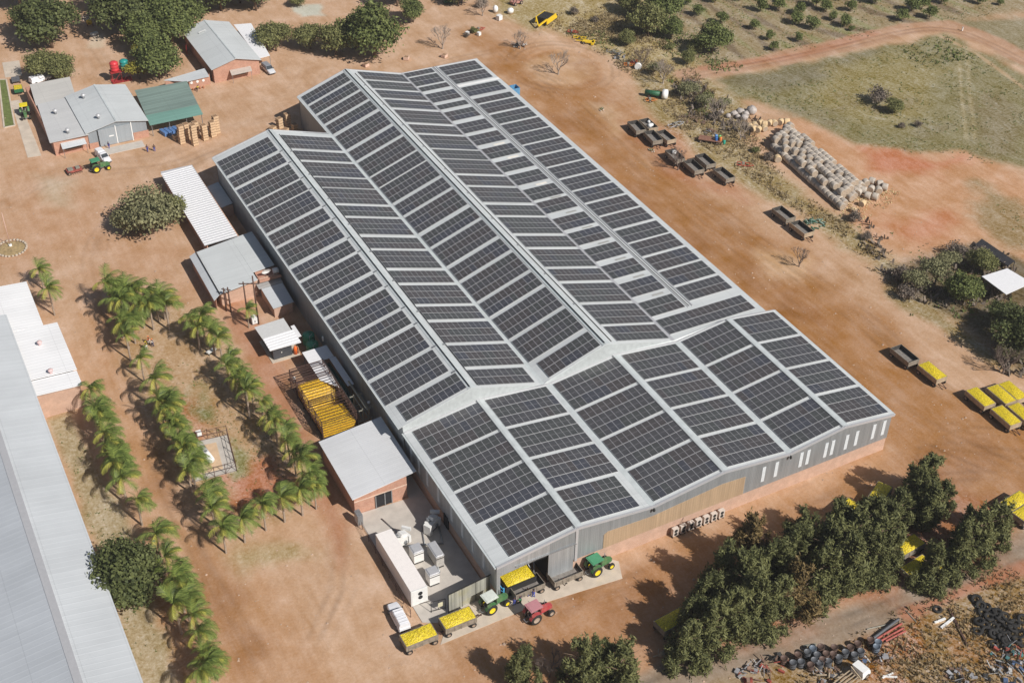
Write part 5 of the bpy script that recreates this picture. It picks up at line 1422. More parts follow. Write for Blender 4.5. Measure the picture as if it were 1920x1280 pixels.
PROTO = {}
def make_tree(kind, seed):
    rs = np.random.RandomState(seed)
    if kind == 'broad': R, H0, H1, th, n, sz, m, k = 4.2, 1.2, 7.4, 2.2, 8500, .27, L_mid, 22
    elif kind == 'broad_dark': R, H0, H1, th, n, sz, m, k = 4.2, 1.0, 7.6, 2.2, 8500, .27, L_dark, 22
    elif kind == 'olive': R, H0, H1, th, n, sz, m, k = 4.0, 1.0, 6.2, 1.8, 7500, .26, L_olive, 24
    elif kind == 'grey': R, H0, H1, th, n, sz, m, k = 4.2, .5, 5.6, 1.5, 8500, .24, L_grey, 30
    elif kind == 'yellow': R, H0, H1, th, n, sz, m, k = 3.0, .8, 4.6, 1.4, 3200, .28, L_yel, 14
    elif kind == 'orchard': R, H0, H1, th, n, sz, m, k = 2.1, .35, 3.8, .9, 1300, .27, L_mid, 12
    elif kind == 'shrub': R, H0, H1, th, n, sz, m, k = 1.8, .1, 2.0, .5, 900, .24, L_olive, 10
    elif kind == 'shrub_grey': R, H0, H1, th, n, sz, m, k = 1.8, .1, 2.2, .5, 1100, .18, L_dry, 10
    elif kind == 'thorn': R, H0, H1, th, n, sz, m, k = 3.2, 1.4, 4.6, 2.0, 1900, .22, L_grey, 14
    if kind == 'feathery' or kind == 'bronze':
        R, th = 3.4, 4.0
        bl = []
        lx, ly = rs.uniform(-.6, .6, 2)
        for i in range(44):
            z = .6 + 8.6 * rs.rand() ** 1.15
            f = (1 - (z - .6) / 10.6) ** .55
            a = rs.rand() * 2 * PI; q = R * f * (.25 + .75 * rs.rand())
            l = R * f * (.10 + .15 * rs.rand()) + .12
            bl.append((math.cos(a) * q + lx * z / 8, math.sin(a) * q + ly * z / 8, z, l, l, l * (1.5 + 1.2 * rs.rand())))
        for i in range(5): bl.append((lx * i / 4, ly * i / 4, 1.6 + 1.7 * i, .9 - .12 * i, .9 - .12 * i, 1.5))
        V, F = leaf_cloud(bl, 12000, .17, rs, .1, .7, 3.4, -.9, .34, 1.0)
        m = L_cas if kind == 'feathery' else L_casb
        me = fast_mesh('crown', V, F, [m])
        tm = trunk_mb(rs, 6.5, .18, R, 7).mesh('trunk', M_bark)
    else:
        bl = crown_blobs(rs, R, H0, H1, k, .42 if R > 2.5 else .5)
        V, F = leaf_cloud(bl, n, sz, rs, .35, .45, 1.5)
        me = fast_mesh('crown', V, F, [m])
        tm = trunk_mb(rs, th, R * .055, R, 6).mesh('trunk', M_bark)
    return me, tm
def tree_proto(kind, nvar=3):
    if kind not in PROTO:
        PROTO[kind] = [make_tree(kind, 100 * len(PROTO) + 7 * i + 3) for i in range(nvar)]
    return PROTO[kind]
rt = random.Random(77)
def tree(kind, p, s, label, group=None, cat='tree', name='tree', sz=None, var=None):
    pr = tree_proto(kind); me, tm = pr[rt.randrange(len(pr)) if var is None else var]
    t = thing(name, label, cat, p, rt.uniform(0, 6.28), group)
    s3 = s if isinstance(s, tuple) else (s, s, s * rt.uniform(.92, 1.08))
    obj('crown', me, t, sc=s3); obj('trunk', tm, t, sc=s3)
    return t

# bare trees
def branch(mb, p, d, l, r, lev, rs, mi=0):
    q = p + d * l
    mb.cyl(p, q, r, r * .7, 5 if lev > 1 else 3, mi, caps=False)
    if lev == 0: return
    for i in range(3 if lev > 1 else 4):
        v = Vector((rs.uniform(-1, 1), rs.uniform(-1, 1), rs.uniform(-.1, .9)))
        nd = (d + v * .75).normalized()
        branch(mb, q, nd, l * rs.uniform(.62, .85), r * .62, lev - 1, rs, mi)
def bare(p, h, label, rzs=1, seed=1, m=None, group=None, lev=4):
    rs = random.Random(seed)
    t = thing('bare_tree', label, 'bare tree', p, rs.uniform(0, 6), group)
    mb = MB(); mb.cyl((0, 0, 0), (0, 0, h * .16), h * .035, h * .028, 7, caps=False); mb.build('trunk', m or M_barkg, t)
    mb = MB()
    for i in range(4):
        a = 2 * PI * i / 4 + rs.uniform(-.4, .4)
        branch(mb, Vector((0, 0, h * .14)), Vector((math.cos(a) * .55, math.sin(a) * .55, 1)).normalized(), h * .27, h * .020, lev, rs)
    mb.build('branches', m or M_barkg, t)
    return t

# palms ---------------------------------------------------------------
def make_palm(seed, h, droop_m=False):
    rs = random.Random(seed)
    tr = MB(); lean = rs.uniform(-.15, .15)
    N = 8
    for i in range(N):
        a = (lean * (i / N) ** 2, 0, h * i / N); c = (lean * ((i + 1) / N) ** 2, 0, h * (i + 1) / N)
        tr.cyl(a, c, .17 - .05 * i / N, .145 - .05 * i / N, 8, caps=False)
    fronds = []; old = []
    W = Vector((0.88, -0.47, 0))          # the wind lays the fronds over this way
    n = 17
    for k in range(n):
        a = 2 * PI * k / n * 2.4 + rs.uniform(-.2, .2)
        e = rs.uniform(.1, 1.2) if k > 5 else rs.uniform(1.0, 1.45)
        d = Vector((math.cos(a) * math.cos(e), math.sin(a) * math.cos(e), math.sin(e)))
        L_ = rs.uniform(2.2, 2.9)
        p = Vector((lean, 0, h)); segs = 9
        pts = [p.copy()]; dirs = []
        dd = (d + W * .30).normalized()
        for s_ in range(segs):
            pts.append(pts[-1] + dd * (L_ / segs)); dirs.append(dd.copy())
            dd = (dd + Vector((0, 0, -.21)) + W * .05).normalized()
        dirs.append(dd)
        mbx = fronds if not (k % 6 == 5) else old
        for s_ in range(segs):
            q = pts[s_]; q2 = pts[s_ + 1]
            side = dirs[s_].cross(Vector((0, 0, 1)))
            if side.length < .05: side = Vector((1, 0, 0))
            side.normalize(); upv = side.cross(dirs[s_])
            wv = .035
            mbx.append((q - side * wv, q + side * wv, q2 + side * wv, q2 - side * wv))
            ll = .80 * math.sin(PI * (s_ + 1.2) / (segs + 2)) + .12
            for sg in (-1, 1):
                for u in (.2, .7):
                    b0 = q + (q2 - q) * u
                    v = (side * sg * .75 + dirs[s_] * .75 - Vector((0, 0, .35)) + W * .22).normalized() * ll * rs.uniform(.8, 1.2)
                    wd = dirs[s_] * .06
                    mbx.append((b0 - wd, b0 + wd, b0 + v * .98 + wd * .3, b0 + v - wd * .2))
    def mk(lst, m):
        V = np.array([[tuple(q) for q in f] for f in lst]).reshape(-1, 3)
        return fast_mesh('fronds', V, np.arange(len(V)).reshape(-1, 4), [m])
    return tr.mesh('trunk', M_palmt), mk(fronds, L_palm), mk(old, L_palmy)
PALMS = [make_palm(20 + i, 4.9) for i in range(9)]
rpm = random.Random(9)
def palm(p, label, group, s=1.0):
    t = thing('palm_tree', label, 'palm', p, rpm.uniform(-.7, .7), group)
    tr, a, c = PALMS[rpm.randrange(9)]
    s = s * rpm.uniform(.92, 1.22); hs = rpm.uniform(.85, 1.12)
    for nm, me in (('trunk', tr), ('green_fronds', a), ('yellow_fronds', c)):
        obj(nm, me, t, sc=(s, s, s * hs))
    return t
def palms(lst, label, group, hh=4.4, s=1.0):
    for q in lst: palm(q, label, group, s)
palms([(-38.95,103.46)], 'palm at the outer corner of the bright white annex, the farther of two', 'two palms by the white annex')
palms([(-38.98,94.61)], 'palm leaning over the gutter of the bright white annex, the nearer of two', 'two palms by the white annex')
palms([(-29.62,90.77),(-29.88,86.44),(-29.94,82.63),(-29.84,79.17),(-26.64,88.90),(-26.12,86.30),(-30.44,75.82),(-24.46,86.54),(-23.16,84.45),(-22.00,84.57),(-22.18,81.30),(-25.97,83.75),(-28.21,88.26),(-28.26,92.45),(-28.86,84.69),(-28.48,80.18),(-24.63,82.54)],
      'palm in the crowded clump at the far end of the garden', 'palms crowded at the far end of the garden', s=1.05)
palms([(-19.43,76.10),(-17.88,74.47),(-17.35,70.83),(-16.69,68.84),(-17.10,61.96),(-16.66,58.93),(-16.69,56.18),(-16.32,53.59),(-18.10,60.28),(-17.60,57.71),(-17.44,52.38),(-19.14,73.41)],
      'palm in the shaded row between the garden and the small brick huts', 'palms in the row beside the huts')
palms([(-29.92,69.11)], 'single palm standing apart at the top corner of the pale lawn', 'lone palm')
palms([(-29.71,60.41),(-29.36,57.71),(-29.30,54.07),(-29.86,50.12),(-30.13,47.23),(-30.17,43.49),(-29.86,40.98),(-30.27,56.00),(-30.02,51.60),(-30.15,45.48),(-30.69,39.84),(-29.92,53.67)],
      'palm in the dense row between the lawn and the dirt drive', 'palms between the lawn and the drive', s=1.05)
palms([(-29.37,34.74),(-29.66,32.05),(-29.91,29.51)], 'palm in the short row below the wire pen', 'palms below the wire pen')
palms([(-29.95,25.99),(-26.89,26.77),(-23.42,27.64),(-20.39,28.03),(-17.60,28.09),(-15.34,28.43)],
      'palm in the well spaced slanting row at the near end of the garden', 'palms in the slanting row at the near end of the garden')
palms([(-16.11,46.62),(-15.32,41.59),(-15.55,36.29),(-15.60,32.77),(-15.28,30.30),(-15.71,50.76),(-15.65,44.26),(-15.52,38.69)],
      'palm in the row alongside the big square brick store', 'palms alongside the brick store')
palms([(-39.02,65.15),(-39.44,59.95),(-39.33,56.35),(-39.28,53.27),(-39.03,50.43),(-39.75,44.48),(-39.92,42.02),(-39.10,36.88),(-39.97,51.17),(-39.40,58.07),(-39.99,48.52),(-39.64,46.76)],
      'palm in the row on the far half of the long grey shed', 'palms along the far half of the long shed', s=1.05)
palms([(-38.60,28.69),(-38.54,24.15),(-38.68,20.61),(-38.39,18.11),(-38.31,15.45),(-38.12,11.78),(-38.71,6.66),(-40.13,2.96),(-39.83,14.68),(-38.55,9.01),(-38.99,4.42)],
      'palm in the row on the near half of the long grey shed', 'palms along the near half of the long shed', s=1.05)
palms([(-9.66,75.66)], 'ragged yellowing palm among the brown utility poles', 'lone ragged palm', s=.8)

# big trees, upper left
for (p, s, k, lab) in (((-15.35,205.19), 1.75, 'broad_dark', 'large dark round tree at the top left corner above the yellow bins'), ((-17.38,231.65), 1.6, 'broad_dark', 'dark tree at the very top left corner'),
    ((-9.45,232.27), 1.5, 'broad_dark', 'dark tree cut by the top edge at the far left'), ((-20.43,189.71), 1.0, 'olive', 'loose yellowish green tree beside the pale flat shed roof'), ((-16.93,186.74), .95, 'olive', 'small yellowish green tree behind the pale flat shed roof'),
    ((2.90,204.36), 1.8, 'broad_dark', 'dark tree at the left of the big thicket behind the raised tanks'), ((11.52,206.45), 1.7, 'broad', 'green tree in the middle of the big thicket behind the raised tanks'),
    ((11.22,193.73), 1.5, 'broad', 'green tree at the right of the big thicket, near the red brick building'), ((-0.92,179.40), 1.15, 'yellow', 'yellow leaved tree just right of the red and teal tanks'), ((2.48,189.11), .9, 'yellow', 'small yellow leaved tree behind the teal tank'),
    ((3.36,177.59), 1.45, 'broad', 'bright green tree overhanging the grey roofed brick wall'), ((10.34,219.51), 1.7, 'broad_dark', 'dark tree at the top edge behind the big thicket'),
    ((20.33,215.34), 1.6, 'broad', 'tree at the top edge left of the red brick building'), ((28.09,208.52), 1.5, 'broad_dark', 'dark tree directly behind the red brick building'),
    ((36.03,204.60), 1.5, 'broad_dark', 'dark tree behind the white side roof at the top edge'), ((32.52,179.50), 1.15, 'olive', 'yellow green tree right of the red brick building'),
    ((40.34,176.96), .95, 'olive', 'smaller yellow green tree second from the red brick building'), ((44.58,170.87), 1.2, 'olive', 'brownish green tree left of the biggest round tree'),
    ((52.52,165.62), 1.75, 'broad', 'biggest round green tree behind the solar roof'), ((69.25,180.13), .85, 'broad', 'small green tree with a black shadow right of the biggest round tree'),
    ((69.66,191.06), 1.3, 'broad_dark', 'dark tree at the top edge above the biggest round tree'), ((50.32,172.02), 1.35, 'broad', 'green tree tucked behind the biggest round tree'),
    ((-16.48,113.02), 1.5, 'grey', 'broad grey green tree beside the white carport'), ((-11.73,114.92), .9, 'olive', 'lower green tree touching the edge of the white carport'), ((-19.73,116.37), .8, 'grey', 'low grey green tree at the left of the broad grey green tree'),
    ((-43.61,23.11), 1.25, 'broad_dark', 'dense dark green tree against the eave of the long grey shed'), ((-44.54,26.31), 1.0, 'broad_dark', 'dense dark green tree overlapping the eave of the long grey shed, left one'),
    ((118.29,146.64), 1.3, 'olive', 'left tree of the bright green thicket above the machinery line'), ((124.79,150.55), 1.3, 'broad', 'top tree of the bright green thicket above the machinery line'),
    ((121.51,160.63), .9, 'olive', 'upper left tree of the bright green thicket'), ((122.75,143.04), .8, 'broad', 'lower tree of the bright green thicket'), ((127.03,131.36), 1.1, 'broad', 'round green bush below the orchard rows'),
    ((123.51,133.10), .6, 'olive', 'small olive bush beside the round green bush'), ((107.81,25.00), .85, 'broad', 'round bright green tree in front of the white shelter'),
    ((105.22,8.18), 1.2, 'broad_dark', 'dark tree at the right edge below the white shelter'), ((108.52,16.12), .7, 'broad_dark', 'dark shaded tree below the white shelter'),
    ((107.15,31.01), 1.05, 'thorn', 'sparse grey green thorn tree left of the white shelter'), ((117.65,30.57), .7, 'olive', 'bushy green plants beside the white shelter'),
    ((146.03,87.25), .55, 'olive', 'small round green bush in the middle of the stubble field'), ((3.72,220.52), 1.4, 'broad_dark', 'dark tree at the top edge above the concrete mixer'), ((17.43,201.04), 1.2, 'broad', 'green tree touching the left corner of the red brick building roof'), ((25.65,214.24), 1.3, 'broad_dark', 'dark tree at the top edge just left of the ridge of the red brick building'),
    ((33.88,210.95), 1.3, 'broad_dark', 'dark tree at the top edge right of the ridge of the red brick building'), ((46.78,202.32), .6, 'olive', 'small olive tree beside the pale grey scraping at the top'), ((4.22,192.18), 1.3, 'broad', 'green tree between the raised tanks and the red brick building'), ((-18.44,213.52), 1.2, 'broad_dark', 'dark tree left of the large round one at the top left'),
    ((108.27,113.93), .85, 'thorn', 'grey thorn tree in the brush right of the tank trailer'), ((108.80,107.82), .75, 'thorn', 'small grey thorn tree in the brush above the boulders'), ((107.82,127.90), .7, 'thorn', 'small thorn tree left of the long shadowed grey tree'), ((110.71,144.51), .6, 'olive', 'low olive bush above the slatted drag frame'),
    ((118.43,129.03), .5, 'olive', 'low olive bush in the green strip below the orchard'), ((112.93,105.77), .6, 'thorn', 'thin thorn bush just above the pale boulders'), ((102.36,30.95), .9, 'thorn', 'sparse thorn tree at the left end of the right hand thicket'), ((112.60,34.11), .8, 'thorn', 'sparse thorn tree behind the brushwood heap'),
    ((102.43,7.61), .9, 'thorn', 'thorn tree at the right edge above the lemon trailers'), ((83.93,184.04), .9, 'olive', 'dusty olive tree at the top edge above the solar roof')):
    tree(k, p, s, lab)
# tree belt at the lower right
cas = []
for (px, py, s) in ((17.30,-20.08,.95),(20.55,-20.27,1.05),(24.38,-19.72,1.1),(23.99,-15.91,1.0),(28.06,-20.08,1.1),(29.58,-16.14,1.15),(31.74,-19.90,1.05),(28.97,-12.58,1.1),(34.59,-15.47,1.15),(35.53,-20.27,1.11),(38.46,-15.25,1.15),(34.68,-11.62,1.12),
                    (39.64,-19.70,1.1),(43.10,-16.51,1.2),(42.31,-12.68,1.15),(44.19,-19.86,1.1),(47.78,-16.64,1.2),(47.72,-13.13,1.1),(47.83,-20.06,1.0),(51.85,-17.58,1.1),(53.24,-14.18,1.0),(58.71,-14.22,.85),(62.50,-12.46,1.0),(55.31,-15.84,.9),
                    (62.74,-15.43,.95),(65.86,-10.77,1.0),(66.74,-15.01,.7),(35.39,-18.06,1.0),(20.56,-17.75,.9),(51.17,-20.09,.9)):
    bz = s in (1.11, 1.12); s = s * .93
    tree('bronze' if bz else 'feathery', (px, py), s, 'bronze tinged feathery tree inside the dark belt at the lower right' if bz else 'dark green feathery tree in the belt between packhouse and scrap yard',
         'bronze trees in the belt' if bz else 'feathery trees of the belt')
for (px, py, s, lab) in ((60.45,-24.06,1.0,'feathery tree at the left of the small clump near the lone lemon trailers'), (64.51,-23.50,1.05,'feathery tree in the middle of the small clump near the right edge'), (69.67,-22.62,.8,'feathery tree at the right of the small clump near the right edge'),
                         (54.85,-24.78,.8,'low feathery tree shading the lemon trailer in the clump'), (2.95,-17.50,.95,'low feathery tree cut by the bottom edge, left one'), (7.32,-20.23,1.0,'low feathery tree cut by the bottom edge, right one'), (-3.27,-13.82,.75,'small feathery tree left of the bare sapling at the bottom edge'),
                         (5.53,-17.88,.8,'small feathery tree between the two cut by the bottom edge')):
    tree('feathery', (px, py), s, lab)
# orchard rows
orch = []
for (px, py, s) in ((124.58,165.57,.8),(135.89,165.06,.9),(136.69,151.28,.8),(145.33,156.52,.8),(139.02,144.62,.8),(144.80,138.16,.7),(152.57,146.45,.9),(157.36,144.85,.9),(155.95,136.27,.9),(160.69,140.20,.9),(157.59,131.84,.9),(167.88,142.72,1.0),(168.09,138.81,.8),(166.20,129.39,.8),(173.86,135.97,.8),
                    (150.13,127.42,.6),(141.45,125.90,.6),(144.24,131.37,.6),(166.36,126.44,.4),(182.71,136.96,1.0),(181.70,125.40,.9),(188.31,128.85,1.0),(191.52,128.79,1.0),(189.30,123.49,.9),(199.26,128.82,.7),(207.55,124.74,.8),(212.15,121.71,.5),(152.05,155.15,.8),(176.26,143.25,.8),(182.13,142.72,.8),(207.24,130.38,.8),(138.42,158.76,.7),(166.03,133.86,.6),(161.79,148.42,.8)):
    tree('orchard', (px, py), s, 'small dark green orchard tree in the rows at the top right', 'orchard trees at the top right', var=None)
# dry shrubs
for (px, py, s, k, lab) in ((146.21,92.38,1.6,'shrub_grey','round leafless grey bush in the stubble field'), (108.01,166.16,.8,'shrub_grey','low grey bush above the yellow scraper line'), (110.58,159.74,.6,'shrub_grey','small grey bush behind the yellow scraper'),
    (118.99,138.03,.8,'shrub','low green shrub below the bright green thicket'), (111.09,117.01,1.2,'shrub_grey','grey twiggy shrub near the tank trailer'), (110.82,111.18,1.1,'shrub','dark shrub in the brush by the tank trailer'),
    (107.82,102.63,.9,'shrub_grey','grey shrub below the brush by the tank trailer'), (99.67,30.06,1.1,'shrub_grey','purple grey shrub at the left of the thicket by the white shelter'), (102.83,35.12,1.1,'shrub_grey','purple grey shrub behind the thorn tree'),
    (117.42,36.73,1.2,'shrub_grey','grey brushwood heap behind the thorn tree'), (121.08,34.87,1.0,'shrub_grey','grey brushwood by the dark netting'), (108.09,55.24,.9,'shrub_grey','dry shrub past the end of the bale stack'),
    (106.01,48.73,.7,'shrub_grey','small dry shrub on the verge below the bales'), (102.96,10.67,.9,'shrub_grey','bare brush at the right edge'), (107.66,82.69,.7,'shrub_grey','dry shrub on the verge beside the bales'), (107.18,86.78,.6,'shrub','green weed clump on the verge beside the bales'),
    (146.42,79.74,.6,'shrub_grey','flattened grey bush in the stubble field'), (80.32,167.51,.7,'shrub','green bush beside the red frame near the top'), (77.42,166.14,.5,'shrub_grey','dry bush at the foot of the small machine near the top'),
    (142.87,80.96,.5,'shrub_grey','flattened dry bush beside the stubble track'), (-21.55,198.44,.7,'shrub','green shrub between the top left trees'), (89.06,180.37,1.0,'shrub_grey','dry thorn bush near the white sacks at the top')):
    tree(k, (px, py), s, lab, cat='shrub', name='shrub')
M_bp = mat('pale_twigs', (.36, .30, .25), .9, var=.2)
M_bd = mat('dark_twigs', (.17, .13, .11), .9, var=.2)
bare((87.66,137.91), 6.0, 'leafless multi-stemmed tree in the middle of the turning circle', seed=3, m=M_bp)
bare((88.50,47.29), 4.2, 'small leafless sapling alone in the right hand yard', seed=5, m=M_bd)
bare((88.10,87.72), 5.0, 'leafless tree standing over the trailer loaded with a white sack', seed=8, m=M_bd)
bare((69.18,162.69), 6.2, 'leafless grey tree behind the far edge of the solar roof', seed=11, m=M_bp)
bare((107.47,132.53), 5.0, 'grey sparse tree beside the white round drum', seed=13, m=M_bd)
bare((107.26,122.88), 6.0, 'grey thorn tree casting a long shadow near the tank trailer', seed=15, m=M_bp)
bare((107.67,102.42), 5.5, 'whitish leafless tree beside the pile of pale boulders', seed=17, m=M_bp)
bare((107.60,92.62), 5.0, 'thin leafless tree between the boulders and the straw bales', seed=19, m=M_bp)
bare((86.12,154.30), 5.0, 'pale leafless tree over the scrap heap near the top', seed=21, m=M_bp)
bare((0.50,-14.14), 4.6, 'leafless sapling at the bottom edge between small feathery trees', seed=23, m=M_bd)
bare((99.48,5.86), 5.5, 'leafless dark tree at the right edge', seed=25, m=M_bd)
bare((86.79,175.88), 5.0, 'dusty leafless thorn tree near the white sacks at the top', seed=27, m=M_bp)

# grass and weeds ------------------------------------------------------
def scatter(name, polys, dens, size, m, label_kind, seed, h=.35, clump=.8):
    rs = np.random.RandomState(seed); C = []
    for P in polys:
        P = np.array(P, float); x0, y0 = P.min(0); x1, y1 = P.max(0)
        n = int((x1 - x0) * (y1 - y0) * dens)
        X = rs.uniform(x0, x1, n); Y = rs.uniform(y0, y1, n)
        ins = np.zeros(n, bool)
        for i in range(len(P)):
            ax, ay = P[i]; bx_, by_ = P[(i + 1) % len(P)]
            ins ^= ((ay > Y) != (by_ > Y)) & (X < (bx_ - ax) * (Y - ay) / (by_ - ay + 1e-12) + ax)
        keep = ins & (fbm(X, Y, 5, seed + 3) > rs.uniform(.35, .35 + clump * .4, n))
        C.append(np.stack([X[keep], Y[keep]], 1))
    C = np.concatenate(C); n = len(C)
    k = 3
    c = np.repeat(C, k, 0); N = len(c)
    a = rs.uniform(0, 2 * PI, N); e = rs.uniform(.2, .9, N)
    s = size * rs.uniform(.5, 1.3, N); hh = h * rs.uniform(.5, 1.3, N)
    dx = np.cos(a) * s; dy = np.sin(a) * s; ox = -np.sin(a) * s * .35; oy = np.cos(a) * s * .35
    j = rs.normal(size=(N, 2)) * size * .5
    bx_, by_ = c[:, 0] + j[:, 0], c[:, 1] + j[:, 1]
    V = np.zeros((N, 4, 3))
    V[:, 0] = np.stack([bx_ - ox, by_ - oy, np.full(N, .0)], 1)
    V[:, 1] = np.stack([bx_ + ox, by_ + oy, np.full(N, .0)], 1)
    V[:, 2] = np.stack([bx_ + dx * e + ox * .6, by_ + dy * e + oy * .6, hh], 1)
    V[:, 3] = np.stack([bx_ + dx * e - ox * .6, by_ + dy * e - oy * .6, hh], 1)
    me = fast_mesh(name, V.reshape(-1, 3), np.arange(4 * N).reshape(-1, 4), [m])
    o = obj(name, me); tag(o, kind='stuff'); return o
verge = [(102.58,160.79),(124.22,164.98),(118.92,132.06),(113.50,98.40),(105.93,71.24),(106.18,52.92),(104.61,31.33),(98.79,30.50),(100.46,62.42),(99.61,79.24),(98.32,99.13),(102.35,127.48),(101.44,150.81)]
scatter('dry_grass', [verge, verge, [(96.87,167.23),(127.93,170.94),(119.91,138.25),(107.98,124.68),(103.83,139.54)], [(38.30,-24.84),(49.87,-26.58),(59.19,-27.02),(72.43,-26.99),(58.02,-45.91),(26.66,-30.68)], [(38.30,-24.84),(49.87,-26.58),(59.19,-27.02),(72.43,-26.99),(58.02,-45.91),(26.66,-30.68)]], 2.6, .24, L_grass, 'g', 51, .4)
scatter('dry_grass', [[(117.67,116.78),(163.32,114.06),(186.14,114.53),(183.12,84.25),(155.48,53.69),(136.59,72.06),(126.55,96.11)], [(140.70,164.67),(223.18,124.14),(203.99,118.11),(156.41,121.90),(117.95,126.04)], [(106.21,59.53),(117.26,40.95),(104.31,35.35),(103.70,43.65)], [(141.72,58.12),(141.76,41.63),(130.26,30.24)]], .7, .26, L_grassg, 'g', 52, .2)
scatter('green_weeds', [[(120.62,159.20),(129.30,147.60),(129.42,120.36),(120.89,121.41),(114.73,137.45)], [(98.59,159.19),(110.62,153.25),(108.47,137.24),(102.63,150.22)], [(170.89,113.03),(186.01,112.47),(183.24,100.18),(166.28,102.06)], [(109.11,124.12),(113.44,112.84),(110.69,102.60),(103.18,106.35)], [(113.40,36.72),(121.20,30.77),(114.03,15.46),(95.22,25.00)]], 1.6, .4, L_grassg, 'g', 53, .45)
scatter('lawn_tufts', [[(-27.87,87.42),(-14.78,73.86),(-13.95,54.29),(-14.05,34.68),(-28.00,28.09),(-30.30,49.71)], [(-45.50,65.95),(-41.73,64.02),(-41.22,5.29),(-46.68,8.10)]], 1.3, .20, L_grassg, 'g', 54, .12, 1.1)
def pebbles():
    rs = np.random.RandomState(71); n = 9000
    X = rs.uniform(-60, 120, n); Y = rs.uniform(-45, 230, n)
    out = ~((X > -1) & (X < 69) & (Y > 0) & (Y < 141)) & ~((X < -46)) & ~((X > -13) & (X < 0) & (Y > 0) & (Y < 131)) & ~((X > -28) & (X < 31) & (Y > 150) & (Y < 194))
    X, Y = X[out], Y[out]; n = len(X); s = rs.gamma(2.0, .035, n) + .03
    V = np.zeros((n, 5, 3)); a0 = rs.uniform(0, 6.28, n)
    for k in range(4):
        V[:, k] = np.stack([X + np.cos(a0 + k * 1.57) * s, Y + np.sin(a0 + k * 1.57) * s * rs.uniform(.6, 1, n), np.full(n, .0)], 1)
    V[:, 4] = np.stack([X, Y, s * .9], 1)
    F = np.array([[0, 1, 4], [1, 2, 4], [2, 3, 4], [3, 0, 4]])[None] + (np.arange(n) * 5)[:, None, None]
    o = obj('stones', fast_mesh('stones', V.reshape(-1, 3), F.reshape(-1, 3), [mat('stone_chips', (.42, .30, .22), .9, var=.35, scale=.8)])); tag(o, kind='stuff')
pebbles()
scatter('brushwood', [[(101.02,38.98),(111.58,37.64),(125.60,36.74),(126.16,30.28),(117.15,21.20),(103.18,22.76),(99.67,30.06)], [(109.52,127.05),(115.76,116.20),(115.64,97.33),(109.14,92.38),(104.25,105.82)], [(109.08,58.08),(110.88,50.55),(104.91,39.00),(103.08,46.02)], [(104.34,13.37),(115.74,14.59),(103.81,0.46),(99.48,5.86)]], 1.0, .8, L_dry, 'g', 56, .9)
scatter('straw_litter', [[(109.47,63.59),(123.18,64.98),(124.27,59.66),(112.55,54.10),(104.61,55.89)], [(112.96,98.66),(118.53,97.28),(114.37,89.77),(107.02,89.46)]], 3.0, .35, leafmat('straw', (.45, .33, .16), (.72, .56, .32)), 'g', 55, .2)

# ------------------------------------------------------------------ farm trailers
M_tr = mat('trailer_grey', (.26, .225, .18), .75, .1, .25, 2)
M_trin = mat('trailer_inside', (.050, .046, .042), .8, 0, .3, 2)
M_trfl = mat('trailer_floor', (.22, .20, .18), .8, 0, .25, 2)
M_trt = mat('trailer_tan', (.42, .33, .23), .75, .1, .2, 2)
M_hub = mat('dusty_hub', (.36, .27, .20), .8, .1, .15)
def wheel(par, x, y, z, r, w, hubm, side=1, name='wheel'):
    mb = MB()
    mb.lathe((x, y, z), [(r * .55, -w / 2), (r * .93, -w / 2), (r, -w / 3), (r, w / 3), (r * .93, w / 2), (r * .55, w / 2)], 20, 0, 'y')
    wl = mb.build(name, M_blk, par)
    mb = MB(); mb.lathe((x, y, z), [(0, -w * .38), (r * .2, -w * .44), (r * .5, -w * .36), (r * .57, -w / 2 - .004), (r * .57, w / 2 + .004), (r * .5, w * .36), (r * .2, w * .44), (0, w * .38)], 16, 0, 'y')
    mb.build('rim', hubm, wl)
    return wl
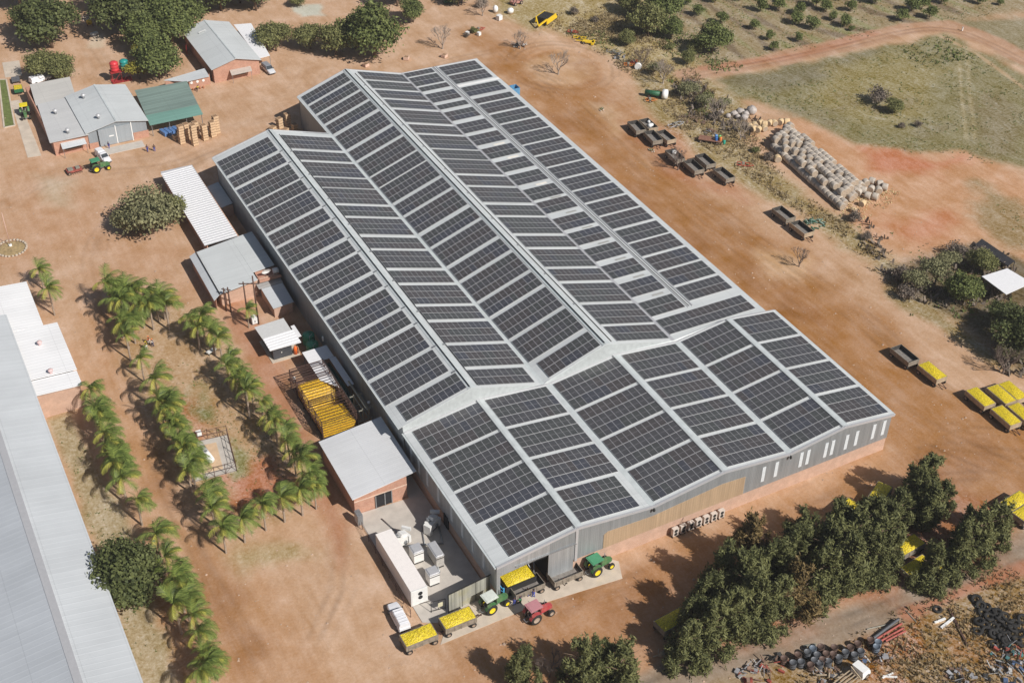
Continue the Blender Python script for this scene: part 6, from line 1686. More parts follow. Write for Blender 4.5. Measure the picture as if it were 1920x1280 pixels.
def make_trailer(tan=False):
    t = thing('farm_trailer', 'x', 'trailer')
    Lx, Ly = 2.15, 1.1; m = M_trt if tan else M_tr
    mb = MB()   # tub: outer walls, inner walls dark, rim on top
    th = .07
    for (x0, x1, y0, y1) in ((-Lx, Lx, -Ly, -Ly + th), (-Lx, Lx, Ly - th, Ly), (-Lx, -Lx + th, -Ly + th, Ly - th), (Lx - th, Lx, -Ly + th, Ly - th)):
        mb.box(x0, x1, y0, y1, .85, 1.78, 0)
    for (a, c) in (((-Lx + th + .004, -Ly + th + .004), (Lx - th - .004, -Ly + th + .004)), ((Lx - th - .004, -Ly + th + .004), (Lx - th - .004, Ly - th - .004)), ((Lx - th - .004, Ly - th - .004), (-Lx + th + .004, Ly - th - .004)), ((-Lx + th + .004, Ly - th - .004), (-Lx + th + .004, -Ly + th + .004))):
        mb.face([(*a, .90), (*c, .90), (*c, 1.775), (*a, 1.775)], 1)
    for k in range(5):
        x = -Lx + .3 + k * (2 * Lx - .6) / 4
        mb.box(x - .04, x + .04, -Ly - .05, -Ly, .85, 1.7, 0); mb.box(x - .04, x + .04, Ly, Ly + .05, .85, 1.7, 0)
    mb.build('tub', [m, M_trin], t)
    mb = MB(); mb.box(-Lx + th, Lx - th, -Ly + th, Ly - th, .83, .90); mb.build('floor', M_trfl, t)
    mb = MB(); mb.bar((-Lx, -.45, .74), (Lx, -.45, .74), .12, .14); mb.bar((-Lx, .45, .74), (Lx, .45, .74), .12, .14)
    for x in (-1.7, 1.7): mb.bar((x, -1.0, .45), (x, 1.0, .45), .1); mb.bar((x, -.3, .45), (x, -.3, .75), .2); mb.bar((x, .3, .45), (x, .3, .75), .2)
    mb.build('chassis', M_rust, t)
    mb = MB(); mb.bar((1.7, -.4, .55), (3.3, 0, .5), .08); mb.bar((1.7, .4, .55), (3.3, 0, .5), .08); mb.cyl((3.25, 0, .42), (3.25, 0, .58), .12); mb.build('drawbar', M_rust, t)
    for x in (-1.7, 1.7):
        for y in (-1.0, 1.0): wheel(t, x, y, .42, .42, .26, M_hub)
    return t
tp = [make_trailer(False), make_trailer(True)]
used = [False, False]
def trailer(p, rz, label, tan=0, load=None, group=None, tilt=0, seed=0):
    if not used[tan]:
        used[tan] = True; t = tp[tan]; t.location = (p[0], p[1], 0); t.rotation_euler = (0, 0, rz)
    else: t = dup(tp[tan], p, rz)
    t['label'] = label; t.scale = (1.08, 1.08, 1.0)
    if group: t['group'] = group
    if load:
        me = heap('lemon_load', -2.05, 2.05, -1.0, 1.0, lambda u, v: 1.80 + .22 * math.sin(PI * min(1, max(0, u))) * math.sin(PI * v) ** .7, M_lem, 28, seed + 7, 1.1)
        o = obj('lemon_load', me, None, (p[0], p[1], 0), rz, (1.08, 1.08, 1.0)); tag(o, load, 'lemons', kind='stuff')
    return t
H = -PI / 2
def GT(p): return p
g_e = 'empty trailers parked beyond the solar roof'
trailer((88.97,105.49), H - .12, 'empty dark trailer at the far left of the parked trailers beyond the solar roof', 0)
trailer((91.80,105.17), H - .05, 'trailer holding white sacks beside the farthest empty trailer', 1)
trailer((89.72,100.00), H - .12, 'empty dark trailer in the second rank, left one of two', 0)
trailer((92.34,98.96), H, 'empty tan ended trailer in the second rank, right one of two', 1)
trailer((89.44,91.05), H - .1, 'trailer with one white sack standing under the leafless tree', 0)
trailer((90.44,85.53), H - .05, 'empty trailer just right of the leafless tree, closest to the solar roof', 0)
trailer((94.04,86.47), H - .05, 'empty trailer behind and right of the one by the leafless tree', 0)
trailer((94.21,79.96), H, 'empty trailer at the near right end of the parked trailers', 0)
trailer((95.84,61.96), H, 'empty trailer alone on the verge, the farther of two beside green netting', 0)
trailer((95.76,56.10), H, 'empty trailer touching the pile of green netting', 1)
trailer((86.57,16.08), H, 'empty trailer in the right hand yard, coupled in front of a lemon filled one', 0)
for (p, rz, tan, a) in (((87.58,10.37), H, 1, 'coupled behind the empty one in the right hand yard'), ((89.87,1.56), H - .05, 1, 'at the left of the far rank near the right edge'), ((93.42,0.51), H - .05, 1, 'in the middle of the far rank near the right edge'),
                    ((95.85,0.35), H - .05, 1, 'at the right of the far rank near the right edge'), ((90.19,-3.84), H - .05, 1, 'at the left of the near rank near the right edge'), ((93.06,-4.57), H - .05, 1, 'cut by the right edge in the near rank'),
                    ((77.18,-19.01), .12, 0, 'at the right edge level with the tree belt'), ((77.23,-21.41), .12, 0, 'half out of the frame at the right edge beside another lemon trailer'),
                    ((60.22,-8.41), .5, 0, 'at the far corner of the tree belt'), ((53.47,-8.74), .3, 0, 'half hidden at the near side of the tree belt'), ((59.23,-11.94), .3, 0, 'almost hidden inside the top of the tree belt'), ((52.73,-12.29), .3, 0, 'deep in the shade among the belt trees'),
                    ((56.86,-18.57), .1, 0, 'in the gap between the belt and the small clump'), ((55.14,-22.29), .1, 0, 'at the foot of the small clump of feathery trees'), ((59.69,-22.92), .1, 0, 'nearly covered by the small clump of feathery trees'),
                    ((19.12,-14.61), .1, 0, 'in deep shade at the left end of the tree belt')):
    trailer(p, rz, 'lemon filled trailer ' + a, tan, 'yellow lemons heaped in the trailer ' + a, seed=int(p[0]))
trailer((-12.28,-1.42), .0, 'lemon filled trailer at the tail of the train, beside the white pickup', 0, 'yellow lemons in the last trailer of the train beside the white pickup', seed=1)
trailer((-6.43,-1.16), .0, 'lemon filled trailer behind the pale roofed green tractor', 0, 'yellow lemons in the trailer behind the pale roofed green tractor', seed=2)
trailer((4.66,-0.07), .03, 'empty trailer parked against the tipping truck at the hall door', 0)
trailer((10.50,-0.52), .02, 'empty trailer behind the bright green tractor at the hall door', 0)
# tipping hopper by the door
t = thing('tipping_hopper', 'blue edged black tipping hopper heaped with lemons in front of the hall door', 'hopper', (4.03,1.76), .02)
mb = MB()
mb.box(-2.5, 2.4, -1.5, -1.4, .3, 2.0); mb.box(-2.5, 2.4, 1.3, 1.4, .3, 2.0); mb.box(-2.5, -2.4, -1.4, 1.3, .3, 2.0); mb.box(2.3, 2.4, -1.4, 1.3, .3, 2.0); mb.box(-2.4, 2.3, -1.4, 1.3, .3, .5)
mb.build('bin', M_blk, t)
mb = MB(); mb.bar((-2.75, -1.4, .3), (-2.75, -1.4, 2.2), .16); mb.bar((-2.75, -1.5, 1.7), (-2.75, 1.4, 1.7), .12); mb.bar((-2.75, -1.5, 1.1), (-2.75, 1.4, 1.1), .12); mb.build('edge_frame', mat('sky_blue_paint', (.10, .42, .72), .5), t)
mb = MB(); mb.bar((2.6, -1.2, .2), (2.6, 1.4, 1.9), .1); mb.bar((3.0, .2, .2), (3.6, 1.4, 2.1), .12); mb.build('ram', M_steel, t)
o = obj('lemon_load', heap('lemon_load', -2.1, 2.2, -1.3, 1.2, lambda u, v: 2.0 + .35 * math.sin(PI * u) * math.sin(PI * v) ** .6, M_lem, 28, 99, 1.0), None, (t.location.x, t.location.y, 0), .02)
tag(o, 'yellow lemons heaped in the tipping hopper at the hall door', 'lemons', kind='stuff')
# sacks in trailers
def sacks(p, label, n=3):
    t = thing('white_sack', label, 'sack', (*p, .92)); rs = random.Random(int(p[0] * 7)); mb = MB()
    for k in range(n): mb.blob((rs.uniform(-.5, .5), rs.uniform(-.9, .9), .35), (.5, .6, .4), 0, 9, 6, .12, rs)
    mb.build('sack', M_white, t)
sacks((92.50,105.53), 'white sacks lying in the far trailer beyond the solar roof')
sacks((90.18,92.89), 'white sack lying in the trailer under the leafless tree', 2)

# ------------------------------------------------------------------ tractors
def tractor(p, rz, label, bodyc, roofc, rimc, s=1.0, cab=True):
    t = thing('tractor', label, 'tractor', p, rz)
    t.scale = (s, s, s)
    bm_ = mat('paint_%s' % bodyc[0], bodyc[1], .5, .0, .15, 1.6, tuple(v * .7 + q * .3 for v, q in zip(bodyc[1], (.45, .33, .22)))); rm = mat('canopy_%s' % roofc[0], roofc[1], .5, 0, .06); im = mat('rim_%s' % rimc[0], rimc[1], .45, 0, .05)
    mb = MB(); mb.hexa([(.35, -.36, .75), (2.1, -.30, .75), (2.1, .30, .75), (.35, .36, .75), (.35, -.34, 1.55), (2.0, -.26, 1.38), (2.0, .26, 1.38), (.35, .34, 1.55)]); mb.box(2.1, 2.25, -.24, .24, .72, 1.25); mb.build('hood', bm_, t)
    mb = MB(); mb.box(-1.1, .9, -.28, .28, .55, .95); mb.box(-1.0, -.6, -.45, .45, .6, 1.0); mb.box(1.3, 2.2, -.18, .18, .5, .75); mb.bar((1.75, -.85, .5), (1.75, .85, .5), .14); mb.bar((-.6, -.9, .85), (-.6, .9, .85), .2); mb.build('chassis', M_steel, t)
    mb = MB()
    for sd_ in (-1, 1):
        y0, y1 = sd_ * .52, sd_ * 1.0
        pts = [(-1.5, 1.15), (-1.2, 1.62), (-.6, 1.82), (0.0, 1.62), (.28, 1.2)]
        for (a, c) in zip(pts[:-1], pts[1:]):
            mb.hexa([(a[0], min(y0, y1), a[1] - .04), (c[0], min(y0, y1), c[1] - .04), (c[0], max(y0, y1), c[1] - .04), (a[0], max(y0, y1), a[1] - .04),
                     (a[0], min(y0, y1), a[1]), (c[0], min(y0, y1), c[1]), (c[0], max(y0, y1), c[1]), (a[0], max(y0, y1), a[1])])
    mb.build('fender', bm_, t)
    mb = MB(); mb.slab([(-1.35, -.82, 2.48), (.45, -.78, 2.52), (.45, .78, 2.52), (-1.35, .82, 2.48)], .1); mb.slab([(-1.2, -.68, 2.54), (.3, -.64, 2.56), (.3, .64, 2.56), (-1.2, .68, 2.54)], .06); mb.build('canopy', rm, t)
    mb = MB()
    for (x, y) in ((-1.25, -.68), (-1.25, .68), (.25, -.60), (.25, .60)): mb.bar((x, y, 1.0), (x, y, 2.42), .07)
    mb.each('canopy_post', M_blk, t)
    mb = MB(); mb.box(-.95, -.5, -.26, .26, 1.15, 1.28); mb.box(-1.02, -.92, -.26, .26, 1.2, 1.7); mb.build('seat', M_blk, t)
    mb = MB(); mb.lathe((0.02, 0, 1.78), [(.2, -.02), (.23, 0), (.2, .02), (.17, 0), (.2, -.02)], 14); mb.bar((.3, 0, 1.5), (.02, 0, 1.78), .05); mb.build('steering_wheel', M_blk, t)
    mb = MB(); mb.cyl((1.3, .2, 1.4), (1.3, .2, 2.35), .05); mb.build('exhaust', M_steel, t)
    mb = MB(); mb.bar((-1.1, -.35, .55), (-1.75, -.25, .5), .08); mb.bar((-1.1, .35, .55), (-1.75, .25, .5), .08); mb.bar((-1.75, -.3, .5), (-1.75, .3, .5), .08); mb.build('hitch', M_steel, t)
    for y in (-.80, .80): wheel(t, -.62, y, .82, .82, .44, im)
    for y in (-.78, .78): wheel(t, 1.75, y, .50, .50, .30, im)
    return t
GRN = ('green', (.035, .19, .06)); YEL = ('yellow', (.80, .62, .02))
tractor((*(-0.81,-0.40),), .12, 'green tractor with a pale off white canopy leading the lemon trailers', GRN, ('pale', (.62, .66, .60)), YEL, 1.08)
tractor((*(3.75,-4.66),), .10, 'red tractor with a faded pink canopy standing on the sand in front of the hall', ('red', (.50, .04, .06)), ('faded_pink', (.48, .22, .24)), ('dust', (.42, .34, .27)), 1.08)
tractor((*(15.47,-1.06),), .10, 'green tractor with a bright green canopy at the right end of the loading apron', GRN, ('bright_green', (.07, .27, .14)), YEL, 1.08)
tractor((*(-19.62,141.61),), .05, 'green tractor with yellow wheels towing a rusty implement near the workshop', GRN, ('bright_green', (0, 0, 0)), YEL, 1.05)
tractor((*(-28.23,172.48),), H - .12, 'green tractor with a yellow bin on its back on the ramp at the left edge', GRN, ('bin_yellow', (.75, .60, .02)), YEL, 1.05)
t = thing('rotary_implement', 'rusty red implement coupled behind the green tractor near the workshop', 'implement', (-23.95,143.23), .05)
mb = MB(); mb.box(-1.9, 1.2, -.9, .9, .45, .75); mb.build('deck', mat('dull_red', (.30, .08, .06), .8, var=.3), t)
mb = MB(); mb.bar((1.2, -.5, .6), (2.2, 0, .6), .1); mb.bar((1.2, .5, .6), (2.2, 0, .6), .1)
for k in range(7): mb.bar((-1.7 + k * .45, -.9, .5), (-1.7 + k * .45, -1.15, .1), .08)
mb.build('frame', M_rust, t)
mb = MB(); mb.box(-1.6, -.6, -.6, .6, .75, 1.0); mb.box(0, .8, -.4, .4, .75, 1.1); mb.build('gearbox', M_drab, t)
wheel(t, -1.6, 1.0, .35, .35, .2, M_hub); wheel(t, -1.6, -1.0, .35, .35, .2, M_hub)
t = thing('ramp_trailer', 'small cart with a bright yellow bin behind the tractor on the left ramp', 'trailer', (-27.28,184.35), H - .1)
mb = MB(); mb.box(-1.1, 1.1, -.95, .95, .7, 1.5); mb.build('bin', mat('bin_green', (.03, .14, .06), .5), t)
mb = MB(); mb.box(-1.0, 1.0, -.85, .85, 1.5, 1.62); mb.build('lemons', M_lem, t)
mb = MB(); mb.bar((1.1, 0, .6), (2.1, 0, .6), .1); mb.bar((-1.1, -.5, .6), (1.1, -.5, .6), .1); mb.bar((-1.1, .5, .6), (1.1, .5, .6), .1); mb.build('chassis', M_rust, t)
for y in (-1.0, 1.0): wheel(t, 0, y, .4, .4, .22, M_hub)
t = thing('grey_cart', 'low dark grey cart at the top of the left ramp', 'cart', (-26.77,190.43), H - .1)
mb = MB(); mb.box(-1.2, 1.2, -.9, .9, .6, .85); mb.build('deck', mat('slate_deck', (.12, .12, .13), .7, var=.2), t)
for x in (-.8, .8):
    for y in (-.85, .85): wheel(t, x, y, .32, .32, .2, M_hub)

# ------------------------------------------------------------------ cars
def section_body(sec, name, m, par, mi=None):
    """loft through cross sections [(x, [(y,z)...])...]"""
    mb = MB(); n = len(sec[0][1]); k = 0
    for x, ring in sec:
        for y, z in ring: mb.v.append((x, y, z))
    for i in range(len(sec) - 1):
        for j in range(n):
            a = i * n + j; b_ = i * n + (j + 1) % n
            mb.f.append((a, b_, b_ + n, a + n)); mb.m.append(0); mb.smooth.append(False)
    mb.f.append(tuple(reversed(range(n)))); mb.m.append(0); mb.smooth.append(False)
    mb.f.append(tuple((len(sec) - 1) * n + j for j in range(n))); mb.m.append(0); mb.smooth.append(False)
    return mb.build(name, m, par)
def ring(w, z0, z1, wt, r=.08):
    return [(-w + r, z0), (w - r, z0), (w, z0 + r), (w, (z0 + z1) / 2), (wt, z1 - r * .6), (wt - r, z1), (-wt + r, z1), (-wt, z1 - r * .6), (-w, (z0 + z1) / 2), (-w, z0 + r)]
def car(p, rz, label, col, kind='pickup', name='car', roofc=None):
    t = thing(name, label, 'pickup' if kind == 'pickup' else 'car', p, rz)
    m = mat('car_%s' % col[0], col[1], .22, 0, .03, spec=.6)
    rc = mat('car_%s' % roofc[0], roofc[1], .3, 0, .05) if roofc else m
    hw = .88
    section_body([(-2.5, ring(hw - .08, .40, .98, hw - .12)), (-2.3, ring(hw, .34, 1.02, hw - .06)), (1.3, ring(hw, .34, 1.02, hw - .06)), (1.9, ring(hw, .36, .94, hw - .10)), (2.45, ring(hw - .1, .42, .82, hw - .2))], 'body', m, t)
    if kind == 'pickup':
        section_body([(-2.42, ring(hw - .08, 1.0, 1.78, hw - .20)), (-.62, ring(hw - .08, 1.0, 1.80, hw - .20))], 'load_canopy', m, t)
        cabx = (-.55, 1.05)
    else: cabx = (-2.2, .95)
    section_body([(cabx[0], ring(hw - .06, 1.0, 1.66, hw - .20)), (cabx[1] - .55, ring(hw - .06, 1.0, 1.68, hw - .20)), (cabx[1], ring(hw - .06, 1.0, 1.06, hw - .10))], 'cabin', rc, t)
    mb = MB()
    mb.face([(cabx[1] - .50, -hw + .26, 1.66), (cabx[1] + .02, -hw + .14, 1.07), (cabx[1] + .02, hw - .14, 1.07), (cabx[1] - .50, hw - .26, 1.66)])
    mb.v = [(x + .03, y, z + .02) for x, y, z in mb.v]; mb.build('windscreen', M_glass, t)
    for sg in (-1, 1):
        mb = MB()
        for (a, c) in (((cabx[0] + .1, cabx[0] + .75), (1.12, 1.52)), ((cabx[0] + .8, cabx[1] - .6), (1.12, 1.52))):
            mb.face([(a[0] if isinstance(a, tuple) else a, sg * (hw - .03), c[0]), (a[1], sg * (hw - .03), c[0]), (a[1], sg * (hw - .15), c[1]), (a[0], sg * (hw - .15), c[1])])
        mb.build('side_window', M_glass, t)
        mb = MB(); mb.box(2.40, 2.47, sg * .55 - .14, sg * .55 + .14, .62, .76); mb.each('headlight', M_alu, t)
        mb = MB(); mb.box(cabx[1] - .15, cabx[1] + .02, sg * (hw + .08) - .08, sg * (hw + .08) + .08, 1.05, 1.2); mb.build('mirror', M_blk, t)
    mb = MB(); mb.box(-2.55, -2.46, -.7, .7, .45, .6); mb.box(2.38, 2.5, -.72, .72, .40, .54); mb.build('bumper', M_blk, t)
    if kind == 'pickup':
        mb = MB()
        for x in (-2.0, -1.5, -1.0, .0): mb.box(x - .03, x + .03, -.6, .6, 1.80, 1.84)
        mb.each('roof_bar', M_alu, t)
    for x in (-1.55, 1.5):
        for y in (-.80, .80): wheel(t, x, y, .36, .36, .24, M_alu)
    return t
car((-13.03,3.55), PI / 2 - .05, 'white pickup with a canopy parked nose away beside the concrete yard', ('white', (.82, .82, .84)))
car((-17.64,145.60), H + .18, 'white pickup parked nose towards the camera by the workshop doors', ('white', (0, 0, 0)))
car((27.15,169.73), H + .1, 'silver hatchback with a grey roof by the red brick building', ('silver', (.66, .68, .70)), 'hatch', roofc=('grey', (.25, .27, .30)))
car((-21.67,188.05), .3, 'white pickup nose showing behind the pale flat shed', ('white', (0, 0, 0)))

# ------------------------------------------------------------------ people
def person(p, rz, label, shirt, trousers, hat=None, pose='stand', h=1.72, prop=None):
    t = thing('person', label, 'person', p, rz)
    s = h / 1.72
    M_skin = mat('skin', (.10, .05, .03), .6, var=.05)
    lean = {'stand': 0, 'bend': .75, 'reach': .3}[pose]
    stride = .14 if pose != 'bend' else .2
    hip = Vector((0, 0, .88)); ch = hip + Vector((math.sin(lean) * .42, 0, math.cos(lean) * .42)); nk = hip + Vector((math.sin(lean) * .54, 0, math.cos(lean) * .54)); hd = hip + Vector((math.sin(lean * 1.1) * .74, 0, math.cos(lean * 1.1) * .74))
    V = [hip, hip + (ch - hip) * .5, ch, nk, hd - (hd - nk) * .25, hd + (hd - nk).normalized() * .08]
    E = [(0, 1), (1, 2), (2, 3), (3, 4), (4, 5)]; Rr = [(.15, .11), (.14, .10), (.18, .11), (.055, .055), (.085, .095), (.07, .08)]
    hands = []
    for sg in (-1, 1):
        k = len(V)
        V += [hip + Vector((0, sg * .10, -.04)), Vector((sg * stride * .4 + .03, sg * .11, .47)), Vector((sg * stride - .03, sg * .11, .09)), Vector((sg * stride + .14, sg * .12, .03))]
        Rr += [(.095, .095), (.06, .06), (.042, .042), (.04, .03)]; E += [(0, k), (k, k + 1), (k + 1, k + 2), (k + 2, k + 3)]
        k = len(V)
        fw = {'stand': .06, 'bend': .25, 'reach': .38}[pose]
        sh = ch + Vector((0, sg * .20, .04)); el = sh + Vector((fw * .45 - .02, sg * .07, -.27)); wr = el + Vector((fw * .7 + .03, -sg * .03, -.22 if pose != 'reach' else .02)); ha = wr + (wr - el).normalized() * .08
        V += [sh, el, wr, ha]; Rr += [(.055, .055), (.042, .042), (.028, .028), (.038, .020)]; E += [(2, k), (k, k + 1), (k + 1, k + 2), (k + 2, k + 3)]
        hands.append((ha, (wr - el).normalized(), sg))
    def skin(name, Vs, Es, Rs, grow, m, root=0):
        me = bpy.data.meshes.new(name); me.from_pydata([tuple(v * s) for v in Vs], Es, [])
        me.materials.append(m)
        o = obj(name, me, t)
        md = o.modifiers.new('skin', 'SKIN'); md.use_smooth_shade = True
        for i, (a, b_) in enumerate(Rs): me.skin_vertices[0].data[i].radius = ((a + grow) * s, (b_ + grow) * s)
        me.skin_vertices[0].data[root].use_root = True
        sb = o.modifiers.new('sub', 'SUBSURF'); sb.levels = 1; sb.render_levels = 1
        return o
    skin('body', V, E, Rr, 0, M_skin)
    def sub(ids, Es, root, name, grow, m, cut=None):
        mp = {q: i for i, q in enumerate(ids)}
        skin(name, [V[q] for q in ids], [(mp[a], mp[b_]) for a, b_ in Es], [Rr[q] for q in ids], grow, m, mp[root])
    sub([0, 1, 2, 10, 11, 18, 19], [(0, 1), (1, 2), (2, 10), (10, 11), (2, 18), (18, 19)], 0, 'shirt', .018, mat('cloth_%s' % shirt[0], shirt[1], .8))
    sub([0, 6, 7, 8, 14, 15, 16], [(0, 6), (6, 7), (7, 8), (0, 14), (14, 15), (15, 16)], 0, 'trousers', .016, mat('cloth_%s' % trousers[0], trousers[1], .8))
    mb = MB()
    for ha, dr, sg in hands:
        side = dr.cross(Vector((0, 1, 0))).normalized()
        for i, l in enumerate((.062, .075, .070, .055)):
            b0 = (ha + side * ((i - 1.5) * .019)) ; m1 = b0 + dr * l * .6; m2 = m1 + (dr + Vector((0, -sg * .5, -.1))).normalized() * l * .5
            mb.cyl(b0 * s, m1 * s, .0095, .009, 5); mb.cyl(m1 * s, m2 * s, .009, .007, 5)
        b0 = ha - dr * .05 + side * .03; mb.cyl(b0 * s, (b0 + side * .03 + dr * .045) * s, .011, .008, 5)
    mb.build('fingers', M_skin, t)
    f = (hd - nk).normalized(); fwd = Vector((f.z, 0, -f.x))
    mb = MB(); c = hd + fwd * .085
    mb.blob(tuple((c + f * -.01) * s), .016 * s, 0, 6, 4); mb.build('nose', M_skin, t)
    mb = MB()
    for sg in (-1, 1): mb.blob(tuple((hd + fwd * .078 + f * .02 + Vector((0, sg * .032, 0))) * s), .012 * s, 0, 6, 4)
    mb.bar(tuple((hd + fwd * .082 - f * .045 + Vector((0, -.025, 0))) * s), tuple((hd + fwd * .082 - f * .045 + Vector((0, .025, 0))) * s), .012); mb.build('face', M_blk, t)
    mb = MB()
    for sg in (-1, 1): mb.blob(tuple((hd + Vector((0, sg * .088, 0))) * s), (.02 * s, .012 * s, .03 * s), 0, 6, 4)
    mb.each('ear', M_skin, t)
    mb = MB(); mb.blob(tuple((hd + f * .065 - fwd * .01) * s), (.098 * s, .094 * s, .07 * s), 0, 10, 6)
    if hat:
        mb.cyl(tuple((hd + f * .06) * s), tuple((hd + f * .075) * s), .15, .14, n=12); mb.build('hat', mat('cloth_%s' % hat[0], hat[1], .8), t)
    else: mb.build('hair', M_blk, t)
    if prop == 'broom':
        w = hands[1][0]; mb = MB(); mb.bar(tuple((w + Vector((-.3, 0, .35))) * s), (w.x + .9, w.y, .05), .035); mb.build('broom', M_drab, t)
    return t
BLUE = ('blue', (.06, .09, .40)); RED = ('red', (.55, .02, .04)); BLK = ('black', (.03, .03, .035)); WHT = ('white', (.80, .80, .80)); ORG = ('orange', (.80, .22, .06)); YLW = ('yellow', (.72, .55, .05)); NAV = ('navy', (.04, .05, .12)); GRN2 = ('green', (.05, .25, .10))
person((2.08,-1.35), 2.4, 'person in blue overalls standing between the pale roofed tractor and the black trailer', BLUE, BLUE, BLK)
person((2.98,-1.39), 1.2, 'person with green trousers bending at the wheels of the black trailer', NAV, GRN2, BLK, 'reach')
person((5.12,-1.30), 2.0, 'person in blue overalls beside the middle of the black trailer', BLUE, BLUE, BLK)
person((4.68,-0.86), 2.6, 'person in dark clothes in the shadow beside the black trailer', BLK, BLUE, None, 'reach')
person((10.23,-1.41), 2.9, 'person in a red top bending down beside the empty trailer with a broom', RED, BLK, None, 'bend', prop='broom')
person((-26.42,78.92), 2.2, 'person with orange cap and white shirt in the palm garden, left of three', ORG, WHT, ORG)
person((-26.05,77.90), 2.4, 'person with orange cap and white overall in the palm garden, right of three', WHT, NAV, ORG)
person((-27.23,77.66), 2.0, 'person in a yellow cap and pale overall half under a palm frond', YLW, WHT, YLW)
person((-8.58,144.72), 1.0, 'person in purple blue overalls in front of the workshop, left of two', BLUE, BLUE)
person((-7.21,144.29), 1.4, 'person in dark blue overalls in front of the workshop, right of two', NAV, BLUE)
person((-15.48,149.71), .6, 'person in blue beside the white pickup at the workshop doors', BLUE, BLUE)
person((6.82,167.09), .6, 'person in orange seated by the brick wall with round discs, left one', ORG, BLK, None, 'bend')
person((9.09,167.15), .6, 'person in brown by the brick wall with round discs, right one', YLW, BLK, None, 'bend')

# ------------------------------------------------------------------ straw bales
M_bale = mat('bale_straw', (.42, .37, .315), .95, 0, .18, 3, bump=.4); M_bale2 = mat('bale_straw_pale', (.49, .435, .37), .95, 0, .18, 3, bump=.4); M_balec = mat('bale_cut', (.40, .32, .24), .95, 0, .25, 5); M_bale3 = mat('bale_golden', (.62, .46, .27), .95, 0, .15, 4)
def bale_mesh(k):
    rs = random.Random(k); mb = MB(); n = 14; r = .74
    prof = [(0, -.62), (r * .9, -.62), (r, -.52), (r * 1.01, -.2), (r * 1.02, .2), (r, .52), (r * .9, .62), (0, .62)]
    b0 = len(mb.v)
    for q, h in prof:
        for i in range(n):
            t_ = 2 * PI * i / n; w = 1 + rs.uniform(-.04, .04)
            mb.v.append((h, q * math.cos(t_) * w, q * math.sin(t_) * w))
    for j in range(len(prof) - 1):
        for i in range(n):
            i2 = (i + 1) % n
            mb.f.append((b0 + j * n + i, b0 + (j + 1) * n + i, b0 + (j + 1) * n + i2, b0 + j * n + i2)); mb.m.append(1 if j in (0, 6) else 0); mb.smooth.append(j not in (0, 6))
    return mb
BM = [bale_mesh(1).mesh('straw_bale', [M_bale, M_balec]), bale_mesh(2).mesh('straw_bale', [M_bale2, M_balec]), bale_mesh(3).mesh('straw_bale', [M_bale3, M_balec])]
rb = random.Random(6)
def bale(p, z, rz, label, group, k=None, s=1.0):
    o = obj('straw_bale', BM[rb.choice((0, 0, 1)) if k is None else k], None, (p[0], p[1], z), rz + rb.uniform(-.08, .08), s)
    o.rotation_euler.x = rb.uniform(0, 6)
    tag(o, label, 'straw bale', group)
A0 = Vector((111.46,86.46)); A1 = Vector((108.71,59.62)); B0 = Vector((119.40,91.04)); B1 = Vector((116.31,63.18))
rows = ['round straw bale in the outermost row of the big stack, along the grass verge', 'round straw bale in the body of the big stack', 'round straw bale in the last row of the big stack, along the red soil']
n_b = 20; NR = 7
for j in range(NR):
    f = j / (NR - 1.0)
    P0 = A0.lerp(B0, f); P1 = A1.lerp(B1, f)
    an = math.atan2((P1 - P0).y, (P1 - P0).x); off = rb.uniform(-.5, .5)
    ri = 0 if j == 0 else (2 if j == NR - 1 else 1)
    for i in range(n_b):
        u = (i + .5 + off * .5) / n_b
        p = P0.lerp(P1, u)
        if not (0 < j < NR - 1 and rb.random() < .04):
            bale((p.x + rb.uniform(-.1, .1), p.y + rb.uniform(-.1, .1)), .78, an + rb.uniform(-.05, .05), rows[ri], ('bales in the verge row', 'bales in the body of the stack', 'bales in the red soil row')[ri], None, 1.05)
        if j > 0 and i < n_b - 1 and rb.random() < (.72 if j > 1 else .5):
            q = p.lerp(P0.lerp(P1, u), 1) - (B0 - A0) / (NR - 1) * .5
            bale((q.x, q.y), 2.05, an + rb.uniform(-.05, .05), 'round straw bale on the upper layer of the big stack', 'bales on the upper layer of the big stack', None, 1.05)
for (px, py) in ((117.70,64.85),(119.26,65.03),(120.87,64.94),(121.55,63.40),(121.68,61.90),(119.65,61.50),(118.56,62.53),(116.90,62.89),(116.31,60.85),(117.40,59.83),(115.37,62.72)):
    bale((px, py), .72, rb.uniform(0, 3), 'round straw bale in the short arm beyond the near end of the big stack', 'bales in the short arm beyond the near end', 1)
for (px, py) in ((112.12,95.50),(113.51,95.62),(115.27,95.85),(115.82,95.02),(117.08,94.94),(118.04,94.46),(119.62,94.23),(120.95,93.84),(113.08,93.65),(114.53,93.47),(112.27,94.33)):
    bale((px, py), .72, rb.uniform(0, 3), 'golden straw bale in the loose line beyond the far end of the big stack', 'golden bales beyond the far end', 2, .95)
bale((108.98,81.26), .72, 1.2, 'single straw bale leaning out of the stack onto the grass verge', None, 2, 1.05)
bale((113.44,59.06), .6, .4, 'broken golden bale at the near end of the big stack', None, 2, .9)
bale((110.30,57.92), .5, 1.9, 'broken golden bale lowest in the picture at the near end of the stack', None, 2, .8)
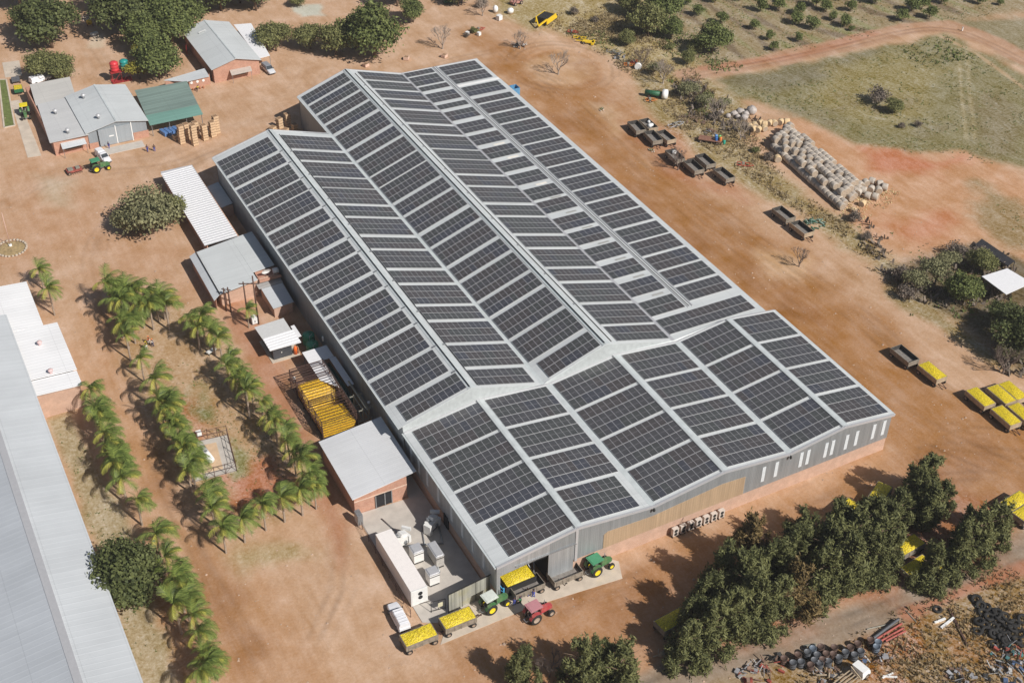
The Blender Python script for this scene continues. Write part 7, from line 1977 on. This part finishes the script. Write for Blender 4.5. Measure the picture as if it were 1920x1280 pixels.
# boulders
M_rock = mat('pale_boulder', (.42, .38, .35), .9, 0, .25, 2, bump=.5)
for i, (px, py, s) in enumerate(((113.01,102.58,.9),(114.75,102.56,1.1),(115.23,101.19,.9),(117.17,101.64,1.4),(112.87,100.95,.8),(113.96,99.84,1.0),(111.23,102.33,.8),(111.01,104.71,.7))):
    rs = random.Random(i); mb = MB(); mb.blob((0, 0, .5 * s), (s, s * .85, s * .7), 0, 9, 6, .14, rs)
    o = mb.build('boulder', M_rock, None, (px, py), rs.uniform(0, 3)); tag(o, 'pale grey boulder in the heap under the whitish leafless tree', 'boulder', 'pale boulders')
# netting
t = thing('green_netting', 'heap of crumpled green shade netting beside an empty trailer on the verge', 'netting', (100.26,58.08))
rs = random.Random(3); mb = MB()
for k in range(46):
    a = rs.uniform(0, 6.28); r = rs.uniform(0, 1); x, y = 2.6 * r * math.cos(a), 2.0 * r * math.sin(a); z = .7 * (1 - r)
    mb.cbox((x, y, z + .08), (rs.uniform(.4, 1.2), rs.uniform(.12, .3), rs.uniform(.05, .25)), rs.uniform(0, 3), k % 2, rs.uniform(-.5, .5))
mb.build('folds', [mat('net_green', (.03, .11, .07), .7, var=.3), mat('net_pale', (.22, .30, .24), .7, var=.3)], t)
t = thing('dark_netting', 'black shade netting draped over low hoops behind the white shelter', 'netting')
P = [(124.76,37.58), (124.82,28.94), (122.95,28.69), (122.57,37.01)]
mb = MB(); mb.slab([(*P[3], .9), (*P[2], .9), (*P[1], 1.3), (*P[0], 1.3)], .05)
for p in P: mb.bar((*p, 0), (*p, 1.2), .1)
mb.build('sheet', mat('black_net', (.03, .03, .035), .9, var=.3), t)
# ------------------------------------------------------------------ implements upper right
M_yel = mat('machine_yellow', (.78, .52, .02), .5, 0, .1)
t = thing('earth_scraper', 'big yellow towed earth scraper with a black bowl near the top', 'scraper', (99.36,165.27), .55)
mb = MB(); mb.hexa([(-1.8, -1.3, .5), (1.8, -1.3, .5), (1.8, 1.3, .5), (-1.8, 1.3, .5), (-2.0, -1.5, 1.9), (2.0, -1.5, 1.9), (2.0, 1.5, 1.9), (-2.0, 1.5, 1.9)]); mb.build('bowl', M_blk, t)
mb = MB(); mb.box(-2.4, 2.4, -1.75, -1.5, .6, 1.9); mb.box(-2.4, 2.4, 1.5, 1.75, .6, 1.9); mb.bar((-2.2, -1.6, 1.9), (-4.8, -.6, .9), .3, .4); mb.bar((-2.2, 1.6, 1.9), (-4.8, -.6, .9), .25, .3); mb.bar((2.3, -1.7, 1.5), (2.3, 1.7, 1.5), .4); mb.build('frame', M_yel, t)
for y in (-1.3, 1.3): wheel(t, 2.9, y, .75, .75, .5, M_yel)
t = thing('yellow_grader', 'low yellow grader blade parked on the yard edge', 'implement', (102.67,149.51), -.75)
mb = MB(); mb.box(-1.4, 1.4, -.6, .6, .4, .7); mb.box(.9, 1.5, -1.1, 1.1, .2, .7); mb.bar((-1.4, 0, .6), (-3.2, 0, .5), .2); mb.build('frame', M_yel, t)
wheel(t, -1.0, .8, .35, .35, .2, M_hub); wheel(t, -1.0, -.8, .35, .35, .2, M_hub)
t = thing('yellow_drawbar', 'thin yellow implement frame between the red scrap and the yellow grader', 'implement', (102.18,152.86), -.75)
mb = MB(); mb.bar((-1.6, -.5, .4), (1.6, -.5, .4), .14); mb.bar((-1.6, .5, .4), (1.6, .5, .4), .14)
for x in (-1.5, -.5, .5, 1.5): mb.bar((x, -.6, .4), (x, .6, .4), .12)
mb.build('frame', M_yel, t)
wheel(t, 0, .7, .3, .3, .2, M_hub); wheel(t, 0, -.7, .3, .3, .2, M_hub)
def junk_frame(name, p, rz, label, m, L_=2.2, W_=1.0, seed=0, cat='implement', wheels=True):
    t = thing(name, label, cat, p, rz); rs = random.Random(seed); mb = MB()
    for y in (-W_ / 2, W_ / 2): mb.bar((-L_ / 2, y, .45), (L_ / 2, y, .45), .12)
    for k in range(4):
        x = -L_ / 2 + L_ * k / 3; mb.bar((x, -W_ / 2, .45), (x, W_ / 2, .45), .1); mb.bar((x, rs.uniform(-.4, .4), .45), (x + rs.uniform(-.3, .3), rs.uniform(-.5, .5), rs.uniform(.6, 1.1)), .09)
    mb.bar((L_ / 2, -W_ / 2, .45), (L_ / 2 + .9, 0, .4), .09); mb.bar((L_ / 2, W_ / 2, .45), (L_ / 2 + .9, 0, .4), .09)
    mb.build('frame', m, t)
    if wheels:
        for y in (-W_ / 2 - .15, W_ / 2 + .15): wheel(t, 0, y, .32, .32, .18, M_hub)
    mb = MB(); mb.cbox((0, 0, .7), (.5, .5, .4), .3); mb.build('gearbox', M_drab, t)
    return t
M_redm = mat('machine_red', (.42, .06, .04), .6, 0, .15); M_blum = mat('machine_blue', (.04, .16, .46), .5, 0, .15); M_orgm = mat('machine_orange', (.66, .22, .05), .6, 0, .15)
junk_frame('disc_harrow', (102.12,156.74), -.7, 'dull red and white implement right after the yellow scraper', M_redm, 2.0, 1.0, 1)
junk_frame('drag_frame', (105.38,142.08), -.7, 'dark slatted drag frame in tree shade on the yard edge', M_steel, 3.4, 1.0, 2)
junk_frame('orange_plough', (104.91,134.44), -.6, 'small orange plough frame beside the white round drum', M_orgm, 2.0, 1.1, 3)
junk_frame('red_plough', (106.68,134.86), .4, 'small dark red plough behind the white round drum', M_redm, 1.4, .9, 4)
junk_frame('grey_chassis', (98.14,104.12), .1, 'pale grey bare chassis with one red wheel by the parked trailers', M_alu, 3.4, 1.2, 5)
junk_frame('red_harrow', (101.41,83.05), -.7, 'flat red harrow lying in the dry grass verge', M_redm, 2.6, 1.3, 6, wheels=False)
junk_frame('red_trestle', (81.73,168.23), .1, 'low dark red trestle near the small bushes at the top', M_redm, 2.2, 1.2, 7, wheels=False)
junk_frame('orange_sprayer', (99.64,116.75), -.4, 'orange machine beside the round nosed tank', M_orgm, 1.8, 1.2, 8)
t = thing('round_drum', 'white round drum lying at the foot of the grey tree', 'drum', (106.05,131.95), .9)
mb = MB(); mb.cyl((-.4, 0, .8), (.4, 0, .8), .8, n=18); mb.build('drum', M_white, t)
mb = MB(); mb.cyl((.4, 0, .8), (.44, 0, .8), .3, n=12); mb.build('hub', M_steel, t)
t = thing('tank_trailer', 'long green tank with a white round end lying beside the brush', 'tank', (102.70,117.00), -.75)
mb = MB(); mb.cyl((-3.6, 0, 1.0), (.4, 0, 1.0), .62, n=16); mb.build('tank', mat('deep_green', (.03, .12, .06), .5, var=.2), t)
mb = MB(); mb.cyl((.42, 0, 1.15), (1.5, 0, 1.15), 1.1, n=22); mb.blob((1.5, 0, 1.15), (.25, 1.1, 1.1), 0, 18, 8); mb.build('drum', M_white, t)
mb = MB(); mb.box(-2.8, -2.4, -.6, .6, 0, .5); mb.box(-.4, 0, -.6, .6, 0, .5); mb.each('cradle', M_rust, t)
t = thing('brown_flatbed', 'reddish brown flatbed trailer carrying bright plastic drums', 'flatbed trailer', (101.10,94.56), -.78)
mb = MB(); mb.box(-2.6, 2.4, -1.0, 1.0, .75, .9); mb.build('deck', mat('brown_deck', (.24, .12, .08), .8, var=.2), t)
mb = MB(); mb.bar((-2.6, 0, .6), (-3.8, 0, .5), .12); mb.bar((-2.6, -.5, .65), (2.4, -.5, .65), .12); mb.bar((-2.6, .5, .65), (2.4, .5, .65), .12); mb.build('chassis', M_rust, t)
for x in (-2.0, 1.6):
    for y in (-.9, .9): wheel(t, x, y, .36, .36, .22, M_hub)
ux, uy = t.location.x, t.location.y
for i, (a, c_, m, lab) in enumerate(((1.2, -.4, M_blum, 'bright blue drum at the front of the load on the brown flatbed'), (1.8, .5, mat('lime_plastic', (.20, .50, .15), .5), 'lime green drum on the brown flatbed'), (2.1, -.3, M_orgm, 'orange drum at the end of the brown flatbed'),
                                   (2.9, .2, mat('sea_green_plastic', (.03, .34, .24), .5), 'sea green drum fallen off the end of the brown flatbed'), (1.0, .5, mat('sky_plastic', (.15, .35, .70), .5), 'light blue drum on the brown flatbed'))):
    x = ux + a * math.cos(-.78) - c_ * math.sin(-.78); y = uy + a * math.sin(-.78) + c_ * math.cos(-.78); z = .9 if a < 2.5 else 0
    t = thing('plastic_drum', lab, 'drum', (x, y, z), i * .8)
    mb = MB(); mb.lathe((0, 0, 0), [(0, 0), (.30, 0), (.32, .1), (.32, .75), (.28, .85), (0, .86)], 14); mb.build('shell', m, t)
    mb = MB(); mb.cyl((.1, 0, .86), (.1, 0, .92), .08, n=8); mb.build('lid', M_blk, t)
for (px, py, lab, sh) in ((90.65,176.20,'white egg shaped tank near the top edge','egg'), (89.38,171.66,'white square plastic tank near the top edge','cube'), (93.79,173.91,'white and pink round bundle near the top edge','egg2'), (80.57,165.63,'small pink white box at the foot of the red trestle','cube2'), (78.09,167.21,'greenish white box in the small bushes near the top','cube2')):
    t = thing('plastic_tank', lab, 'tank', (px, py), .3)
    mb = MB()
    if sh == 'egg': mb.blob((0, 0, 1.0), (.7, .7, 1.0), 0, 14, 9)
    elif sh == 'egg2': mb.blob((0, 0, .8), (.9, .8, .8), 0, 12, 7, .08, random.Random(2))
    elif sh == 'cube': mb.box(-.6, .6, -.6, .6, .15, 1.3)
    else: mb.box(-.4, .4, -.4, .4, .1, .9)
    mb.build('shell', M_white, t)
    mb = MB(); mb.box(-.6, .6, -.5, .5, 0, .12); mb.build('pallet', M_bin2, t)
t = thing('steel_rack', 'black and green steel rack cut by the top edge', 'rack', (83.33,186.63), -.3)
mb = MB()
for x in (-2.4, -1.2, 0, 1.2, 2.4): mb.bar((x, -1, 0), (x, -1, 2.2), .1); mb.bar((x, 1, 0), (x, 1, 2.2), .1)
for z in (.5, 1.2, 2.1): mb.bar((-2.4, -1, z), (2.4, -1, z), .1); mb.bar((-2.4, 1, z), (2.4, 1, z), .1)
mb.build('frame', M_blk, t); mb = MB(); mb.box(-2.2, 0, -.8, .8, .3, 1.3); mb.build('load', mat('net_green', (0, 0, 0)), t)
t = thing('pink_machine', 'dark machine with a pink deck cut by the top edge', 'machine', (98.01,178.64), .2)
mb = MB(); mb.box(-1.6, 1.6, -.8, .8, .5, 1.0); mb.build('deck', mat('pink_steel', (.45, .22, .18), .7), t)
mb = MB()
for x in (-1.5, -.5, .5, 1.5): mb.bar((x, -.7, 1.0), (x, -.7, 2.6), .1); mb.bar((x, .7, 1.0), (x, .7, 2.6), .1)
mb.bar((-1.5, -.7, 2.6), (1.5, -.7, 2.6), .1); mb.build('frame', M_blk, t)
wheel(t, -1.0, -.9, .5, .5, .25, M_hub); wheel(t, 1.0, -.9, .5, .5, .25, M_hub)
# concrete mixer, top left
t = thing('concrete_mixer', 'yellow drum mixer standing on white splashed ground at the top left', 'mixer', (-4.22,213.50), 1.2)
mb = MB(); mb.lathe((0, 0, 1.15), [(.25, -.7), (.55, -.5), (.75, 0), (.6, .4), (.35, .7)], 16, 0, 'x'); mb.build('drum', M_yel, t)
mb = MB(); mb.bar((-.5, -.6, .4), (.5, -.6, .4), .1); mb.bar((-.5, .6, .4), (.5, .6, .4), .1); mb.bar((0, -.6, .4), (0, -.6, 1.2), .1); mb.bar((0, .6, .4), (0, .6, 1.2), .1); mb.build('frame', M_redm, t)
wheel(t, .3, -.7, .35, .35, .15, M_hub); wheel(t, .3, .7, .35, .35, .15, M_hub)
t = thing('cement_bags', 'pale cement bags stacked near the yellow mixer', 'bags', (-4.01,217.71), 0)
mb = MB(); rs = random.Random(5)
for k in range(8): mb.cbox((rs.uniform(-.6, .6), rs.uniform(-1.2, 1.2), .15 + .2 * (k // 3)), (.8, .5, .2), rs.uniform(0, 3))
mb.each('bag', mat('cement_bag', (.62, .52, .44), .9), t)
t = thing('white_trough', 'white mixing trough in front of the yellow mixer', 'trough', (-4.42,208.32), .3)
mb = MB(); mb.box(-.9, .9, -.45, -.4, 0, .5); mb.box(-.9, .9, .4, .45, 0, .5); mb.box(-.9, -.85, -.4, .4, 0, .5); mb.box(.85, .9, -.4, .4, 0, .5); mb.box(-.85, .85, -.4, .4, 0, .1); mb.build('tub', M_white, t)
t = thing('red_door_sheet', 'upright red steel panel left of the red brick building', 'panel', (12.93,187.87), 1.3)
mb = MB(); mb.box(-1.3, 1.3, -.05, .05, .1, 2.2); mb.build('panel', mat('red_paint', (0, 0, 0)), t)
mb = MB(); mb.box(-1.4, -1.3, -.3, .3, 0, .1); mb.box(1.3, 1.4, -.3, .3, 0, .1); mb.each('foot', M_steel, t)
t = thing('hose_heap', 'brown clay pots and hose below the three wall discs', 'pots', (9.30,168.24))
mb = MB()
for k in range(5): mb.lathe((k * .8 - 1.6, 0, 0), [(0, 0), (.18, 0), (.28, .4), (.25, .45), (0, .4)], 10)
mb.each('pot', mat('terracotta', (.42, .18, .10), .8), t)

# ------------------------------------------------------------------ scrap yard, lower right
M_dg = mat('drum_grey', (.10, .105, .115), .5, .1, .2, 3); M_db = mat('drum_brown', (.11, .07, .055), .6, .1, .3, 3); M_dbl = mat('drum_blue', (.13, .16, .20), .5, .1, .2, 3)
def drum_mesh(m):
    mb = MB(); mb.lathe((0, 0, 0), [(0, 0), (.42, 0), (.42, .36), (.45, .38), (.42, .40), (.42, .72), (.45, .74), (.42, .76), (.42, 1.1), (.44, 1.12), (.40, 1.12), (.40, 1.08), (0, 1.08)], 16)
    return mb.mesh('oil_drum', m)
DMm = [drum_mesh(M_dg), drum_mesh(M_db), drum_mesh(M_dbl)]
for i, (px, py, k) in enumerate(((28.92,-26.36,1),(30.93,-26.71,1),(29.55,-27.47,0),(30.60,-27.82,0),(32.33,-26.94,0),(33.35,-26.77,2),(34.47,-27.04,1),(33.19,-27.87,0),(34.37,-28.28,1),(36.00,-27.93,1),(35.49,-29.55,0),(37.89,-28.90,1),(37.59,-30.14,0),(39.19,-28.87,1),(38.75,-30.05,0),
                                  (41.13,-29.16,1),(41.78,-29.90,2),(41.06,-30.43,2),(31.39,-28.81,1),(32.62,-29.15,0),(33.84,-29.39,0),(35.13,-28.78,1),(36.81,-29.24,0),(32.32,-28.41,0),(33.32,-28.83,1))):
    o = obj('oil_drum', DMm[k], None, (*(px, py), 0), i * .7); o.scale = (1.15, 1.15, 1.0)
    tag(o, ('upright grey oil drum in the dark heap beside the track', 'upright rusty brown oil drum in the dark heap beside the track', 'upright bluish oil drum at the right of the heap beside the track')[k], 'oil drum', ('grey oil drums', 'brown oil drums', 'bluish oil drums')[k])
def tyre_mesh():
    mb = MB(); mb.lathe((0, 0, 0), [(.28, .02), (.36, -.02 + .02), (.52, .0), (.58, .08), (.58, .18), (.52, .26), (.36, .26), (.28, .22), (.27, .12), (.28, .02)], 20)
    return mb.mesh('old_tyre', M_blk)
TM = tyre_mesh(); rs = random.Random(12)
tyc = [(59.44,-29.89),(59.59,-31.58),(59.56,-32.63),(59.53,-33.47),(59.21,-30.96),(59.45,-34.16),(60.85,-33.93),(60.62,-34.76),(61.05,-35.51),(58.33,-33.90),(57.22,-33.75),(58.05,-34.59),(58.82,-35.20),(59.80,-35.39),(56.68,-34.71),(57.12,-35.56),(58.61,-35.81),(59.85,-36.14),(60.89,-36.26),(58.53,-36.49),
       (57.61,-36.64),(58.11,-37.30),(59.17,-36.82),(60.20,-37.35),(59.07,-37.80),(57.46,-37.37),(58.51,-32.10),(58.55,-33.17),(60.22,-32.97),(62.52,-35.43),(56.84,-33.13),(57.76,-35.69)]
for (px, py) in tyc:
    o = obj('old_tyre', TM, None, (*(px, py), rs.uniform(0, .35)), rs.uniform(0, 6)); o.scale = (1.35, 1.35, 1.2)
    o.rotation_euler = (rs.uniform(-.5, .5), rs.uniform(-.4, .4), rs.uniform(0, 6))
    tag(o, 'worn black tyre in the long heap at the right edge', 'tyre', 'tyres in the long heap')
for (px, py, lab) in ((53.42,-28.73,'lone small tyre lying left of the crossed poles'), (55.58,-34.15,'lone worn tyre lying left of the tyre heap'), (55.99,-36.82,'tyre with a white hub lying below the tyre heap')):
    o = obj('old_tyre', TM, None, (*(px, py), .02), 0, 1.2); tag(o, lab, 'tyre')
mb = MB()
for i in range(6):
    m_ = 0 if i < 3 else 1
pp = [((42.17,-28.68),(47.17,-27.84),.22,M_dg,'thickest grey pipe on top of the pipe bundle'), ((42.67,-28.43),(47.10,-27.59),.15,M_dg,'grey pipe at the back of the pipe bundle'), ((42.49,-27.00),(46.52,-27.82),.08,M_drab,'thin pale pole sticking out of the pipe bundle'),
      ((42.50,-28.95),(47.31,-28.44),.15,None,'red pipe in the middle of the pipe bundle'), ((42.70,-29.47),(47.06,-29.14),.15,None,'red pipe second from the front of the pipe bundle'), ((43.34,-29.79),(46.88,-29.67),.15,None,'short red pipe at the front of the pipe bundle'),
      ((42.78,-29.91),(45.93,-29.80),.10,M_rust,'thin rusty pipe at the front edge of the pipe bundle')]
M_pr = mat('pipe_red', (.36, .09, .07), .6, 0, .15)
for i, (a, c, r, m, lab) in enumerate(pp):
    pa, pc = Vector((*a, r + .05)), Vector((*c, r + .05 + (.25 if i == 0 else 0)))
    mb = MB(); mb.cyl(pa, pc, r, n=12, caps=False); mb.cyl(pa, pc, r * .8, n=12, caps=False)
    o = mb.build('scrap_pipe', m or M_pr); tag(o, lab, 'pipe')
for (a, c, r, m, lab) in (((54.99,-29.32),(52.60,-35.48),.13,M_rust,'long rusty rail lying across the dry grass'), ((49.48,-26.81),(49.37,-29.08),.06,M_drab,'thin stick lying beside the track'), ((51.45,-30.36),(53.27,-30.46),.14,M_white,'white beam at the left of the crossed beams'),
                          ((51.58,-31.47),(54.38,-30.92),.16,M_white,'white beam at the right of the crossed beams'), ((51.13,-30.40),(53.14,-30.92),.07,M_bin,'pinkish plank under the crossed beams'), ((44.69,-30.79),(44.73,-32.23),.12,M_rust,'short dark beam below the pipe bundle'),
                          ((39.20,-34.10),(40.76,-35.10),.12,M_white,'white profile lying flat near the bottom edge'), ((38.97,-34.27),(40.73,-34.31),.10,M_white,'white profile tilted over another near the bottom edge'), ((57.03,-33.44),(60.38,-32.20),.07,M_white,'white stick lying across the tyre heap'),
                          ((46.16,-31.76),(45.88,-33.02),.06,M_bin,'pale plank fragment in the dry grass'), ((55.97,-37.72),(57.00,-37.85),.05,M_bin,'tiny plank fragment above the right hand junk'),
                          ((33.01,-25.38),(34.76,-25.88),.12,M_drab,'pale post lying beside the top of the drum heap')):
    mb = MB(); mb.bar((*a, r), (*c, r), r * 2, r * 1.6); o = mb.build('scrap_beam', m); tag(o, lab, 'beam')
# scrap heaps
def scrap(p, label, cols, n=26, R=2.2, seed=0, rz=0):
    t = thing('scrap_heap', label, 'scrap heap', p, rz); rs = random.Random(seed)
    for ci, (nm, c) in enumerate(cols):
        mb = MB()
        for k in range(n // len(cols)):
            a = rs.uniform(0, 6.28); r = R * rs.random() ** .6; x, y = r * math.cos(a), r * math.sin(a) * .7; z = rs.uniform(.1, .9) * (1.2 - r / R)
            if rs.random() < .6:
                b_ = rs.uniform(0, 3.1); l = rs.uniform(.5, 1.4); mb.bar((x, y, z), (x + l * math.cos(b_), y + l * math.sin(b_), z + rs.uniform(-.2, .4)), rs.uniform(.05, .14))
            else: mb.cbox((x, y, z), (rs.uniform(.2, .9), rs.uniform(.2, .6), rs.uniform(.1, .5)), rs.uniform(0, 3), 0, rs.uniform(-.6, .6))
        if mb.v: mb.build('pieces', mat('scrap_' + nm, c, .7, .1, .2), t)
    return t
WH = ('white', (.40, .39, .37)); RD = ('red', (.30, .07, .05)); BK = ('black', (.04, .04, .04)); TL = ('teal', (.08, .20, .20)); BL = ('blue', (.07, .11, .20)); BR = ('brown', (.22, .14, .10)); GY = ('grey', (.30, .30, .31))
scrap((23.79,-26.54), 'tangle of white and rusty scrap at the bottom edge left of the drums', [WH, RD, BR, GY], 44, 3.0, 1)
scrap((27.68,-25.92), 'dark red and black scrap beside the drum heap', [RD, BK, BR], 34, 2.4, 2)
scrap((32.68,-30.73), 'pile of pale rods and slats beside the white truck cab', [('tan', (.42, .34, .24)), BR, GY], 34, 2.2, 3)
scrap((56.60,-38.84), 'teal and red machine scrap at the right edge', [TL, RD, GY, BK], 44, 2.6, 4)
scrap((55.28,-41.61), 'mixed blue, white and black scrap in the bottom right corner', [BL, WH, BK, GY], 50, 3.0, 5)
scrap((47.98,-39.01), 'rusty scrap with a wheel at the bottom edge', [BR, GY, BK], 34, 2.2, 6)
scrap((52.46,-40.36), 'heap with a white sheet and black bags near the bottom right', [BK, WH], 18, 1.6, 7)
scrap((40.82,-32.20), 'loose wire and tubes beside the bluish drums', [BR, GY], 18, 1.6, 8)
scrap((38.56,-31.14), 'small heap with a blue can by the drums', [BL, WH, BR], 12, 1.0, 9)
scrap((86.98,155.91), 'dark scrap heap under the pale leafless tree near the top', [BK, WH, BR], 30, 1.9, 10)
scrap((105.30,139.47), 'dark machine parts in the shade of the grey tree', [BK, GY], 22, 1.5, 11)
scrap((103.54,104.76), 'long heap of rotting brushwood and posts beyond the parked trailers', [BR, ('wood', (.20, .15, .11))], 50, 3.6, 12, -.8)
scrap((103.20,98.04), 'grey timber offcuts near the brown flatbed', [BR, GY], 24, 1.8, 13, -.8)
scrap((15.27,-18.05), 'small pale roots lying at the left foot of the dark belt', [('tan', (0, 0, 0))], 12, .8, 14)
t = thing('scrap_truck', 'old truck with a white cab and slatted bed cut by the bottom edge', 'truck', (35.39,-32.81), .2)
section_body([(.4, ring(.95, .6, 2.0, .8)), (1.5, ring(.95, .6, 2.05, .82)), (2.1, ring(.95, .6, 1.3, .85))], 'cab', mat('cab_white', (.78, .78, .76), .5, var=.05), t)
mb = MB(); mb.slab([(.35, -.92, 2.12), (1.55, -.92, 2.12), (1.55, .92, 2.12), (.35, .92, 2.12)], .06); mb.build('cab_roof', mat('cab_white', (0, 0, 0)), t)
mb = MB()
for y in (-.9, -.45, 0, .45, .9): mb.bar((-3.6, y, 1.1), (.2, y, 1.1), .12)
mb.bar((-3.6, -.95, 1.0), (-3.6, .95, 1.0), .12); mb.bar((.2, -.95, 1.0), (.2, .95, 1.8), .12); mb.build('bed', mat('scrap_tan', (0, 0, 0)), t)
mb = MB(); mb.face([(1.58, -.72, 1.95), (2.08, -.78, 1.35), (2.08, .78, 1.35), (1.58, .72, 1.95)]); mb.v = [(x + .03, y, z + .03) for x, y, z in mb.v]; mb.build('windscreen', M_glass, t)
for x in (1.5, -2.4):
    for y in (-.85, .85): wheel(t, x, y, .5, .5, .28, M_hub)
t = thing('roof_vent_post', 'small white meter post in the shade beside the fruit cage', 'post', (-7.89,57.80))
mb = MB(); mb.box(-.1, .1, -.1, .1, 0, .8); mb.build('post', M_steel, t); mb = MB(); mb.blob((0, 0, 1.0), (.3, .4, .25), 0, 8, 5); mb.build('head', M_white, t)
t = thing('field_marker', 'small white marker post beside the farm road', 'post', (191.65,113.94))
mb = MB(); mb.box(-.12, .12, -.12, .12, 0, .9); mb.build('post', M_white, t); mb = MB(); mb.box(-.16, .16, -.16, .16, .9, 1.0); mb.build('cap', M_alu, t)
for (px, py, lab) in ((1806,600-100,'x'),):
    pass
t = thing('garden_table', 'shaded bench with a white paper on it under the palms by the huts', 'bench', (-17.71,71.49), .4)
mb = MB(); mb.box(-.9, .9, -.4, .4, .65, .72); mb.build('top', mat('white_panel', (0, 0, 0)), t); mb = MB(); mb.box(-.7, -.6, -.3, .3, 0, .65); mb.box(.6, .7, -.3, .3, 0, .65); mb.each('leg', M_drab, t)
t = thing('farm_sign_post', 'green weed stump with pale stones in the right hand yard, nearer the turning circle', 'weed clump', (87.66,118.07))
mb = MB(); rs = random.Random(2)
for k in range(7): mb.blob((rs.uniform(-.6, .6), rs.uniform(-.6, .6), .1), (.22, .2, .15), 0, 6, 4, .2, rs)
mb.each('stone', mat('pale_stone', (0, 0, 0)), t)
mb = MB()
for k in range(9): a = k * .7; mb.bar((0, 0, 0), (.5 * math.cos(a), .5 * math.sin(a), .5), .06)
mb.build('stems', L_grassg, t)
dup(t, (87.51,97.14), 1.0, label='green weed stump with pale stones in the yard near the parked trailers')
t.name = 'weed_clump'

# ------------------------------------------------------------------ thin haze volume, added to soften contrast and lift shadows
mb = MB(); mb.box(-720, 920, -720, 920, -1.2, 150.0)
hz = bpy.data.materials.new('haze'); hz.use_nodes = True
hn = hz.node_tree; hn.nodes.remove(hn.nodes['Principled BSDF'])
pv = hn.nodes.new('ShaderNodeVolumePrincipled'); pv.inputs['Color'].default_value = (.93, .93, .95, 1); pv.inputs['Density'].default_value = 0.00012
hn.links.new(pv.outputs[0], hn.nodes['Material Output'].inputs['Volume'])
tag(mb.build('haze', hz), kind='stuff')
